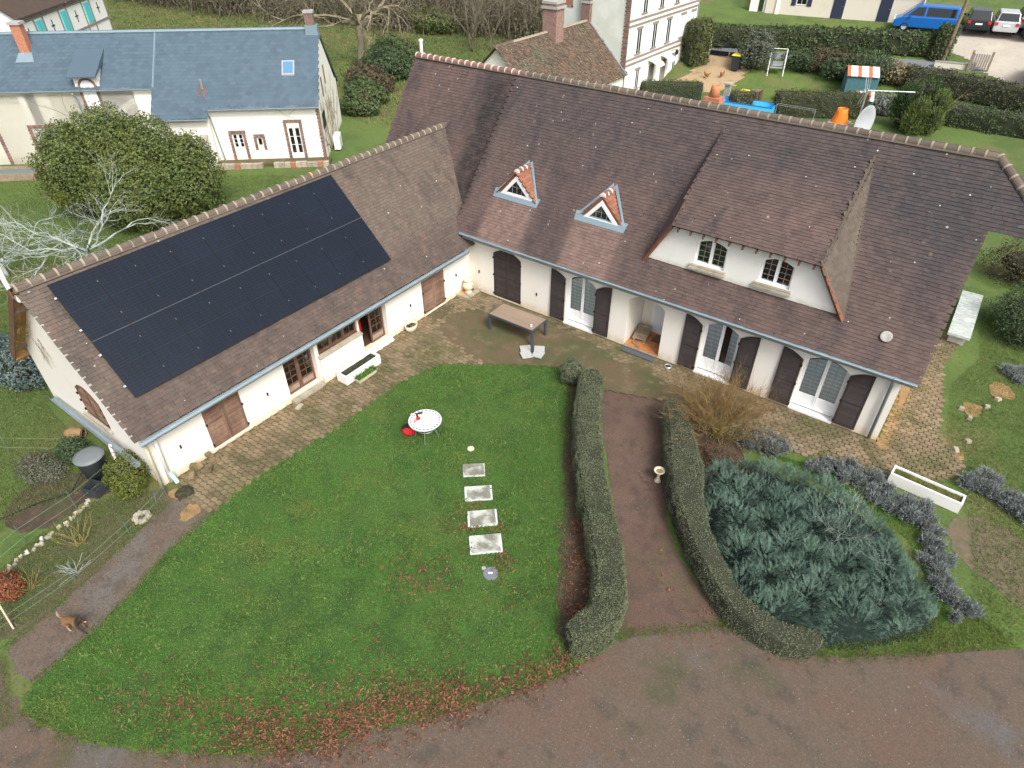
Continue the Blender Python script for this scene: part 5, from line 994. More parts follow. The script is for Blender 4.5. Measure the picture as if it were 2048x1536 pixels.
# ------------------------------------------------------------------ the dog
def dog(loc, rz):
    r = thing('dog', 'tan shepherd dog with black mask and tongue out, trotting on the path', 'dog', loc, rz)
    me = D.meshes.new('body'); J = {}; vs = []; es = []; rd = []
    def add(n, p, rr, par=None):
        J[n] = len(vs); vs.append(p); rd.append(rr)
        if par: es.append((J[par], J[n]))
    add('pel', (-.30, 0, .56), (.11, .13)); add('loin', (-.12, 0, .56), (.105, .12), 'pel'); add('chest', (.12, 0, .53), (.125, .155), 'loin'); add('sho', (.27, 0, .57), (.11, .14), 'chest'); add('neck', (.38, .0, .68), (.085, .095), 'sho')
    add('head', (.47, 0, .76), (.082, .085), 'neck'); add('stop', (.55, 0, .755), (.06, .058), 'head'); add('muz', (.63, 0, .735), (.042, .04), 'stop'); add('nose', (.685, 0, .73), (.026, .026), 'muz')
    for s in (-1, 1): add('e%d' % s, (.44, s * .06, .83), (.03, .018), 'head'); add('et%d' % s, (.435, s * .085, .91), (.008, .006), 'e%d' % s)
    add('t1', (-.42, 0, .6), (.045, .045), 'pel'); add('t2', (-.5, 0, .69), (.05, .05), 't1'); add('t3', (-.54, .02, .82), (.045, .045), 't2'); add('t4', (-.5, .03, .93), (.018, .018), 't3')
    for s, f in ((-1, .17), (1, -.02)):
        add('fu%d' % s, (.25, s * .09, .45), (.06, .075), 'sho'); add('fe%d' % s, (.24 + f * .3, s * .1, .33), (.042, .048), 'fu%d' % s); add('fw%d' % s, (.28 + f * .9, s * .1, .15), (.03, .032), 'fe%d' % s); add('fp%d' % s, (.33 + f * 1.1, s * .1, .03), (.034, .026), 'fw%d' % s); add('ft%d' % s, (.38 + f * 1.1, s * .1, .024), (.024, .018), 'fp%d' % s)
    for s, f in ((-1, .1), (1, -.12)):
        add('hu%d' % s, (-.3, s * .09, .46), (.075, .11), 'pel'); add('hk%d' % s, (-.22 + f * .5, s * .1, .33), (.055, .07), 'hu%d' % s); add('hh%d' % s, (-.36 + f * .8, s * .1, .2), (.03, .034), 'hk%d' % s); add('hp%d' % s, (-.33 + f, s * .1, .035), (.03, .026), 'hh%d' % s); add('ht%d' % s, (-.27 + f, s * .1, .024), (.024, .018), 'hp%d' % s)
    me.from_pydata(vs, es, []); o = link(D.objects.new('body', me), r)
    md = o.modifiers.new('skin', 'SKIN'); md.use_smooth_shade = True
    for i, v in enumerate(me.skin_vertices[0].data): v.radius = rd[i]; v.use_root = (i == 0)
    sb_ = o.modifiers.new('sub', 'SUBSURF'); sb_.levels = 2; sb_.render_levels = 2
    mt = M('dog coat', (.2, .11, .05), .85, [('n', 9, .45, .65, (.12, .065, .03), .7), ('g', 2, .45, .2, (.42, .3, .14), .9), ('g', 2, .6, .68, (.14, .08, .04), .5), ('g', 0, .2, .34, (.02, .018, .016), .95), ('g', 0, -.43, -.5, (.3, .24, .16), .9), ('n', 30, .5, .7, (.12, .06, .03), .4)], obj=True, bump=(60, .6, .01))
    me.materials.append(mt)
    MB().hexa([(.62, -.022, .69), (.66, -.022, .655), (.66, .022, .655), (.62, .022, .69), (.62, -.02, .7), (.73, -.018, .675), (.73, .018, .675), (.62, .02, .7)]).obj('tongue', M('pink tongue', (.72, .27, .3), .5), r)
    MB().lathe([(0, -.012), (.016, 0), (0, .012)], (.7, 0, .735), 8).obj('nose', m_black, r)
    for s in (-1, 1): MB().lathe([(0, -.01), (.011, 0), (0, .01)], (.565, s * .045, .785), 8).obj('eye', m_black, r)
    return r
dg = dog((2.62, -18.28, .016), R(24)); dg.scale = (.6, .74, .66)
# ================================================================== garden plants
def offset_path(path, w):
    out = []
    for i, p in enumerate(path):
        t = (path[min(i + 1, len(path) - 1)] - path[max(i - 1, 0)]).normalized(); out.append((p, Vector((-t.y, t.x)), w(i / (len(path) - 1))))
    return out
def hedge(name, label, pts, width, height, n, mat, leaf=.03, cat='hedge', core=m_core, rough=.035, loc=None, group=None, ground=None):
    """clipped hedge: rounded box section swept along pts, dark core and a skin of leaves"""
    o = Vector((*(loc or pts[0]), 0)); path = catmull(pts, .2, False); W = width if callable(width) else (lambda t: width); HT = height if callable(height) else (lambda t: height)
    root = thing(name, label, cat, o, 0, group); st = offset_path(path, W); sec = []
    for i, (p, nn, w_) in enumerate(st):
        t = i / (len(st) - 1); h = HT(t); e = min(1, .5 + min(i, len(st) - 1 - i) * .25)
        prof = [(-1, 0), (-1.03, .5), (-.97, .85), (-.8, .985), (0, 1.0), (.8, .985), (.97, .85), (1.03, .5), (1, 0)]
        sec.append([(p.x + nn.x * a * w_ / 2 * e, p.y + nn.y * a * w_ / 2 * e, b * h * (.94 + .06 * e)) for a, b in prof])
    A = np.array(sec); m, k = A.shape[:2]; A2 = A - np.array(o)
    idx = np.arange(m * k).reshape(m, k); F = np.stack([idx[:-1, :-1], idx[:-1, 1:], idx[1:, 1:], idx[1:, :-1]], -1).reshape(-1, 4)
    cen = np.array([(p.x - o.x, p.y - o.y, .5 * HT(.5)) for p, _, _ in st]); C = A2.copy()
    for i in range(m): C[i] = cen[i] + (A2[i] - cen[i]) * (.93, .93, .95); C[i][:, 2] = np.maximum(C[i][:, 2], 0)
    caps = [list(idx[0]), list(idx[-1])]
    mb = MB(); mb.add(C.reshape(-1, 3).tolist(), F.tolist() + caps); mb.obj('branch_shade_core', core, root)  # solid dark filler, its colour stands for shade between the leaves
    # leaves over faces by area (with end caps)
    Q = A2.reshape(-1, 3)[F]; extra = []
    for e_ in (0, m - 1):
        c = A2[e_].mean(0)
        for j in range(k - 1): extra.append([A2[e_][j], A2[e_][j + 1], c, c])
    Q = np.concatenate([Q, np.array(extra)]); d1 = Q[:, 2] - Q[:, 0]; d2 = Q[:, 3] - Q[:, 1]; nr = np.cross(d1, d2); ar = np.linalg.norm(nr, axis=1) / 2
    ctr = Q.mean(1); cc = cen[np.argmin(((ctr[:, None, :2] - cen[None, :, :2]) ** 2).sum(-1), 1)]; sgn = np.sign((nr * (ctr - cc)).sum(1)); nr = nr * sgn[:, None] / (2 * ar[:, None] + 1e-9)
    f = RNG.choice(len(Q), n, p=ar / ar.sum()); a, b = RNG.random((2, n, 1)); q = Q[f]
    P = q[:, 0] * (1 - a) * (1 - b) + q[:, 1] * a * (1 - b) + q[:, 2] * a * b + q[:, 3] * (1 - a) * b
    P = P + nr[f] * (RNG.normal(0, rough * .5, (n, 1)) + (vnoise(P[:, 0] + P[:, 2] * .7, P[:, 1] + P[:, 2], 3, 2)[:, None] - .5) * rough * 3) + RNG.normal(0, .012, (n, 3)); P[:, 2] = np.maximum(P[:, 2], .02)
    V, F = inst(*LEAF, P, frames(nr[f] + RNG.normal(0, .75, (n, 3))), RNG.uniform(.7, 1.4, n) * leaf)
    npobj('leaves', V, F, mat, root, kind='stuff')
    if ground:
        for ch in root.children:
            me = ch.data; A_ = np.zeros(len(me.vertices) * 3, np.float32); me.vertices.foreach_get('co', A_); A_ = A_.reshape(-1, 3); s_ = np.linspace(0, len(path) - 1, 12).astype(int); pts_ = np.array([(path[i].x - o.x, path[i].y - o.y) for i in s_]); zs = np.array([ground(path[i].x, path[i].y) for i in s_])
            ax = pts_[-1] - pts_[0]; ax = ax / np.linalg.norm(ax); t_ = pts_ @ ax; A_[:, 2] += np.interp(A_[:, :2] @ ax, t_, zs) - .02; me.vertices.foreach_set('co', np.ascontiguousarray(A_).ravel()); me.update()
    return root
hedge('clipped_hedge', 'long clipped hedge with curved end along the left of the drive', [(7.89, -3.06), (8.66, -4.66), (9.39, -5.89), (10.45, -7.44), (11.42, -8.63), (12.25, -9.69), (12.74, -10.6), (12.75, -11.3), (12.42, -11.85)], lambda t: .74 + .1 * math.sin(t * 3.1) + .025 * math.sin(t * 37), lambda t: .93 + .03 * math.sin(t * 23) + .02 * math.sin(t * 61), 72000, m_hedge, .031)
hedge('clipped_hedge', 'curved clipped hedge between the drive and the blue green juniper', [(10.8, -2.95), (11.45, -3.85), (12.25, -5.2), (13.05, -6.65), (13.95, -7.75), (14.75, -8.45), (15.5, -8.85), (16.4, -8.85), (17.1, -8.4)], lambda t: .56 + .42 * math.exp(-((t - .3) / .22) ** 2), lambda t: .9 - .36 * max(0, (t - .55) / .45) + .03 * math.sin(t * 31), 45000, m_hedge2, .031)
def blob(name, label, loc, blobs, n, mat, leaf, cat='shrub', core=m_core, shape=LEAF, twig=None, group=None, up=.3, cscale=.8, hollow=.55, stem=True):
    """shrub or crown: leaves spread through overlapping ellipsoids (cx,cy,cz,rx,ry,rz)"""
    root = thing(name, label, cat, loc, 0, group); Bs = np.array(blobs, float); vol = Bs[:, 3] * Bs[:, 4] + Bs[:, 4] * Bs[:, 5] + Bs[:, 3] * Bs[:, 5]; i = RNG.choice(len(Bs), n, p=vol / vol.sum())
    d = RNG.normal(0, 1, (n, 3)); d /= np.linalg.norm(d, axis=1, keepdims=True); r = hollow + (1 - hollow) * RNG.random((n, 1)) ** .5
    lump = .76 + .5 * vnoise(d[:, 0] * 2.2 + i, d[:, 1] * 2.2 + d[:, 2] * 1.7, 2.1, 6)[:, None]
    P = Bs[i, :3] + d * r * lump * Bs[i, 3:]; k = P[:, 2] > .02; P, d = P[k], d[k]
    V, F = inst(*shape, P, frames(d + RNG.normal(0, .6, (len(P), 3)) + (0, 0, up)), RNG.uniform(.6, 1.4, len(P)) * leaf); npobj('foliage', V, F, mat, root, kind='stuff')
    if core:
        mb = MB()
        for b in Bs:
            s0 = len(mb.v); mb.lathe([(math.sin(math.pi * t / 6), -math.cos(math.pi * t / 6)) for t in range(7)], (0, 0, 0), 10)
            mb.v[s0:] = [(b[0] + x * b[3] * cscale * hollow * 1.25, b[1] + y * b[4] * cscale * hollow * 1.25, max(.0, b[2] + z * b[5] * cscale * hollow * 1.25)) for x, y, z in mb.v[s0:]]
        mb.obj('inner_shade', core, root, kind='stuff')  # dark solid bodies standing in for the shade deep inside the foliage
    if stem:
        sg = []
        for q in range(4): b = Bs[q % len(Bs)]; grow(sg, (rnd.gauss(0, .05), rnd.gauss(0, .05), 0), (b[0] * .4 + rnd.gauss(0, .2), b[1] * .4 + rnd.gauss(0, .2), 1), max(.3, b[2]), .035 if leaf > .04 else .015, 2)
        V, F = segs_mesh(sg); npobj('stem', V, F, twig or m_bark, root)
    return root
blob('box_bush', 'rounded box bush at the head of the clipped hedge by the lawn', (7.15, -3.15, 0), [(0, 0, .5, .42, .42, .48)], 11000, m_hedge, .031, hollow=.88)
# juniper: feathery sprays
jr = thing('spreading_juniper', 'wide blue green feathery juniper carpet in front of the house', 'juniper', (15.8, -5.8, 0))
JUN = [(12.7, -4.95), (13.65, -3.75), (15.33, -3.3), (16.48, -3.42), (17.7, -4.05), (18.55, -5.0), (19.15, -5.85), (19.15, -6.5), (17.7, -7.95), (16.35, -8.75), (15.5, -8.7), (14.75, -7.95), (13.5, -6.4)]
sv, sf = [], []
def tri(a, b, c): k = len(sv); sv.extend([a, b, c]); sf.append((k, k + 1, k + 2))
for s in range(8):
    t = .06 + s / 8 * .88; L = .3 * (1 - t * .75); x, z = t, .26 * t - .3 * t * t + .04
    for sg_ in (-1, 1): tri((x, 0, z), (x + .05, sg_ * .012, z + .01), (x + L * .85, sg_ * L * .8, z + .05)); tri((x + L * .25, sg_ * L * .22, z + .02), (x + L * .32, sg_ * L * .36, z + .02), (x + L * .95, sg_ * L * .3, z + .07))
tri((0, -.02, 0), (0, .02, 0), (1, 0, .0))
def jh(x, y): return .3 + .45 * vnoise(x, y, .55, 4) + .22 * vnoise(x, y, 1.7, 8)
def edged(P):
    q = np.array([(p.x, p.y) for p in catmull(JUN, .2)]); return np.sqrt(((P[:, None] - q[None]) ** 2).sum(-1)).min(1)
P = scatter(JUN, 13000); P = P[edged(P) > .03]; ed = edged(P); n = len(P)
Hh = jh(P[:, 0], P[:, 1]) * np.clip(ed / .35, .35, 1)
clump = np.round(vnoise(P[:, 0], P[:, 1], .9, 12) * 5); CC = scatter(JUN, 70); kc = ((P[:, None] - CC[None]) ** 2).sum(-1).argmin(1); dv = P - CC[kc]; th = np.arctan2(dv[:, 1], dv[:, 0]) + RNG.normal(0, .45, n); rad = np.hypot(dv[:, 0], dv[:, 1])
dirs = np.stack([np.cos(th), np.sin(th), RNG.uniform(.1, .5, n) + np.clip(.7 - rad, 0, 1)], 1); dirs /= np.linalg.norm(dirs, axis=1, keepdims=True)
Yv = np.cross(np.array([0, 0, 1.]), dirs); Yv /= np.linalg.norm(Yv, axis=1, keepdims=True); Rm = np.stack([dirs, Yv, np.cross(dirs, Yv)], 2)
Hj = (Hh + .22 * np.clip(.8 - rad, 0, .8)) * RNG.uniform(.5, 1.0, n)
roll = RNG.normal(0, .5, n); X_, Y_, Z_ = Rm[:, :, 0].copy(), Rm[:, :, 1].copy(), Rm[:, :, 2].copy(); Rm[:, :, 1] = Y_ * np.cos(roll)[:, None] + Z_ * np.sin(roll)[:, None]; Rm[:, :, 2] = -Y_ * np.sin(roll)[:, None] + Z_ * np.cos(roll)[:, None]
V, F = inst(sv, sf, np.stack([P[:, 0] - 15.8, P[:, 1] + 5.8, Hj], 1), Rm, RNG.uniform(.1, .25, n)); npobj('sprays', V, F, m_jun, jr, kind='stuff')
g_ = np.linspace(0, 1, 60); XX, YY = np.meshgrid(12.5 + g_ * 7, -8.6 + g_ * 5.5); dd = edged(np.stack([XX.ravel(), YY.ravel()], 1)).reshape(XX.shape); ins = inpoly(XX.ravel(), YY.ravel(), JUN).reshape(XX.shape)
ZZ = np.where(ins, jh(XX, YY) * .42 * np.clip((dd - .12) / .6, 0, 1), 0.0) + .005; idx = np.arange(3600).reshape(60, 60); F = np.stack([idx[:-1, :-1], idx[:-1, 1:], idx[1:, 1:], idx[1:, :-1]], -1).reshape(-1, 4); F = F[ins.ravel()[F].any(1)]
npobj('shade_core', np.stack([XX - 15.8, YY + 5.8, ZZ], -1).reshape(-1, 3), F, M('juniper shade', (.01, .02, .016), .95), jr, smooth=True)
sg = []
for k in range(14): grow(sg, (.95 + rnd.gauss(0, .1), .7 + rnd.gauss(0, .1), .5), (rnd.gauss(.2, .7), rnd.gauss(0, .7), rnd.uniform(.1, .5)), rnd.uniform(.4, .7), .009, 3, .55, 3, shrink=.7)
V, F = segs_mesh(sg); db = thing('dead_branch', 'bleached dead branch lying in the middle of the juniper', 'branch', (15.8, -5.8, 0)); npobj('twigs', V, F, m_grey, db)
# blue grey lavender-like clumps along the terrace edge
LAVS = [((13.8, -2.35), .62, .45, 'blue grey clump nearest the bare bush'), ((15.55, -2.32), .35, .3, 'small blue grey clump midway along the terrace edge'), ((16.3, -2.1), .42, .4, 'blue grey clump behind the middle of the terrace edge'), ((16.85, -2.35), .45, .42, 'blue grey clump left of the white trough corner'), ((17.35, -2.55), .42, .4, 'blue grey clump at the white trough corner'), ((17.85, -2.75), .45, .42, 'blue grey clump in front of the white trough'), ((18.4, -2.95), .48, .42, 'large blue grey clump at the right end of the white trough'), ((18.75, -3.35), .32, .3, 'blue grey clump just below the white trough'), ((18.95, -3.95), .36, .33, 'blue grey clump beside the juniper edge'), ((19.15, -4.45), .36, .33, 'blue grey clump third from the bottom of the row'), ((19.4, -4.95), .32, .32, 'second lowest blue grey clump of the row'), ((19.75, -5.2), .34, .34, 'lowest blue grey clump of the row'), ((19.5, -.35), .55, .42, 'blue grey clump right of the terrace, nearest the house'), ((20.1, -.5), .5, .42, 'middle blue grey clump right of the terrace'), ((20.75, -.75), .5, .4, 'rightmost blue grey clump at the picture edge'), ((19.9, 6.5), .5, .35, 'pale blue grey clump below the dark bush')]
for (x, y), r_, h_, lab in LAVS:
    bl_ = [(rnd.gauss(0, r_ * .5), rnd.gauss(0, r_ * .5), h_ * rnd.uniform(.3, .5), r_ * rnd.uniform(.35, .6), r_ * rnd.uniform(.35, .6), h_ * rnd.uniform(.4, .62)) for _ in range(7)]
    blob('lavender_clump', lab, (x, y, 0), bl_, int(6800 * r_), m_lav, .075, 'lavender', M('clump core', (.04, .045, .045), .95) if 'm_lc' not in globals() else m_lc, BLADE, up=.8, group='blue grey clumps along the terrace', hollow=.7, stem=False)
    if 'm_lc' not in globals(): m_lc = D.materials['clump core']
# leafless russet bush in front of the windows
bb = thing('bare_bush', 'large leafless bush of russet and mossy twigs before the french windows', 'bush', (12.35, -2.75, 0)); sg, sy = [], []
for k in range(120):
    a = rnd.uniform(0, 6.283); tilt = rnd.uniform(.1, 1.45); d = (math.cos(a) * tilt, math.sin(a) * tilt, 1); base = (rnd.gauss(0, .22), rnd.gauss(0, .2), 0)
    low, hi = [], []
    grow(low, base, d, rnd.uniform(.6, 1.05), .013, 0, wob=.12); p = low[-1][1]; dd = Vector(low[-1][1]) - Vector(low[-1][0])
    grow(sy if rnd.random() < .6 else sg, p, dd, rnd.uniform(.45, .75), .0085, 1, .5, 3, wob=.15); sy += low
    for q in range(2): grow(sg, p, dd + Vector((rnd.gauss(0, .05), rnd.gauss(0, .05), rnd.gauss(0, .05))), rnd.uniform(.5, .85), .0075, 2, .42, 3, wob=.14)
V, F = segs_mesh(sg); npobj('russet_twigs', V, F, m_twig, bb, kind='stuff'); V, F = segs_mesh(sy); npobj('mossy_stems', V, F, m_twigy, bb, kind='stuff')
blob('brown_bush', 'brown leafed low shrub at the foot of the leafless bush', (12.9, -3.9, 0), [(0, 0, .2, .75, .5, .3)], 6000, M('withered leaf', None, .8, ramp=[(.08, .05, .035), (.14, .085, .06), (.2, .13, .09)]), .03)
# bushes by the wing gable and path
blob('yellow_green_bush', 'yellow green bush at the corner of the wing by the downpipes', (-.85, -14.95, 0), [(0, 0, .5, .65, .6, .55), (.35, -.2, .35, .5, .45, .4), (-.4, .3, .4, .45, .4, .4)], 9000, m_yel, .055)
blob('low_shrub', 'dark green low shrub against the wing gable by the orange jar', (-3.3, -15.35, 0), [(0, 0, .3, .5, .45, .4)], 3500, m_ivy, .06)
blob('low_shrub', 'grey green matted shrub in the grass left of the water butt', (-3.6, -16.3, 0), [(0, 0, .2, .8, .6, .28), (.5, .2, .15, .5, .4, .22)], 5000, M('grey green leaf', None, .75, ramp=[(.07, .075, .05), (.11, .115, .08), (.16, .16, .12)]), .045)
blob('blue_shrub', 'blue green shrub behind the wing gable corner', (-8.6, -14.4, 0), [(0, 0, .8, 1.3, 1.0, .9), (-1.4, -.3, .6, 1.2, .9, .8)], 9000, M('blue green leaf', None, .7, ramp=[(.05, .08, .075), (.09, .13, .125), (.16, .2, .19)]), .09)
blob('rust_plant', 'rust red withered plant at the left picture edge beside the path', (.1, -18.75, 0), [(0, 0, .2, .55, .35, .25)], 2200, M('rust leaf', None, .8, ramp=[(.1, .03, .015), (.2, .065, .03), (.26, .11, .05)]), .06)
for (x, y), nm, m_, lab, tl in (((.15, -16.95), 'bare_stem_shrub', m_twigy, 'fan of bare pale stems in the bed beside the path', .7), ((.95, -17.5), 'grey_grass_tuft', m_grey, 'grey spiky tuft in the bed near the dog', .35), ((.55, -18.45), 'bare_stem_shrub', m_twigy, 'small spray of bare stems near the leaning stake', .5)):
    r_ = thing(nm, lab, 'shrub', (x, y, 0)); sg = []
    for k in range(16): grow(sg, (rnd.gauss(0, .04), rnd.gauss(0, .04), 0), (rnd.gauss(-.4, .7), rnd.gauss(0, .6), .7), rnd.uniform(.6, 1) * tl, .009, 1, .3, 2)
    V, F = segs_mesh(sg); npobj('stems', V, F, m_, r_)
# evergreen bush mass and lichen grey apple tree behind the wing
blob('evergreen_tree', 'large dense olive green evergreen between the wing and the white farmhouse', (-19.0, -4.0, 0), [(0, 0, 2.2, 2.6, 2.3, 2.3), (-2.0, -1.6, 2.2, 2.0, 1.9, 2.1), (2.2, 1.6, 1.7, 1.9, 1.8, 1.8), (-.9, -.2, 3.9, 1.6, 1.5, 1.4), (.9, .9, 3.5, 1.5, 1.4, 1.4), (1.6, -1.0, 1.6, 2.0, 1.8, 1.6), (-2.2, -1.5, 3.4, 1.2, 1.2, 1.3), (2.6, 1.9, 2.9, 1.2, 1.2, 1.2)], 85000, m_ever, .12, 'tree', hollow=.6)
def bare_tree(name, label, loc, trunk, ln, r, lvl, spread, nch, mat, nb=5, tilt=.6, gravity=0., shrink=.7, cat='tree', wob=.16, group=None, rz=None):
    root = thing(name, label, cat, loc, 0, group); tr_, sg, tips = [], [], []
    p = Vector((0, 0, 0)); lean = Vector((rnd.gauss(0, .05), rnd.gauss(0, .05), 1))
    for k in range(4): q = p + lean * trunk / 4 + Vector((rnd.gauss(0, .03), rnd.gauss(0, .03), 0)) * trunk; tr_.append((tuple(p), tuple(q), r * (1.25 - .1 * k), r * (1.15 - .1 * k))); p = q
    for k in range(nb):
        a = 6.283 * k / nb + rnd.uniform(-.4, .4); grow(sg, p - lean * rnd.uniform(0, trunk * .3), (math.cos(a) * tilt, math.sin(a) * tilt, rnd.uniform(.4, 1)), ln * rnd.uniform(.8, 1.2), r * .6, lvl, spread, nch, gravity, shrink, 4, wob, tips)
    mb = MB(); mb.tube([s[0] for s in tr_] + [tr_[-1][1]], [s[2] for s in tr_] + [tr_[-1][3]], 8); mb.obj('trunk', mat, root, smooth=True); V, F = segs_mesh(sg); npobj('crown', V, F, mat, root); return root, tips
at, tips = bare_tree('apple_tree', 'wide lichen grey bare apple tree behind the solar wing', (-15.2, -8.8, 0), .9, 2.0, .09, 4, .6, 3, m_grey, 9, 1.4, .0, .72, wob=.2)
bare_tree('apple_tree', 'second lichen grey bare tree at the left picture edge', (-17.4, -11.4, 0), .8, 1.9, .08, 4, .65, 3, m_grey, 8, 1.6, -.02, .72, wob=.22)
ms = thing('mistletoe_ball', 'yellow green mistletoe ball hanging in the grey apple tree', 'mistletoe', (-17.6, -8.0, 2.4)); V, F = inst(*LEAF, RNG.normal(0, .13, (900, 3)), frames(RNG.normal(0, 1, (900, 3))), RNG.uniform(.06, .12, 900)); npobj('leaves', V, F, m_yel, ms, kind='stuff'); sg = []
for k in range(14): grow(sg, (0, 0, 0), (rnd.gauss(0, 1), rnd.gauss(0, 1), rnd.gauss(0, 1)), .2, .01, 0)
V, F = segs_mesh(sg); npobj('stems', V, F, m_twigy, ms)
# bushes right of the house
blob('dark_bush', 'dark evergreen bush beside the slab bench at the right edge', (19.6, 9.9, 0), [(0, 0, .9, 1.2, 1.3, 1.0), (.8, .8, .8, 1.0, 1.0, .9), (.3, -1.0, .6, .9, .8, .7)], 13000, m_ivy, .07)
blob('rear_bush', 'rough green bush behind the bench at the far right', (19.5, 14.5, 0), [(0, 0, .9, 2.0, 1.3, 1.0), (1.5, .5, .8, 1.5, 1.2, .9)], 9000, m_brn, .08)
# ------------------------------------------------------------------ grass, weeds, fallen leaves
def blades(name, poly, n, hmin, hmax, wid, mat, mask=None, z=.01, **kw):
    P = scatter(poly, n)
    if mask is not None: P = P[mask(P[:, 0], P[:, 1])]
    n = len(P); Z = np.stack([RNG.normal(0, .85, n), RNG.normal(0, .85, n), np.ones(n)], 1); h = RNG.uniform(hmin, hmax, n) * (.6 + .8 * vnoise(P[:, 0], P[:, 1], 1.2, 9))
    V, F = inst(*BLADE, np.column_stack([P, np.full(n, z)]), frames(Z), np.stack([np.full(n, wid) * RNG.uniform(.7, 1.4, n), np.full(n, wid), h], 1)); return npobj(name, V, F, mat, None, kind='stuff', **kw)
_c = Vector((6.9, -11.5)); LP = [tuple(p + (p - _c).normalized() * .1) for p in catmull(LAWN, .3)]
blades('lawn_grass', LP, 230000, .025, .065, .06, m_blade, label='short green lawn grass with paler patches', category='grass')
blades('lawn_tufts', LP, 26000, .05, .1, .13, M('pale tuft blades', None, .75, ramp=[(.11, .19, .045), (.17, .25, .07), (.23, .28, .1)], trans=.35), mask=lambda x, y: vnoise(x, y, 2.4, 31) > .5, label='paler grass tufts in the lawn', category='grass')
blades('rough_grass', [(18.4, 1.5), (19.3, .2), (19.2, -1.4), (19.6, -2.5), (19.9, -4.6), (19.3, -6.9), (20.8, -5.7), (26, -1), (26, 12), (20, 14), (18.4, 11), (18.7, 7), (18.1, 4.5)], 70000, .05, .14, .06, m_bladew, label='rough uneven meadow grass right of the house', category='grass')
blades('verge_grass', [(14.9, -9.0), (15.8, -8.7), (17.4, -7.9), (18.9, -6.6), (19.6, -4.8), (20.3, -5.2), (21, -5.6), (19.2, -7.1), (17.8, -8.2), (16.5, -9.05), (15.8, -9.05)], 10000, .025, .06, .06, M('mossy verge blades', None, .75, [('n', .8, .5, .65, (.2, .2, .05), .6)], ramp=[(.09, .16, .03), (.15, .21, .045), (.2, .24, .06)], trans=.35), mask=lambda x, y: vnoise(x, y, 1.6, 5) > .12, label='green verge grass below the juniper', category='grass')
blades('strip_grass', [(13.6, -2.6), (15.4, -2.75), (16.8, -3.1), (18.2, -3.7), (19.0, -5.0), (19.4, -6.2), (19.6, -5.0), (19.0, -3.9), (18.4, -3.1), (17.2, -2.7), (16.0, -2.3)], 12000, .04, .1, .05, m_blade, label='strip of grass between the juniper and blue grey clumps', category='grass')
blades('weed_grass', [(1.5, -18.3), (1.05, -16.3), (.65, -14.7), (-.8, -15.2), (-1.2, -16.5), (-1, -18), (-.5, -19), (.2, -20), (1.4, -19.6)], 16000, .03, .1, .05, m_bladew, label='weeds growing in the bed beside the path', category='weeds')
blades('side_grass', [(-1.4, -15.2), (-2.3, -17.5), (-1.2, -19.5), (-5, -22), (-14, -18), (-16, -12), (-8, -13.6), (-6.6, -14.7)], 70000, .04, .12, .06, m_bladew, label='rough grass below the wing gable', category='grass')
blades('orchard_grass', [(-7, -13), (-7, 2), (-12, 6), (-17, 4), (-23, 0), (-33, -7), (-28, -16), (-14, -14)], 90000, .05, .14, .09, m_bladew, label='orchard grass behind the wing', category='grass')
RE = [(p.x, p.y) for p in catmull(ROAD[4:21], .4, False)]; _k = RNG.integers(0, len(RE), 16000); _P = np.array(RE)[_k] + RNG.normal(0, .13, (16000, 2)); _P = _P[vnoise(_P[:, 0], _P[:, 1], 1.3, 17) > .38]; _n = len(_P); V, F = inst(*BLADE, np.column_stack([_P, np.full(_n, .006)]), frames(np.stack([RNG.normal(0, .6, _n), RNG.normal(0, .6, _n), np.ones(_n)], 1)), np.stack([np.full(_n, .05), np.full(_n, .05), RNG.uniform(.02, .07, _n)], 1)); npobj('road_edge_grass', V, F, m_bladew, None, kind='stuff', label='ragged grass and moss along the road edge', category='grass')
PE = [(p.x, p.y) for p in catmull([(3.1, -19.4), (3.05, -18.7), (2.76, -17.2), (2.33, -15.8), (2.06, -14.3)], .2, False)] + [(p.x, p.y) for p in catmull([(1.75, -19.4), (1.58, -18.2), (1.12, -16.3), (.8, -14.9)], .2, False)]; _k = RNG.integers(0, len(PE), 5000); _P = np.array(PE)[_k] + RNG.normal(0, .07, (5000, 2)); _n = len(_P); V, F = inst(*BLADE, np.column_stack([_P, np.full(_n, .012)]), frames(np.stack([RNG.normal(0, .6, _n), RNG.normal(0, .6, _n), np.ones(_n)], 1)), np.stack([np.full(_n, .05), np.full(_n, .05), RNG.uniform(.02, .07, _n)], 1)); npobj('path_edge_grass', V, F, m_bladew, None, kind='stuff', label='grass creeping over both edges of the garden path', category='grass')
DE_ = [(p.x, p.y) for p in catmull([(13.25, -10.7), (14.2, -9.95), (15.1, -9.1)], .2, False)]; _k = RNG.integers(0, len(DE_), 2500); _P = np.array(DE_)[_k] + RNG.normal(0, .1, (2500, 2)); _n = len(_P); V, F = inst(*BLADE, np.column_stack([_P, np.full(_n, .012)]), frames(np.stack([RNG.normal(0, .6, _n), RNG.normal(0, .6, _n), np.ones(_n)], 1)), np.stack([np.full(_n, .05), np.full(_n, .05), RNG.uniform(.02, .05, _n)], 1)); npobj('drive_mouth_moss', V, F, m_bladew, None, kind='stuff', label='mossy line where the drive meets the road', category='moss')
blades('path_edge_moss', [(2.0, -19.6), (3.0, -19.9), (3.8, -20.2), (3.4, -21), (2.6, -20.6), (1.7, -19.9)], 3500, .02, .05, .05, m_bladew, label='mossy verge at the foot of the path', category='moss')
DLF = ([(-.5, -.02, .05), (-.15, -.16, .0), (.2, -.13, .02), (.5, .06, .1), (.2, .12, .03), (-.15, .13, .01)], [(0, 1, 2, 5), (2, 3, 4, 5)])
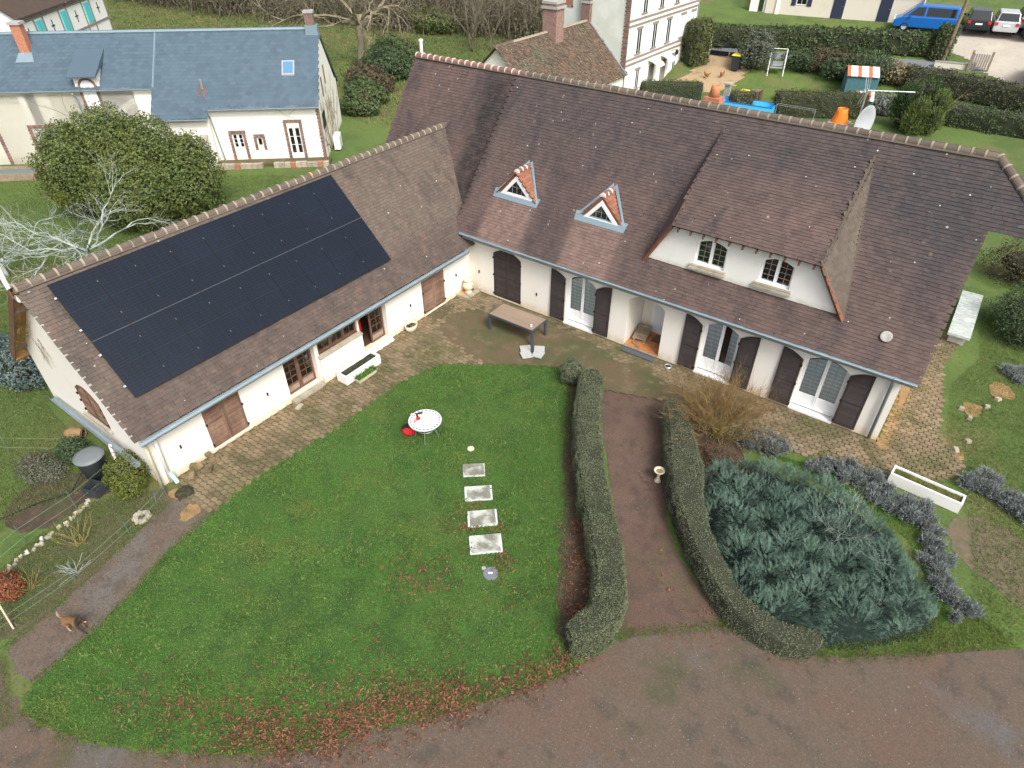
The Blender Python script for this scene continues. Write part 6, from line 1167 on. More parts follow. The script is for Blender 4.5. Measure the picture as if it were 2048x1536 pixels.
def fallen(spots):
    P = []
    for (x, y, sx, sy, rot, n) in spots:
        q = RNG.normal(0, 1, (n, 2)) * (sx, sy); c, s = math.cos(rot), math.sin(rot); q = q @ np.array([[c, s], [-s, c]]) + (x, y); P.append(q)
    return np.concatenate(P)
al = math.atan2(13.6 - 17.2, 8.8 - 11.8); along = math.atan2(3.5, 3.3)
P = fallen([(12.5, -12.15, .35, .2, along, 170), (11.9, -13.1, .5, .22, along, 330), (11.2, -14.1, .6, .28, along, 520), (10.4, -15.05, .7, .3, along, 620), (9.6, -15.9, .6, .3, along, 520), (8.9, -16.8, .6, .3, along, 460), (8.0, -17.35, .8, .3, .7, 380), (6.9, -17.7, .8, .25, .6, 200), (5.7, -18.2, .8, .25, .5, 90), (4.8, -18.0, .5, .2, .5, 40),
            (9.3, -15.3, 1.1, .25, along, 180), (7.5, -16.5, 1.3, .3, along, 130), (8.45, -12.4, .42, .3, .5, 150), (8.05, -12.0, .5, .2, .8, 40), (7.9, -9.9, .25, .3, .5, 110), (9.1, -10.0, .2, .25, .5, 60), (8.15, -10.4, .3, .12, .5, 60), (9.65, -10.75, .17, .25, .6, 110), (8.7, -10.95, .2, .1, .5, 25), (7.1, -9.0, .5, .6, .5, 30),
            (11.5, -9.9, .22, .55, .6, 300), (10.9, -8.7, .15, .6, .6, 160), (9.4, -6.6, .15, .7, .55, 70), (12.05, -10.9, .2, .25, .6, 120), (10.6, -11.6, .4, .3, .3, 40), (7.5, -13.2, 3.2, 2.6, 0, 120), (6.5, -10.5, 2.5, 2.5, 0, 50), (14.9, -8.9, .5, .15, .7, 30), (16.5, -9.0, .8, .12, .5, 30), (12.2, -7.0, .1, 1.2, .65, 25), (3, -8.5, .25, 1.5, 0, 22), (9.6, -17.0, .9, .2, along, 120)])
P = np.concatenate([P, P[RNG.integers(0, len(P), 2600)] + RNG.normal(0, .12, (2600, 2))]); _m = vnoise(P[:, 0], P[:, 1], 1.7, 41) + .45 * vnoise(P[:, 0], P[:, 1], 5., 42); P = P[_m > RNG.uniform(.1, .8, len(P))]; P = np.concatenate([P, P[RNG.integers(0, len(P), 1500)] + RNG.normal(0, .05, (1500, 2))]); n = len(P); Z = RNG.normal(0, .4, (n, 3)) + (0, 0, 1); V, F = inst(*DLF, np.column_stack([P, RNG.uniform(.03, .075, n)]), frames(Z), RNG.uniform(.045, .11, n)); npobj('fallen_leaves', V, F, m_dead, None, kind='stuff', label='curled brown fallen leaves strewn along the lawn edge', category='leaves')
PP = [(p.x, p.y) for p in catmull(ROAD[3:22], .5, False)]
n = 12000; P = scatter([(-1, -22), (3, -20), (9, -17.4), (13.3, -11), (16, -9.2), (21.2, -5.6), (24, -9), (17, -20), (8, -24)], n)
PEB = ([(-.5, -.4, 0), (.5, -.35, 0), (.45, .4, 0), (-.4, .45, 0), (-.2, -.15, .45), (.25, -.1, .4), (.15, .2, .5), (-.2, .2, .4)], [(4, 5, 6, 7), (0, 1, 5, 4), (1, 2, 6, 5), (2, 3, 7, 6), (3, 0, 4, 7)])
A = RNG.uniform(0, 6.3, n); Rm = np.zeros((n, 3, 3)); Rm[:, 0, 0] = Rm[:, 1, 1] = np.cos(A); Rm[:, 0, 1] = -np.sin(A); Rm[:, 1, 0] = np.sin(A); Rm[:, 2, 2] = 1
V, F = inst(*PEB, np.column_stack([P, np.full(n, .006)]), Rm, RNG.gamma(2, .004, n) + .006); npobj('gravel', V, F, M('gravel stones', None, .9, ramp=[(.08, .065, .055), (.12, .1, .085), (.16, .14, .125), (.3, .29, .27)]), None, kind='stuff', label='loose pale gravel stones scattered on the road', category='gravel')
# ================================================================== the slate-roofed farmhouse behind
NR = R(41.18); NH = thing('white_farmhouse', 'long limewashed farmhouse with blue slate roof and brick window surrounds', 'house', (-17.26, 7.16, 0), NR)
TN = lambda s, d, z: (s, d, z)
SN = .85; zn = lambda y: 3.3 + SN * (y + .25); YN = 3.75; ZN = zn(YN)
def nwall(s0, s1, z1, y, ops, nm='wall'):
    return wall(lambda s, d, z: (s, y + d, z), s0, s1, -.5, z1, ops, .14, m_limew, nm, NH)
nwall(-6.45, 0, 3.35, 0, [(-5.44, -4.78, .85, 1.75, 0), (-4.02, -3.66, .95, 1.5, 0), (-2.08, -1.32, .06, 2.25, 0)], 'front_wall')
nwall(-9.5, -6.45, 2.7, -.45, [(-8.6, -7.7, .6, 1.7, 0)], 'porch_wall')
nwall(-34, -9.5, 4.35, 1.0, [(-17.3, -15.6, .0, 2.1, 0), (-11.0, -10.75, 2.6, 3.0, 0), (-20.5, -19.4, .0, 2.0, .2)], 'long_wall')
MB().quad((0, 0, -.5), (0, 8.2, -.5), (0, 8.2, 2.6), (0, YN, ZN - .05), (0, 0, 3.35)).obj('gable_wall', m_limew, NH)
MB().quad((-6.45, -.45, -.5), (-6.45, 0, -.5), (-6.45, 0, 3.3), (-6.45, -.45, 2.7)).obj('return_wall', m_limew, NH); MB().quad((-34, 8.2, -.5), (0, 8.2, -.5), (0, 8.2, 3), (-34, 8.2, 3)).obj('rear_wall', m_limew, NH)
MB().box(-.02, 8.2, -.5, 0, 8.2, 2).v and None
NBOT = lambda x: -.28 if x > -6.35 else (-.75 if x > -9.55 else .85)
rp = [(.1, -.28), (.1, YN), (-36, YN), (-36, .85), (-9.55, .85), (-9.55, -.75), (-6.35, -.75), (-6.35, -.28)]
MB().quad(*[(x, y, zn(y)) for x, y in rp]).obj('slate_roof', m_slate, NH); MB().quad((.1, YN, ZN), (-36, YN, ZN), (-36, 8.6, ZN - 4.1), (.1, 8.6, ZN - 4.1)).obj('rear_slate_roof', m_slate, NH)
# slates as real overlapping pieces on the visible slope
k_ = math.hypot(1, SN); sw_, sg2 = .36, .24; poly = [(x, (y + .75) * k_) for x, y in rp]
a, b = np.meshgrid(np.arange(-24.5, .2, sw_), np.arange(0, (YN + .75) * k_, sg2)); rr = np.round(b / sg2).astype(int); a = a + (rr % 2) * sw_ / 2; a, b = a.ravel(), b.ravel(); kk = inpoly(a, b + .1, poly); a, b = a[kk], b[kk]
u_, s_, n_ = np.array([1, 0, 0.]), np.array([0, 1, SN]) / k_, np.array([0, -SN, 1]) / k_; P = np.array([0, -.75, zn(-.75)]) + a[:, None] * u_ + b[:, None] * s_ + .012 * n_
slv = [(-.178, .1, .012), (0, 0, .016), (.178, .1, .012), (.178, .34, .0), (-.178, .34, .0)]
V, F = inst(slv, [(0, 1, 2, 3, 4)], P, np.broadcast_to(np.stack([u_, s_, n_], 1), (len(a), 3, 3)), np.ones(len(a))); npobj('slates', V, F, m_slate2, NH, kind='stuff')
MB().tube([(.12, YN, ZN + .03), (-36, YN, ZN + .03)], .11, 6).obj('zinc_ridge', m_zincl, NH); MB().tube([(-9.5, .85, zn(.85) + .03), (-9.5, YN, ZN + .03)], .05, 5).obj('roof_joint', m_zincl, NH)
gutter((-6.35, -.36, zn(-.28) - .02), (.1, -.36, zn(-.28) - .02), .07, 'gutter', NH); gutter((-9.5, -.83, zn(-.75) - .02), (-6.35, -.83, zn(-.75) - .02), .07, 'gutter', NH); gutter((-36, .77, zn(.85) - .02), (-9.55, .77, zn(.85) - .02), .07, 'gutter', NH)
for x, y, z in ((-6.38, -.1, 3.1), (-14.0, .92, 4.1)): MB().tube([(x, y - .3, z), (x, y, z - .35), (x + (.25 if x > -10 else .0), y, .0)], .05, 6).obj('downpipe', m_zinc, NH)
def surround(x0, x1, z0, z1, y, w_=.16, sides=('l', 'r', 't'), parent=NH):
    sid = 0
    rows = [(xx, z) for xx in ((x0 - w_, x0), (x1, x1 + w_)) for z in np.arange(z0, z1, .085)]
    me = None
    for (xa, xb), z in rows:
        j = .03 if int(round(z / .085)) % 2 else 0
        MB().box(xa - (j if xa < x0 else 0), y - .02, z + .006, xb + (j if xa >= x1 else 0), y + .05, z + .079).obj('brick', m_brick, parent)
    for x in np.arange(x0 - w_, x1 + w_ - .04, .085): MB().box(x + .004, y - .022, z1 + .003, x + .08, y + .05, z1 + .2).obj('brick', m_brick, parent)
surround(-5.44, -4.78, .0, 1.75, 0); surround(-4.02, -3.66, .75, 1.5, 0, .15); surround(-2.08, -1.32, .0, 2.3, 0); surround(-8.6, -7.7, .0, 1.7, -.45)
def cas(p, q, z0, z1, y, nx, nz, name, parent, mat=m_pvc):
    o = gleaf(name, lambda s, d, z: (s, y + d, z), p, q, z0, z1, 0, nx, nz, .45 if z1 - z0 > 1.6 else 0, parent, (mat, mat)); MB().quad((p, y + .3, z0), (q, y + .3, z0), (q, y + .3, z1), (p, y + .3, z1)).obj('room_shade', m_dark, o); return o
cas(-5.44, -5.11, .87, 1.75, .06, 1, 3, 'casement', NH); cas(-5.11, -4.78, .87, 1.75, .06, 1, 3, 'casement', NH); cas(-4.02, -3.66, .95, 1.5, .06, 1, 1, 'small_window', NH); cas(-2.08, -1.7, .06, 2.05, .06, 1, 3, 'glazed_door', NH); cas(-1.7, -1.32, .06, 2.05, .06, 1, 3, 'glazed_door', NH); MB().box(-2.08, .02, 2.05, -1.32, .14, 2.25).obj('shutter_box', m_pvc, NH)
cas(-8.6, -7.7, .6, 1.7, -.39, 1, 1, 'window', NH, m_timber)
dv_ = [(-13.55, 3.15), (-12.8, 3.15)] + [(-13.175 + .375 * math.cos(t), 4.35 + .36 * math.sin(t)) for t in [math.pi * i / 10 for i in range(11)]]
MB().prism(dv_, lambda p, q, t: (p, t, q), .985, .955).obj('loft_door', m_white, NH)
for xx in ((-13.72, -13.56), (-12.79, -12.63)):
    for z in np.arange(2.95, 4.4, .1): MB().box(xx[0], .97, z + .006, xx[1], 1.04, z + .092).obj('brick', m_brick, NH)
for i in range(13):
    t = math.pi * (i + .5) / 13; c = (-13.175 - .45 * math.cos(t), .985, 4.37 + .43 * math.sin(t)); MB().rbox((0, 0, 0), (.12, .06, .1)).obj('brick', m_brick, NH).matrix_local = Matrix.Translation(c) @ Matrix.Rotation(t, 4, 'Y')
MB().quad((-13.85, 1.0, 4.2), (-12.5, 1.0, 4.2), (-12.5, 1.0, 4.95), (-13.85, 1.0, 4.95)).obj('loft_dormer_front', m_limew, NH)
MB().hexa([(-13.98, .6, 4.93), (-12.38, .6, 4.93), (-12.38, 2.9, 5.6), (-13.98, 2.9, 5.6), (-13.98, .6, 5.0), (-12.38, .6, 5.0), (-12.38, 2.9, zn(2.9) + .05), (-13.98, 2.9, zn(2.9) + .05)]).obj('loft_dormer_roof', m_slate2, NH)
for x in (-13.85, -12.5): MB().quad((x, 1.0, 4.2), (x, 2.6, zn(2.6)), (x, 1.0, 4.98)).obj('loft_dormer_cheek', m_limew, NH)
MB().box(-17.3, 1.08, 0, -15.6, 1.12, 2.1).obj('barn_door', m_timber, NH); surround(-17.3, -15.6, 0, 2.1, 1.0, .2); MB().box(-20.5, 1.05, 0, -19.4, 1.1, 2.2).obj('pale_blue_door', M('pale blue paint', (.45, .62, .68), .6), NH); surround(-20.5, -19.4, 0, 2.05, 1.0, .2)
MB().box(-11.0, 1.1, 2.6, -10.75, 1.12, 3.0).obj('opening', m_dark, NH)
for z in np.arange(-.3, 3.2, .1): MB().box(-.16 - (.04 if int(z * 10) % 2 else 0), -.025, z + .006, .02, .06, z + .092).obj('brick', m_brick, NH)
sk = MB().hexa([(-2.05, 1.3, zn(1.3) + .02), (-1.3, 1.3, zn(1.3) + .02), (-1.3, 2.05, zn(2.05) + .02), (-2.05, 2.05, zn(2.05) + .02), (-2.05, 1.3, zn(1.3) + .1), (-1.3, 1.3, zn(1.3) + .1), (-1.3, 2.05, zn(2.05) + .1), (-2.05, 2.05, zn(2.05) + .1)]).obj('skylight', m_limb, NH); MB().quad((-1.96, 1.38, zn(1.38) + .105), (-1.39, 1.38, zn(1.38) + .105), (-1.39, 1.97, zn(1.97) + .105), (-1.96, 1.97, zn(1.97) + .105)).obj('pane', M('sky glass', (.1, .22, .36), .08), sk)
MB().tube([(-6.65, .75, zn(.75)), (-6.65, .75, zn(.75) + .55)], .07, 8).obj('stove_flue', m_timber, NH); mb = MB(); q = [(-6.65 + rnd.gauss(0, .0), 0)]
MB().quad(*[(-6.65 + .55 * math.cos(t) * rnd.uniform(.6, 1.1), .62 + .5 * math.sin(t) * rnd.uniform(.6, 1.1), 0) for t in [i * .7 for i in range(9)]]).v
st_p = [(-6.65 + .42 * math.cos(i * .63) * rnd.uniform(.7, 1.1), .6 + .34 * math.sin(i * .63) * rnd.uniform(.7, 1.1)) for i in range(10)]
MB().quad(*[(x, y, zn(y) + .034) for x, y in st_p]).obj('rust_stain', M('rust stained slate', (.085, .09, .1), .6, [('n', 5, .45, .62, (.16, .1, .09), .8)]), NH)
cb = MB().box(-17.05, 2.7, 5.4, -16.5, 3.2, 7.35).obj('chimney_stack', m_brickr, NH); MB().box(-17.12, 2.62, 7.35, -16.43, 3.28, 7.5).obj('chimney_cap', m_conc, cb); MB().quad((-17.3, 2.25, zn(2.25) + .06), (-16.25, 2.25, zn(2.25) + .06), (-16.4, 2.7, zn(2.7) + .1), (-17.15, 2.7, zn(2.7) + .1)).obj('chimney_flashing', m_zincl, cb)
cb = MB().box(-.55, 3.5, 6.3, -.05, 4.0, 7.6).obj('chimney_stack', m_brick, NH); MB().box(-.6, 3.45, 7.6, 0, 4.05, 7.72).obj('chimney_cap', m_conc, cb); MB().box(-.62, 3.42, 6.2, .12, 4.08, 6.95).obj('chimney_base', m_zincl, cb)
sg = []
for k in range(16): grow(sg, (.02, rnd.uniform(.6, 6), 0), (0, rnd.gauss(0, .35), 1), rnd.uniform(1.2, 2.0), .02, 3, .5, 3, wob=.22)
for k in range(3): grow(sg, (-1.2 - k * .3, -.02, 2.4 + .2 * k), (rnd.choice((-1, 1)) * .8, 0, .3), .8, .01, 2, .5, 2, wob=.25)
sg = [((max(a[0], .02) if a[1] > .3 else a[0], a[1] if a[1] > .3 else -.03, a[2]), (max(b[0], .02) if b[1] > .3 else b[0], b[1] if b[1] > .3 else -.03, b[2]), c, d) for a, b, c, d in sg]
sg = [s for s in sg if s[1][2] < min(3.3 + .85 * s[1][1], ZN - .75 * abs(s[1][1] - YN)) - .1 and 0 < s[1][2] and (s[1][1] < 7.9)]
sg = [((.02 if a[1] > .3 else a[0], a[1], a[2]), (.02 if b[1] > .3 else b[0], b[1], b[2]), c, d) for a, b, c, d in sg]
V, F = segs_mesh(sg); npobj('bare_creeper', V, F, m_wood, NH, kind='stuff')
MB().box(.02, .7, 1.7, .05, 1.6, 2.6).obj('black_hatch', m_black, NH)
for y, z in ((2.2, 3.2), (3.6, 3.6)): MB().box(.005, y, z, .03, y + .35, z + 1.1).obj('blocked_window', m_brick, NH)
ac = thing('heat_pump_unit', 'white outdoor heat pump unit against the creeper-covered gable', 'heat pump', Vector((-17.26, 7.16, 0)) + Matrix.Rotation(NR, 3, 'Z') @ Vector((.3, 1.6, 0)), NR); MB().box(0, 0, .1, .38, .95, .95).obj('casing', m_white, ac)
for i in range(6): MB().box(.38, .08, .22 + i * .1, .395, .6, .27 + i * .1).obj('grille_slat', m_conc, ac)
MB().box(.05, .1, 0, .12, .85, .1).box(.28, .1, 0, .35, .85, .1).obj('feet', m_black, ac)
def nloc(x, y, z=0): v = Vector((-17.26, 7.16, 0)) + Matrix.Rotation(NR, 3, 'Z') @ Vector((x, y, z)); return (v.x, v.y, v.z)
tw_ = thing('terrace_wall', 'low mossy brick and stone terrace wall before the farmhouse', 'wall', nloc(0, 0), NR); 
for i in range(22):
    if 9 < i < 12: continue
    MB().box(-7.0 + i * .33, -1.15, 0, -6.69 + i * .33, -.85, .28 + rnd.uniform(-.02, .02)).obj('wall_stone', m_stone if i % 5 else m_brickr, tw_)
MB().box(-7, -.85, 0, .3, 0, .2).obj('terrace_floor', m_moss, tw_)
lt = thing('cellar_bulkhead', 'whitewashed leaning bulkhead wall by the low eaves of the farmhouse', 'bulkhead', nloc(-6.75, -1.0), NR); MB().hexa([(-.1, -.9, 0), (.15, -.9, 0), (.15, .5, 0), (-.1, .5, 0), (-.1, -.2, 1.7), (.15, -.2, 1.7), (.15, .5, 1.9), (-.1, .5, 1.9)]).obj('wall', m_limew, lt); MB().hexa([(-.2, -.4, 1.68), (.25, -.4, 1.68), (.25, .1, 1.95), (-.2, .1, 1.95), (-.2, -.4, 1.76), (.25, -.4, 1.76), (.25, .1, 2.03), (-.2, .1, 2.03)]).obj('coping', m_stone, lt)
fb = thing('cold_frame', 'low timber cold frame with dark sheeting at the farmhouse foot', 'cold frame', nloc(-18.2, -1.2), NR)
for q in ((-1.6, -.7, 1.6, -.6), (-1.6, .6, 1.6, .7), (-1.6, -.6, -1.5, .6), (1.5, -.6, 1.6, .6)): MB().box(*q[:2], 0, *q[2:], .4).obj('side', m_wood, fb)
MB().box(-1.5, -.6, .05, 1.5, .6, .25).obj('sheeting', m_gree, fb)
MB().tube([nloc(-16.7, -.5, .25), nloc(-15.0, .8, 1.2)], .09, 5).obj('leaning_beam', m_wood, None, label='grey beam leaning on the farmhouse wall by the evergreen', category='beam')
# ------------------------------------------------------------------ half-timbered house far left
HT = thing('half_timbered_house', 'half-timbered white house with turquoise shutters behind the slate roof', 'house', nloc(-23, 14.6), NR)
MB().quad((0, 0, 0), (0, 15, 0), (0, 15, 5.95), (0, 0, 5.95)).quad((-9, 0, 0), (0, 0, 0), (0, 0, 5.95), (-4.5, 0, 9.4), (-9, 0, 5.95)).quad((-9, 15, 0), (0, 15, 0), (0, 15, 5.95), (-4.5, 15, 9.4), (-9, 15, 5.95)).obj('wall', M('bright limewash', (.8, .8, .77), .9), HT)
MB().hexa([(.2, -.3, 5.75), (.2, 15.3, 5.75), (-4.5, 15.3, 9.4), (-4.5, -.3, 9.4), (.2, -.3, 5.9), (.2, 15.3, 5.9), (-4.5, 15.3, 9.55), (-4.5, -.3, 9.55)]).obj('roof', M('dark old tile', (.075, .055, .045), .95, [('s', 2.2, .12, .25, (.6, .6, .58), .8), ('n', 2, .45, .7, (.1, .07, .05), .6)]), HT); MB().quad((-9.3, -.3, 5.8), (-4.5, -.3, 9.5), (-4.5, 15.3, 9.5), (-9.3, 15.3, 5.8)).obj('rear_roof', m_mossroof, HT)
for y in (.0, 2.0, 3.4, 6.1, 7.5, 10.4, 11.9, 14.8): MB().box(.0, y, 2.2, .05, y + .16, 5.7).obj('timber_post', m_timber, HT)
for z in (3.6, 5.5): MB().box(.0, 0, z, .055, 15, z + .16).obj('timber_rail', m_timber, HT)
for y in (2.25, 6.4, 10.75): s_ = MB().box(.0, y, 3.9, .08, y + 1.05, 5.35).obj('shutter', m_turq, HT); MB().box(.08, y + .5, 3.95, .09, y + .55, 5.3).obj('meeting_rail', m_zincl, s_)
for y in (1.0, 4.7, 9.0, 13.4): MB().box(.0, y - .28, 4.65, .03, y + .28, 4.72).box(.0, y - .04, 4.25, .032, y + .04, 5.1).obj('iron_tie', m_black, HT)
# ------------------------------------------------------------------ tall half-timbered house and mossy barn behind the ridge
TH = thing('tall_house', 'tall narrow three-storey white house with grey timber bands and brick chimneys', 'house', (-8, 28.5, 0))
XG = -6.7
wall(lambda s, d, z: (-d, s, z), 0, 12.6, 0, 9.5, [(2.6, 3.1, .3, 2.1, 0), (4.6, 5.4, .1, 2.2, 0), (6.6, 7.4, .1, 2.2, 0), (9.0, 9.5, .4, 2.2, 0)][:0], .1, m_limew, 'front_wall', TH)
MB().quad((XG, 0, 0), (0, 0, 0), (0, 0, 9.5), (XG / 2, 0, 12.5), (XG, 0, 9.5)).obj('gable_wall', M('greenish plaster', (.58, .62, .56), .9, [('n', .7, .45, .68, (.7, .72, .68), .8), ('n', 3, .6, .75, (.4, .43, .38), .5)], bump=(20, .3, .02)), TH); MB().quad((XG, 0, 0), (XG, 12.6, 0), (XG, 12.6, 9.5), (XG, 0, 9.5)).quad((XG, 12.6, 0), (0, 12.6, 0), (0, 12.6, 9.5), (XG, 12.6, 9.5)).obj('rear_wall', m_limew, TH)
MB().quad((.3, -.2, 9.3), (.3, 12.8, 9.3), (XG / 2, 12.8, 12.6), (XG / 2, -.2, 12.6)).quad((XG - .3, -.2, 9.3), (XG - .3, 12.8, 9.3), (XG / 2, 12.8, 12.6), (XG / 2, -.2, 12.6)).obj('roof', m_mossroof, TH)
for z in (2.75, 3.1, 5.35, 5.7): MB().box(0, 0, z, .06, 12.6, z + .14).obj('timber_band', m_timber, TH)
for z in np.arange(.0, 9.3, .12): 
    MB().box(-.3 - (.07 if int(round(z / .12)) % 2 else 0), -.04, z + .008, .04, .1, z + .112).obj('quoin_brick', m_brick, TH)
    if z > 4: MB().box(XG - .02, -.04, z + .008, XG + .25 + (.07 if int(round(z / .12)) % 2 else 0), .08, z + .112).obj('quoin_brick', m_brick, TH)
def tw(y0, y1, z0, z1, shut=False, dark=True):
    MB().box(0, y0 - .1, z0 - .12, .07, y1 + .1, z0).obj('sill', m_timber, TH); MB().box(0, y0 - .12, z1, .075, y1 + .12, z1 + .18).obj('lintel', m_timber, TH)
    MB().box(.0, y0, z0, .03, y1, z1).obj('window', m_pvc if shut else m_glassd, TH)
    for a_, b_ in ((y0 - .03, y0 + .05), (y1 - .05, y1 + .03), ((y0 + y1) / 2 - .025, (y0 + y1) / 2 + .025)): MB().box(.0, a_, z0, .05, b_, z1).obj('window_frame', m_pvc, TH)
    if not shut:
        for a_, b_ in ((y0 - .42, y0 - .05), (y1 + .05, y1 + .42)): MB().box(.0, a_, z0, .06, b_, z1).obj('shutter', m_white, TH)
for y, sh in ((1.5, 0), (4.1, 0), (6.6, 0), (9.3, 1), (11.3, 1)): tw(y, y + .75, 3.45, 5.05, sh)
for y, sh in ((2.0, 0), (4.8, 0), (7.6, 0), (10.6, 0)): tw(y, y + .75, 6.1, 7.6, sh)
for y in (1.9, 8.6): tw(y, y + .6, .9, 2.2, 0)
tw(10.6, 11.3, .4, 2.3, 1)
for y in (4.2, 6.4):
    dr_ = MB().box(0, y, .05, .05, y + .9, 2.15).obj('door', m_timber, TH)
    cv_ = MB(); pts_ = [(.0, 2.45 + .12), (.35, 2.5), (.7, 2.35), (.9, 2.15)]
    for (xa, za_), (xb, zb2) in zip(pts_[:-1], pts_[1:]): cv_.hexa([(xa, y - .2, za_ - .03), (xb, y - .2, zb2 - .03), (xb, y + 1.1, zb2 - .03), (xa, y + 1.1, za_ - .03), (xa, y - .2, za_), (xb, y - .2, zb2), (xb, y + 1.1, zb2), (xa, y + 1.1, za_)])
    cv_.obj('door_canopy', M('canopy grey', (.5, .53, .52), .5), TH)
MB().tube([(0, 8.2, 2.6), (.45, 8.2, 2.75)], .02, 5).lathe([(.03, 0), (.11, .05), (.14, .3), (.02, .42)], (.5, 8.2, 2.35), 8).obj('wall_lantern', m_black, TH)
MB().tube([(.05, 12.5, 9.3), (.05, 12.5, .1)], .06, 6).tube([(XG - .05, -.05, 9.3), (XG - .05, -.05, 4)], .06, 6).obj('downpipe', m_zinc, TH)
MB().box(-5.7, -.02, 6.4, -4.85, .02, 8.6).obj('blocked_opening', m_brickr, TH); MB().box(-5.82, -.03, 6.3, -5.7, .03, 8.6).box(-4.85, -.03, 6.3, -4.73, .03, 8.6).box(-5.82, -.03, 6.28, -4.73, .03, 6.4).obj('opening_trim', m_timber, TH)
MB().box(-3.8, -.35, 3, -3.1, .0, 10.5).obj('flush_chimney', m_brick, TH); MB().box(-3.86, -.4, 6.7, -3.04, .0, 6.85).obj('chimney_band', m_conc, TH); MB().box(-3.6, -.36, 6.95, -3.25, -.34, 8.3).obj('chimney_panel', m_brickr, TH)
BN = thing('mossy_barn', 'low barn with lichened red-brown tile roof behind the main ridge', 'barn', (-11.3, 17.2, 0))
MB().quad((3.3, 0, 0), (3.3, 11.28, 0), (3.3, 11.28, 2.5), (3.3, 0, 2.5)).quad((-3.3, 0, 0), (3.3, 0, 0), (3.3, 0, 2.5), (0, 0, 5.5), (-3.3, 0, 2.5)).quad((-3.3, 0, 0), (-3.3, 11.28, 0), (-3.3, 11.28, 2.5), (-3.3, 0, 2.5)).obj('wall', m_limew, BN)
MB().quad((3.6, -.3, 2.25), (3.6, 11.27, 2.25), (0, 11.27, 5.55), (0, -.3, 5.55)).quad((-3.6, -.3, 2.25), (-3.6, 11.27, 2.25), (0, 11.27, 5.55), (0, -.3, 5.55)).obj('roof_deck', m_mossroof, BN)
u_, s_ = np.array([0, 1, 0.]), np.array([-3.6, 0, 3.3]) / math.hypot(3.6, 3.3); n_ = np.cross(u_, s_); n_ = n_ if n_[2] > 0 else -n_
a, b = np.meshgrid(np.arange(-.3, 11.25, .21), np.arange(0, 4.85, .15)); a = a + (np.round(b / .15).astype(int) % 2) * .1; a, b = a.ravel(), b.ravel(); P = np.array([3.6, 0, 2.25]) + a[:, None] * u_ + b[:, None] * s_ + RNG.normal(.03, .012, len(a))[:, None] * n_
V, F = inst([(-.1, 0, 0), (.1, 0, 0), (.1, 0, .03), (-.1, 0, .03), (-.1, .2, 0), (.1, .2, 0), (.1, .2, .012), (-.1, .2, .012)], tf, P, np.broadcast_to(np.stack([u_, s_, n_], 1), (len(a), 3, 3)), np.ones(len(a))); npobj('roof_tiles', V, F, m_mossroof, BN, kind='stuff')
for i in range(30): MB().tube([(0, -.3 + i * .385, 5.56), (0, .05 + i * .385, 5.58)], [.1, .12], 6).obj('ridge_tile', m_mortar if i > 4 else m_ridge, BN)
MB().tube([(3.62, 11.2, 2.3), (0, 11.2, 5.6)], .05, 5).obj('roof_flashing', m_zincl, BN)
cb = MB().box(-.35, 5.6, 4.5, .75, 6.6, 7.3).obj('chimney_stack', m_brick, BN); MB().box(-.45, 5.5, 7.0, .85, 6.7, 7.15).box(-.4, 5.55, 7.3, .8, 6.65, 7.45).obj('chimney_cap', m_conc, cb)
# ------------------------------------------------------------------ the hillside that rises behind the neighbour's garden
def _hw(x, y):
    az = math.degrees(math.atan2(y - CAM[1], x - CAM[0])); t = min(1, max(0, (117.5 - az) / 4.5)); return t * t * (3 - 2 * t)
D0, KH = 58., .37
def hill(x, y, z=0.):
    """a spot of the flat plan moved up onto the slope"""
    d = math.hypot(x - CAM[0], y - CAM[1])
    if d <= D0: return (x, y, z)
    d2 = D0 + (d - D0) * (KH * _hw(x, y) + 1 - _hw(x, y)); k = d2 / d; return (CAM[0] + (x - CAM[0]) * k, CAM[1] + (y - CAM[1]) * k, CAM[2] * (1 - k) + z)
def hz(x, y):
    d2 = math.hypot(x - CAM[0], y - CAM[1])
    if d2 <= D0: return 0.
    w_ = _hw(x, y); d = D0 + (d2 - D0) / (KH * w_ + 1 - w_); return CAM[2] * (1 - d2 / d)
def hp(pts): return [hill(*p)[:2] for p in pts]
vs, fs = [], []; azs = np.linspace(118, 40, 79); dsx = np.concatenate([np.linspace(D0 - .5, 130, 60), np.linspace(135, 400, 20)])
for az in azs:
    for d_ in dsx: p = hill(CAM[0] + d_ * math.cos(R(az)), CAM[1] + d_ * math.sin(R(az))); vs.append((p[0], p[1], p[2] + (.003 if d_ > D0 else -.02)))
nd = len(dsx)
for i in range(len(azs) - 1):
    for j in range(nd - 1): fs.append((i * nd + j, (i + 1) * nd + j, (i + 1) * nd + j + 1, i * nd + j + 1))
npobj('hillside', vs, fs, m_grassd, None, smooth=True, kind='structure')
def drape(name, poly, mat, off, step=.45):
    P = np.array(poly); lo, hi = P.min(0), P.max(0); gx = np.arange(lo[0], hi[0] + step, step); gy = np.arange(lo[1], hi[1] + step, step); XX, YY = np.meshgrid(gx, gy); ins = inpoly(XX.ravel(), YY.ravel(), poly)
    idx = np.arange(XX.size).reshape(XX.shape); F = np.stack([idx[:-1, :-1], idx[:-1, 1:], idx[1:, 1:], idx[1:, :-1]], -1).reshape(-1, 4); F = F[ins[F].sum(1) >= 2]
    V = np.array([(*hill(x, y)[:2], hill(x, y)[2] + off) for x, y in zip(XX.ravel(), YY.ravel())]); used, inv = np.unique(F, return_inverse=True); npobj(name, V[used], inv.reshape(-1, 4), mat, None, smooth=True, kind='structure')
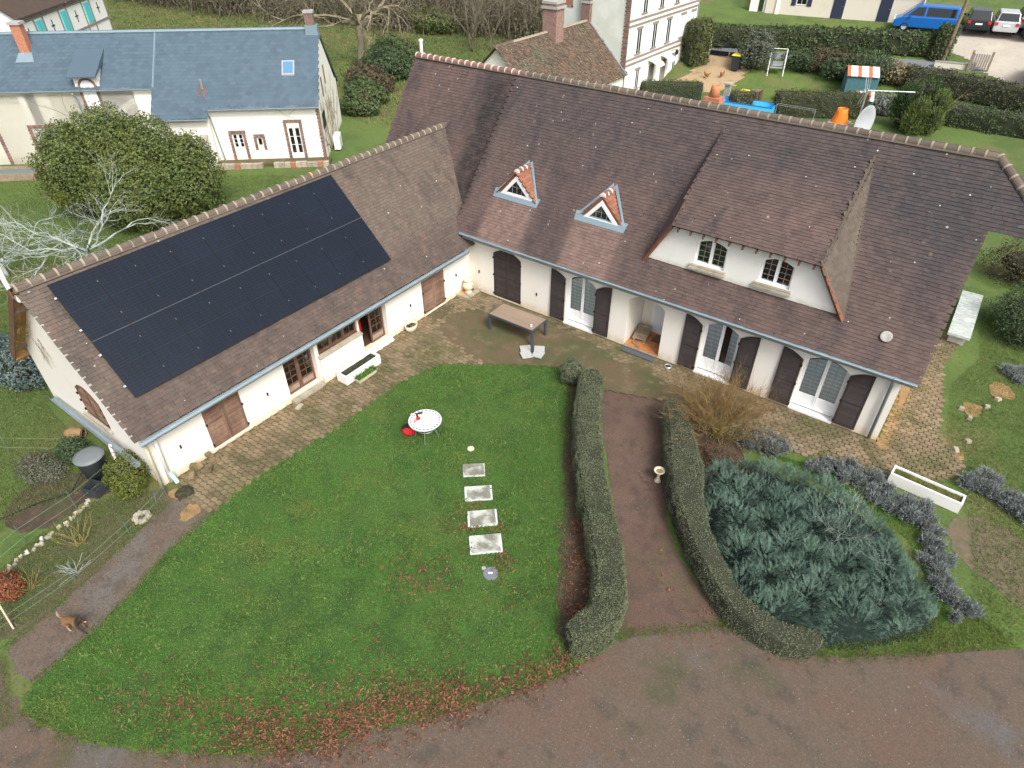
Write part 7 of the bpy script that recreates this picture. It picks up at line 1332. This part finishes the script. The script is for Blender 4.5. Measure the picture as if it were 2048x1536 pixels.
# ------------------------------------------------------------------ neighbour's garden to the right
drape('neighbour_yard', [(-7.95, 34.5), (-3.6, 36.5), (-3.4, 40), (-4.2, 45), (-6.2, 49.6), (-10.2, 49.4), (-7.95, 42)], M('sandy yard', (.34, .25, .15), .95, [('n', .8, .45, .65, (.25, .19, .11), .7), ('n', .5, .55, .7, (.12, .13, .05), .6)]), .015)
drape('street', [(-20, 52), (-9.4, 50.5), (-5.9, 50.9), (10, 56.5), (30, 62), (30, 66), (10, 60), (-6, 53.6), (-20, 55)], M('grey asphalt', (.16, .17, .18), .9, [('n', 2, .45, .65, (.2, .21, .22), .6)]), .02)
drape('car_park', [(3, 74), (8, 72.5), (8.5, 66), (12.2, 61.5), (13.5, 57), (17, 52), (24, 54), (34, 62), (34, 84), (20, 84), (8, 82)], m_asph, .03)
fh = lambda pts, w_, h_, n, m_, lab, leaf=.12, **k: hedge('boundary_hedge', lab, hp(pts), w_, h_, n, m_, leaf, rough=.12, ground=hz, **k)
fh([(-13.2, 53.2), (-6, 57.0), (2, 60.5), (8.6, 62.6)], 1.5, 1.5, 9000, m_bh, 'long tall hedge along the street below the cream house', .2)
fh([(8.3, 61.2), (9.9, 61.2)], 1.6, 2.3, 2200, m_bh, 'dark block of hedge at the foot of the leaning pole', .16)
fh([(-9.6, 44.2), (-9.2, 47.4)], 2.0, 3.2, 4500, M('olive hedge leaf', None, .65, ramp=[(.05, .065, .02), (.09, .105, .03), (.13, .14, .05)]), 'tall olive conifer hedge at the corner of the tall house', .15)
fh([(-7.9, 31.6), (-3.9, 34.2)], 1.0, 1.25, 4000, m_bh, 'low clipped hedge in front of the tall house', .09)
fh([(2.2, 33.2), (7.8, 36.3)], 1.1, 1.7, 6000, M('khaki hedge leaf', None, .65, [('n', .5, .5, .65, (.15, .12, .05), .6)], ramp=[(.04, .055, .02), (.08, .09, .03), (.12, .12, .05)]), 'brown green clipped hedge behind the right chimney', .1)
fh([(1.2, 36.9), (7.0, 38.6)], .7, .7, 3500, m_ivy, 'low dark glossy hedge on the neighbour lawn', .1)
fh([(8.3, 47.6), (12, 47.3), (18.2, 45.2), (26, 43)], 1.3, 1.5, 9000, M('brown tinged hedge leaf', None, .65, [('n', .3, .45, .6, (.12, .085, .05), .6)], ramp=[(.04, .055, .025), (.075, .085, .035), (.11, .11, .06)]), 'brown-tinged hedge along the right garden boundary', .13)
fh([(12.4, 38.4), (18, 38.2), (26, 38)], 1.4, 1.4, 8000, m_bh, 'dark clipped hedge at the right picture edge', .12)
fh([(-1.0, 32.6), (.6, 33.6)], .9, 1.3, 1800, M('twiggy hedge leaf', None, .65, ramp=[(.06, .06, .025), (.1, .1, .04), (.14, .13, .06)]), 'small olive bush hedge at the end of the blue pool', .1)
blob('yew_bush', 'rounded grey green bush with bare base beside the bins', hill(-3.9, 46.2, 0), [(0, 0, 1.5, 1.5, 1.4, 1.5)], 4200, M('grey green bush leaf', None, .7, ramp=[(.05, .065, .045), (.085, .105, .07), (.14, .16, .12)]), .16)
for (x, y), s_, m_, lab in (((-.6, 48.6), 1.5, m_ivy, 'dark green shrub behind the swing seat'), ((1.3, 49.2), 1.6, m_brn, 'brown leafed shrub right of the swing seat'), ((3.1, 49.3), 1.5, m_brn, 'second brown shrub near the laurel'), ((3.0, 47.0), 1.5, m_ivy, 'low glossy laurel in front of the tall laurel'), ((5.2, 48.2), 2.0, m_ivy, 'tall glossy laurel behind the rusty shed'), ((7.4, 48.6), 1.4, M('straw shrub leaf', None, .8, ramp=[(.16, .12, .06), (.22, .18, .1), (.28, .23, .15)]), 'straw coloured shrub right of the laurel'), ((8.7, 38.2), 1.3, M('silver leaf', None, .7, ramp=[(.1, .12, .1), (.16, .19, .16), (.24, .27, .24)]), 'silvery shrub behind the satellite dish'), ((11.8, 40.6), .7, m_ivy, 'dark bush beside the white bench'), ((10.2, 44.0), 1.0, m_bh, 'round bush on the right lawn')):
    blob('garden_shrub', lab, hill(x, y), [(0, 0, s_ * .5, s_ * .95, s_ * .8, s_ * .62), (s_ * .5, 0, s_ * .4, s_ * .6, s_ * .6, s_ * .5)], int(2200 * s_), m_, .15)
for (x, y), s_, m_, lab in (((10.5, 35.3), 1.0, m_con, 'dark upright conifer behind the ridge'), ((11.5, 35.8), 1.15, m_con, 'tallest upright conifer behind the ridge'), ((12.3, 35.0), .95, M('golden conifer', None, .65, ramp=[(.06, .1, .025), (.1, .15, .035), (.16, .2, .05)]), 'golden green conifer at the right of its group'), ((11.4, 34.0), .8, D.materials.get('golden conifer') or m_con, 'lowest golden conifer in front of its group')):
    blob('conifer_tree', lab, hill(x, y), [(rnd.gauss(0, .25), rnd.gauss(0, .2), z * s_, .62 * s_, .55 * s_, .9 * s_) for z in (.6, 1.1, 1.7, 2.1)], 3200, m_, .2, 'tree', shape=BLADE, up=1.6)
gt_ = thing('iron_gate', 'black iron bar gate between the hedge and the bushes', 'gate', hill(-9.4, 49.5), R(5))
for i in range(2): MB().box(-.05 + i * 1.7, 0, .05, 1.55 + i * 1.7, .05, .4).obj('lower_panel', m_black, gt_)
for i in range(26): MB().tube([(i * .13, .02, .4), (i * .13, .02, 1.25 + .25 * abs(math.sin(i / 13 * math.pi)) * 0)], .014, 4).obj('bar', m_black, gt_)
MB().box(-.05, 0, 1.2, 3.3, .05, 1.25).obj('top_rail', m_black, gt_); MB().box(-.2, -.05, 0, -.05, .1, 1.5).box(3.3, -.05, 0, 3.45, .1, 1.5).obj('post', m_white, gt_)
def bin_(loc, lab, lid, body=m_bin, rz=0, s=1.):
    r = thing('wheelie_bin', lab, 'bin', loc, rz, 'bins in the neighbour garden'); MB().hexa([(-.24 * s, -.28 * s, .05), (.24 * s, -.28 * s, .05), (.24 * s, .28 * s, .05), (-.24 * s, .28 * s, .05), (-.3 * s, -.36 * s, 1.0 * s), (.3 * s, -.36 * s, 1.0 * s), (.3 * s, .36 * s, 1.0 * s), (-.3 * s, .36 * s, 1.0 * s)]).obj('body', body, r); MB().hexa([(-.32 * s, -.4 * s, 1.0 * s), (.32 * s, -.4 * s, 1.0 * s), (.32 * s, .38 * s, 1.0 * s), (-.32 * s, .38 * s, 1.0 * s), (-.29 * s, -.36 * s, 1.06 * s), (.29 * s, -.36 * s, 1.06 * s), (.29 * s, .34 * s, 1.09 * s), (-.29 * s, .34 * s, 1.09 * s)]).obj('lid', lid, r)
    for x in (-.22, .22): MB().lathe([(0, -.03), (.1, -.03), (.1, .03), (0, .03)], (x * s, .3 * s, .1), 8).obj('wheel', m_tyre, r)
bin_(hill(-5.1, 44.9), 'dark wheelie bin with yellow lid beside the grey green bush', m_yellow, s=1.15); bin_((-.55, 34.3, 0), 'navy wheelie bin with yellow lid behind the blue pool', m_yellow, m_navy)
wbx = thing('garden_cabinet', 'brown cabinet board standing beside the yellow-lidded navy bin', 'cabinet', (.25, 34.6, 0)); MB().box(-.35, -.3, 0, .35, .3, 1.15).obj('carcass', M('taupe board', (.2, .14, .11), .8), wbx); MB().box(.35, -.32, 0, .42, .32, 1.2).obj('edge', m_brown, wbx)
pl_ = thing('stone_plinth', 'pale stone garden plinth behind the chimney pot', 'plinth', (-1.9, 34.4, 0)); MB().box(-.2, -.2, 0, .2, .2, 1.3).obj('shaft', m_conc, pl_); MB().box(-.3, -.3, 1.3, .3, .3, 1.42).obj('cap', m_stone, pl_)
po = thing('paddling_pool', 'long bright blue frame pool behind the main ridge', 'pool', (.2, 32.5, 0), R(5)); mb = MB()
for q in ((-2.3, -.7, 2.2, -.62), (-2.3, .62, 2.2, .7), (-2.3, -.62, -2.22, .62), (2.12, -.62, 2.2, .62)): mb.box(q[0], q[1], 0, q[2], q[3], .75)
mb.obj('liner_wall', m_pool, po); MB().box(-2.22, -.62, .01, 2.12, .62, .3).obj('floor', M('pool floor', (.16, .58, .85), .3), po); MB().tube([(-2.3, -.7, .76), (2.2, -.7, .76), (2.2, .7, .76), (-2.3, .7, .76), (-2.3, -.7, .76)], .035, 5).obj('rim_tube', m_bluep, po)
wl_ = thing('washing_line', 'thin washing line frame on the grass by the blue pool', 'washing line', (3.2, 32.0, 0))
for x in (-.5, 2.2): MB().tube([(x, 0, 0), (x, 0, 1.1)], .02, 4).obj('post', m_limb, wl_)
for y in (-.2, .2): MB().tube([(-.5, y, 1.1), (2.2, y, 1.1)], .012, 3).obj('line', m_limb, wl_)
sw = thing('swing_seat', 'white metal swing seat on the neighbour lawn', 'swing seat', hill(-1.7, 45.5), R(20))
for x in (-.6, .6): MB().tube([(x, -.6, 0), (x, 0, 1.9), (x, .6, 0)], .03, 5).obj('frame', m_white, sw)
MB().box(-.5, -.25, .5, .5, .2, .54).obj('seat', m_limb, sw); MB().box(-.5, .2, .6, .5, .24, .95).obj('backrest', m_limb, sw); MB().tube([(-.6, 0, 1.9), (.6, 0, 1.9)], .03, 5).obj('top_bar', m_white, sw)
def shed(loc, lab, w_, d_, h_, rz=0):
    r = thing('garden_shed', lab, 'shed', loc, rz); 
    for i in range(int(w_ / .2)): MB().box(-w_ / 2 + i * .2, -d_ / 2 - .02, 0, -w_ / 2 + i * .2 + .19, -d_ / 2, h_).obj('board', m_teal, r)
    MB().box(-w_ / 2, -d_ / 2, 0, w_ / 2, d_ / 2, h_).obj('wall', m_teal, r); 
    for i in range(int(w_ / .25) + 1): x = -w_ / 2 - .1 + i * .25; MB().hexa([(x, -d_ / 2 - .15, h_ + .0), (x + .24, -d_ / 2 - .15, h_ + .0), (x + .24, 0, h_ + .5), (x, 0, h_ + .5), (x, -d_ / 2 - .15, h_ + .04), (x + .24, -d_ / 2 - .15, h_ + .04), (x + .24, 0, h_ + .54), (x, 0, h_ + .54)]).obj('roof_sheet', m_rs if i % 3 else m_rr, r)
    MB().quad((-w_ / 2 - .1, 0, h_ + .52), (w_ / 2 + .1, 0, h_ + .52), (w_ / 2 + .1, d_ / 2 + .15, h_), (-w_ / 2 - .1, d_ / 2 + .15, h_)).obj('rear_roof', m_rr, r)
m_rs = M('pale roof sheet', (.62, .62, .62), .6, [('n', 3, .5, .7, (.42, .2, .12), .7)]); m_rr = M('rusty roof sheet', (.4, .14, .06), .8)
shed(hill(6.0, 42.2), 'teal garden shed with rusty white striped roof', 2.2, 1.8, 1.6, R(20)); shed((7.5, 36.6, 0), 'small teal hutch with rusty white roof behind the orange chimney pot', 1.1, 1.0, 1.2, R(20))
for (x, y), lab, cat, s_ in (((4.4, 37.6), 'white stone urn on the low dark hedge', 'urn', 1.), ((12.4, 40.2), 'white stone pot beside the dark bush', 'urn', .8)): r_ = thing('stone_urn', lab, cat, hill(x, y)); MB().lathe([(.15 * s_, 0), (.12 * s_, .5), (.2 * s_, .7), (.3 * s_, .9), (.26 * s_, .92), (0, .85)], (0, 0, 0), 10).obj('bowl', m_white, r_); MB().box(-.2, -.2, 0, .2, .2, .15).obj('base', m_conc, r_)
def hen(loc, rz, lab):
    r = thing('hen', lab, 'hen', loc, rz, 'hens in the sandy yard'); mb = MB(); mb.lathe([(0, -.2), (.08, -.16), (.13, -.04), (.12, .08), (.07, .18), (.04, .24)], (0, 0, 0), 10); mb.v = [(z, x, y + .28 + max(0, z) * .5) for x, y, z in mb.v]
    mb.tube([(.17, 0, .36), (.22, 0, .46), (.24, 0, .52)], [.06, .045, .04], 8); mb.hexa([(-.14, -.02, .3), (-.14, .02, .3), (-.2, .02, .34), (-.2, -.02, .34), (-.2, -.05, .5), (-.2, .05, .5), (-.3, .05, .46), (-.3, -.05, .46)]); mb.obj('body', M('hen feathers', (.24, .1, .03), .8, [('n', 12, .45, .65, (.1, .05, .02), .7)]), r, smooth=True)
    MB().hexa([(.22, -.008, .55), (.27, -.008, .54), (.27, .008, .54), (.22, .008, .55), (.22, -.008, .6), (.26, -.008, .6), (.26, .008, .6), (.22, .008, .6)]).obj('comb', m_red, r); MB().tube([(.27, 0, .52), (.31, 0, .51)], [.014, .004], 5).obj('beak', m_yellow, r)
    for s in (-1, 1): MB().tube([(.02, s * .05, .2), (.02, s * .05, .02), (.07, s * .05, .01)], .011, 5).obj('leg', m_yellow, r)
hen(hill(-6.0, 40.4, .01), R(200), 'dark brown hen standing near the tall house'); hen(hill(-5.0, 41.4, .01), R(70), 'upright brown hen in the middle of the sandy yard'); hen((-1.2, 36.4, .01), R(30), 'brown hen near the stone plinth')
up_ = thing('utility_pole', 'leaning grey wooden utility pole by the hedge block', 'pole', hill(9.7, 59.4)); MB().tube([(0, 0, 0), (.25, .1, 9)], [.15, .11], 8).obj('shaft', m_wood, up_); MB().box(-.6, 0, 8.4, 1.0, .1, 8.5).obj('cross_arm', m_wood, up_)
gp = thing('field_gate', 'small dark wooden gate panel by the sandy car park', 'gate', hill(13.3, 57.4), R(10))
for i in range(7): MB().box(-1.0 + i * .16, 0, .15, -.9 + i * .16, .05, 1.2).obj('board', m_timber, gp)
for x in (-1.15, .15): MB().box(x, -.05, 0, x + .14, .1, 1.4).obj('post', m_wood, gp)
lw = thing('low_garden_wall', 'low white wall in front of the pole-side lawn', 'wall', hill(11.0, 57.1), R(8)); MB().box(-1.4, 0, 0, 1.3, .15, .4).obj('block', m_cream, lw); MB().box(-1.45, -.03, .4, 1.35, .18, .46).obj('coping', m_conc, lw)
# ------------------------------------------------------------------ cream bungalow by the street
SH = thing('cream_bungalow', 'cream bungalow with dark blue doors at the top right of the street', 'house', hill(-13.3, 76.6, -.1), R(11)); SH.scale = (.76, .9, .95)
wall(TN, 0, 17, 0, 2.8, [(3.4, 4.7, .9, 2.0, 0)], .12, m_cream, 'front_wall', SH); MB().quad((17, 0, 0), (17, 8, 0), (17, 8, 2.8), (17, 4, 4.8), (17, 0, 2.8)).quad((0, 0, 0), (0, 8, 0), (0, 8, 2.8), (0, 4, 4.8), (0, 0, 2.8)).obj('gable_wall', m_cream, SH); MB().quad((-.3, -.4, 2.6), (17.3, -.4, 2.6), (17.3, 4, 4.9), (-.3, 4, 4.9)).quad((-.3, 8.4, 2.6), (17.3, 8.4, 2.6), (17.3, 4, 4.9), (-.3, 4, 4.9)).obj('roof', m_slate, SH)
wn = gleaf('window', TN, 3.45, 4.65, .95, 1.95, .05, 2, 1, 0, SH, (m_pvc, m_pvc)); MB().quad((3.4, .4, .9), (4.7, .4, .9), (4.7, .4, 2), (3.4, .4, 2)).obj('room_shade', m_dark, wn)
for x in (2.9, 4.72): MB().box(x, -.05, .9, x + .48, .0, 2.0).obj('shutter', m_navy, SH)
for x in (7.6, 12.6): d_ = MB().box(x, -.04, .05, x + 1.3, .02, 2.25).obj('door', m_navy, SH); MB().box(x + 1.1, -.08, 1.05, x + 1.16, -.04, 1.12).obj('handle', m_alu, d_)
MB().box(-1.9, .2, 0, -.9, .3, 2.4).box(-.3, .2, 0, -.05, .3, 2.4).obj('porch_post', m_white, SH); MB().box(1.2, -.12, .0, 1.6, 0, 2.4).obj('white_pilaster', m_white, SH)
MB().box(17.02, -.3, 0, 17.12, .2, 2.6).obj('corner_board', m_white, SH)
def wheel_(r, x, y, rr=.33, wd=.22, parent=None):
    w0 = MB().lathe([(rr * .62, -wd / 2), (rr * .92, -wd / 2), (rr, -wd / 4), (rr, wd / 4), (rr * .92, wd / 2), (rr * .62, wd / 2)], (0, 0, 0), 18); w0.v = [(xx + x, z + y, yy + rr) for xx, yy, z in w0.v]; o = w0.obj('wheel', m_tyre, r, smooth=True)
    w1 = MB().lathe([(0, -wd * .42), (rr * .63, -wd * .45), (rr * .63, wd * .45), (0, wd * .42)], (0, 0, 0), 14); w1.v = [(xx + x, z + y, yy + rr) for xx, yy, z in w1.v]; w1.obj('rim', m_rim, o)
def car(name, lab, loc, rz, paint, L, Wd, low, hi, glass_side, wb, rr=.33, group='cars parked by the bungalow', van=False):
    """low: side profile (x,z) of the body; hi: greenhouse profile; x forward"""
    r = thing(name, lab, 'van' if van else 'car', loc, rz, group); h = Wd / 2
    def slab(prof, y0, y1, mat, nm, tap=0.):
        n = len(prof); vs = [(x, -y0 + (tap if z > prof[0][1] + .3 and False else 0), z) for x, z in prof] + [(x, y0, z) for x, z in prof]; fs = [tuple(range(n))[::-1], tuple(range(n, 2 * n))] + [(i, (i + 1) % n, n + (i + 1) % n, n + i) for i in range(n)]; return MB().add(vs, fs).obj(nm, mat, r)
    b = slab(low, h, h, paint, 'body'); bv = b.modifiers.new('bevel', 'BEVEL'); bv.width = .07; bv.segments = 3; bv.limit_method = 'ANGLE'
    n = len(hi); zlo = min(z for _, z in hi); zhi = max(z for _, z in hi); yy = lambda z: h - .05 - (z - zlo) / (zhi - zlo) * .17
    vs = [(x, -yy(z), z) for x, z in hi] + [(x, yy(z), z) for x, z in hi]; fs = [tuple(range(n))[::-1], tuple(range(n, 2 * n))] + [(i, (i + 1) % n, n + (i + 1) % n, n + i) for i in range(n)]
    c = MB().add(vs, fs).obj('cabin', paint, r); bv = c.modifiers.new('bevel', 'BEVEL'); bv.width = .06; bv.segments = 3; bv.limit_method = 'ANGLE'
    for q in glass_side:
        for s in (-1, 1): MB().quad(*[(x, s * (yy(z) + .008), z) for x, z in q]).obj('side_window', m_glassd, r)
    # windscreen and rear window: inset quads on the first and last sloping faces
    def pane(a, b2, nm):
        (x0, z0), (x1, z1) = a, b2; f = lambda t: (x0 + (x1 - x0) * t, z0 + (z1 - z0) * t); p, q = f(.12), f(.9); nx, nz = (z1 - z0), -(x1 - x0); l = math.hypot(nx, nz); sgn = 1 if (nx * (x0) > 0) == True or nx > 0 else -1; ox, oz = abs(nx) / l * .012 * (1 if x0 > 0 else -1), abs(nz) / l * .012
        MB().quad((p[0] + ox, -yy(p[1]) + .09, p[1] + oz), (p[0] + ox, yy(p[1]) - .09, p[1] + oz), (q[0] + ox, yy(q[1]) - .07, q[1] + oz), (q[0] + ox, -yy(q[1]) + .07, q[1] + oz)).obj(nm, m_glassd, r)
    pane(hi[0], hi[1], 'rear_window'); pane(hi[-1], hi[-2], 'windscreen')
    xr = min(x for x, _ in low); xf = max(x for x, _ in low); zt = .82 if not van else 1.0
    for s in (-1, 1): MB().rbox((xr + .02, s * (h - .16), zt), (.1, .22, .2)).obj('tail_light', m_red, r); MB().rbox((xf - .03, s * (h - .22), zt - .12), (.1, .3, .16)).obj('headlight', m_pvc, r); MB().rbox((hi[-2][0] + .35, s * (h + .08), zlo + .08), (.12, .18, .14)).obj('mirror', paint, r)
    MB().rbox((xr - .005, 0, .7), (.03, .5, .12)).obj('number_plate', m_pvc, r); MB().box(xr - .02, -h + .08, .28, xr + .1, h - .08, .5).obj('rear_bumper', m_bin if van else paint, r)
    for x in wb:
        for y in (-h + .1, h - .1): wheel_(r, x, y, rr)
    return r
van_low = [(-2.4, .35), (2.3, .3), (2.42, .5), (2.38, .85), (1.75, 1.12), (-2.4, 1.15)]
van_hi = [(-2.38, 1.1), (-2.22, 1.92), (.9, 1.95), (1.85, 1.08)]
car('blue_van', 'bright blue people carrier van parked by the bungalow corner', hill(5.3, 75.2, .03), R(188), m_blue, 4.9, 1.9, van_low, van_hi, [[(-2.1, 1.2), (-2.05, 1.8), (.1, 1.82), (.1, 1.2)], [(.25, 1.2), (.25, 1.82), (.85, 1.8), (1.45, 1.2)]], (-1.55, 1.5), .34, van=True)
car_low = [(-2.15, .32), (2.1, .28), (2.2, .5), (2.1, .75), (1.2, .95), (-2.1, .98)]; car_hi = [(-2.12, .94), (-1.75, 1.6), (.1, 1.64), (1.2, .93)]; gs = [[(-1.85, 1.02), (-1.6, 1.5), (-.45, 1.54), (-.45, 1.02)], [(-.35, 1.02), (-.35, 1.54), (.05, 1.52), (.85, 1.02)]]
for (x, y), rz, m_, nm, lab in (((9.9, 79.6), 100, m_carb, 'parked_car', 'black estate car with red tail lights next to the blue van'), ((12.6, 80.0), 98, m_cars, 'parked_car', 'silver car parked third from the bungalow'), ((14.6, 84.0), 102, m_cars, 'parked_car', 'grey car half hidden behind the silver car'), ((15.6, 79.6), 96, m_carn, 'parked_car', 'navy car cut by the right picture edge')):
    car(nm, lab, hill(x, y, .035), R(rz), m_, 4.3, 1.78, car_low, car_hi, gs, (-1.3, 1.3), .32)
car('parked_car', 'dark car by the sandy track at the right edge', hill(17.9, 57.0, .035), R(80), m_carb, 4.3, 1.78, car_low, car_hi, gs, (-1.3, 1.3), .32)
# ------------------------------------------------------------------ trees and scrub at the top of the picture
bare_tree('bare_tree', 'large bare lichened tree in the rough field behind the farmhouse', (-33.8, 25.8, 0), 4.2, 3.6, .3, 4, .6, 3, M('field bark', (.17, .145, .1), .9, [('n', 1.2, .45, .6, (.26, .24, .16), .8)]), 6, 1.1, -.03, .68)
for k, ((x, y), ln, lab) in enumerate((((-29.5, 37.0), 3.2, 'bare sapling left of the barn roof'), ((-28.0, 38.4), 3.6, 'bare sapling nearest the barn ridge'), ((-31.2, 38.8), 3.4, 'slender bare sapling behind the ridge'), ((-33.5, 42.5), 3.8, 'bare sapling in front of the scrub'), ((-70, 32), 4, 'bare tree far left above the slate ridge'), ((-62, 38), 4.5, 'bare spreading tree above the slate roof'), ((-52, 36), 4., 'bare tree left of the large field tree'))):
    bare_tree('bare_sapling', lab, (x, y, 0), 1.2, ln * .8, .09, 3, .35, 3, m_scrub, 5, .35, .03, .75, group='bare saplings at the field edge')
for (x, y), s_, m_, lab, nn in (((-43.0, 43.0), 2.4, m_bh, 'dark green bush in front of the scrub, left one', 5000), ((-39.0, 41.8), 2.2, m_ever, 'olive green bush in front of the scrub, right one', 5000), ((-31.5, 27.8), 2.2, m_bh, 'dark evergreen bush behind the left end of the ridge', 6000), ((-29.0, 24.2), 2.0, m_ivy, 'dark holly-like bush beside the roof end', 6000), ((-27.0, 20.0), 1.8, m_brn, 'brown bramble thicket beside the farmhouse gable', 4000), ((-24.8, 17.6), 1.5, m_bh, 'dark bramble at the farmhouse gable', 4000), ((-23.0, 15.2), 1.3, m_bh, 'green bramble between the gable and the roof', 3500)):
    blob('wild_bush', lab, (x, y, 0), [(0, 0, s_ * .55, s_, s_ * .9, s_ * .65), (s_ * .6, s_ * .3, s_ * .4, s_ * .7, s_ * .7, s_ * .5)], nn, m_, .2, 'bush')
# belt of bare scrub: far wood that reads as one mass
sg = []; LFp = []
for k in range(470):
    t = k / 470; x = -92 + 66 * rnd.random(); yb = float(np.interp(x, [-92, -65, -50, -38, -26], [33, 34, 37, 42, 43])) + rnd.uniform(0, 13)
    h = rnd.uniform(2.5, 6.0)
    for q in range(4): grow(sg, (x + rnd.gauss(0, .6), yb + rnd.gauss(0, .6), 0), (rnd.gauss(0, .25), rnd.gauss(0, .25), 1), h * .55, .06, 2, .5, 3, .02, .7)
    LFp.append((x, yb, h))
V, F = segs_mesh(sg); npobj('scrub_wood', V, F, m_scrub, None, kind='stuff', label='belt of bare grey brown scrub across the top of the picture', category='scrub')
LFp = np.array(LFp); i = RNG.integers(0, len(LFp), 42000); P = np.column_stack([LFp[i, 0] + RNG.normal(0, 1.3, 42000), LFp[i, 1] + RNG.normal(0, 1.3, 42000), RNG.uniform(0, .75, 42000) * LFp[i, 2]])
V, F = inst(*LEAF, P, frames(RNG.normal(0, 1, P.shape)), RNG.uniform(.15, .38, len(P))); npobj('scrub_undergrowth', V, F, M('undergrowth leaf', None, .8, [('n', .12, .5, .62, (.09, .1, .045), .7)], ramp=[(.05, .05, .03), (.09, .08, .05), (.13, .11, .07), (.08, .095, .05)]), None, kind='stuff', label='dark winter undergrowth among the bare scrub', category='undergrowth')
blades('field_grass', [(-95, 20), (-60, 22), (-40, 18), (-24, 14), (-14, 14), (-16, 30), (-30, 46), (-60, 60), (-95, 50)], 60000, .1, .35, .3, M('tawny field grass', None, .85, [('n', .1, .45, .6, (.2, .14, .07), .8)], ramp=[(.06, .1, .025), (.1, .13, .04), (.17, .14, .06), (.09, .12, .035)]), label='rough tawny field grass behind the houses', category='grass')
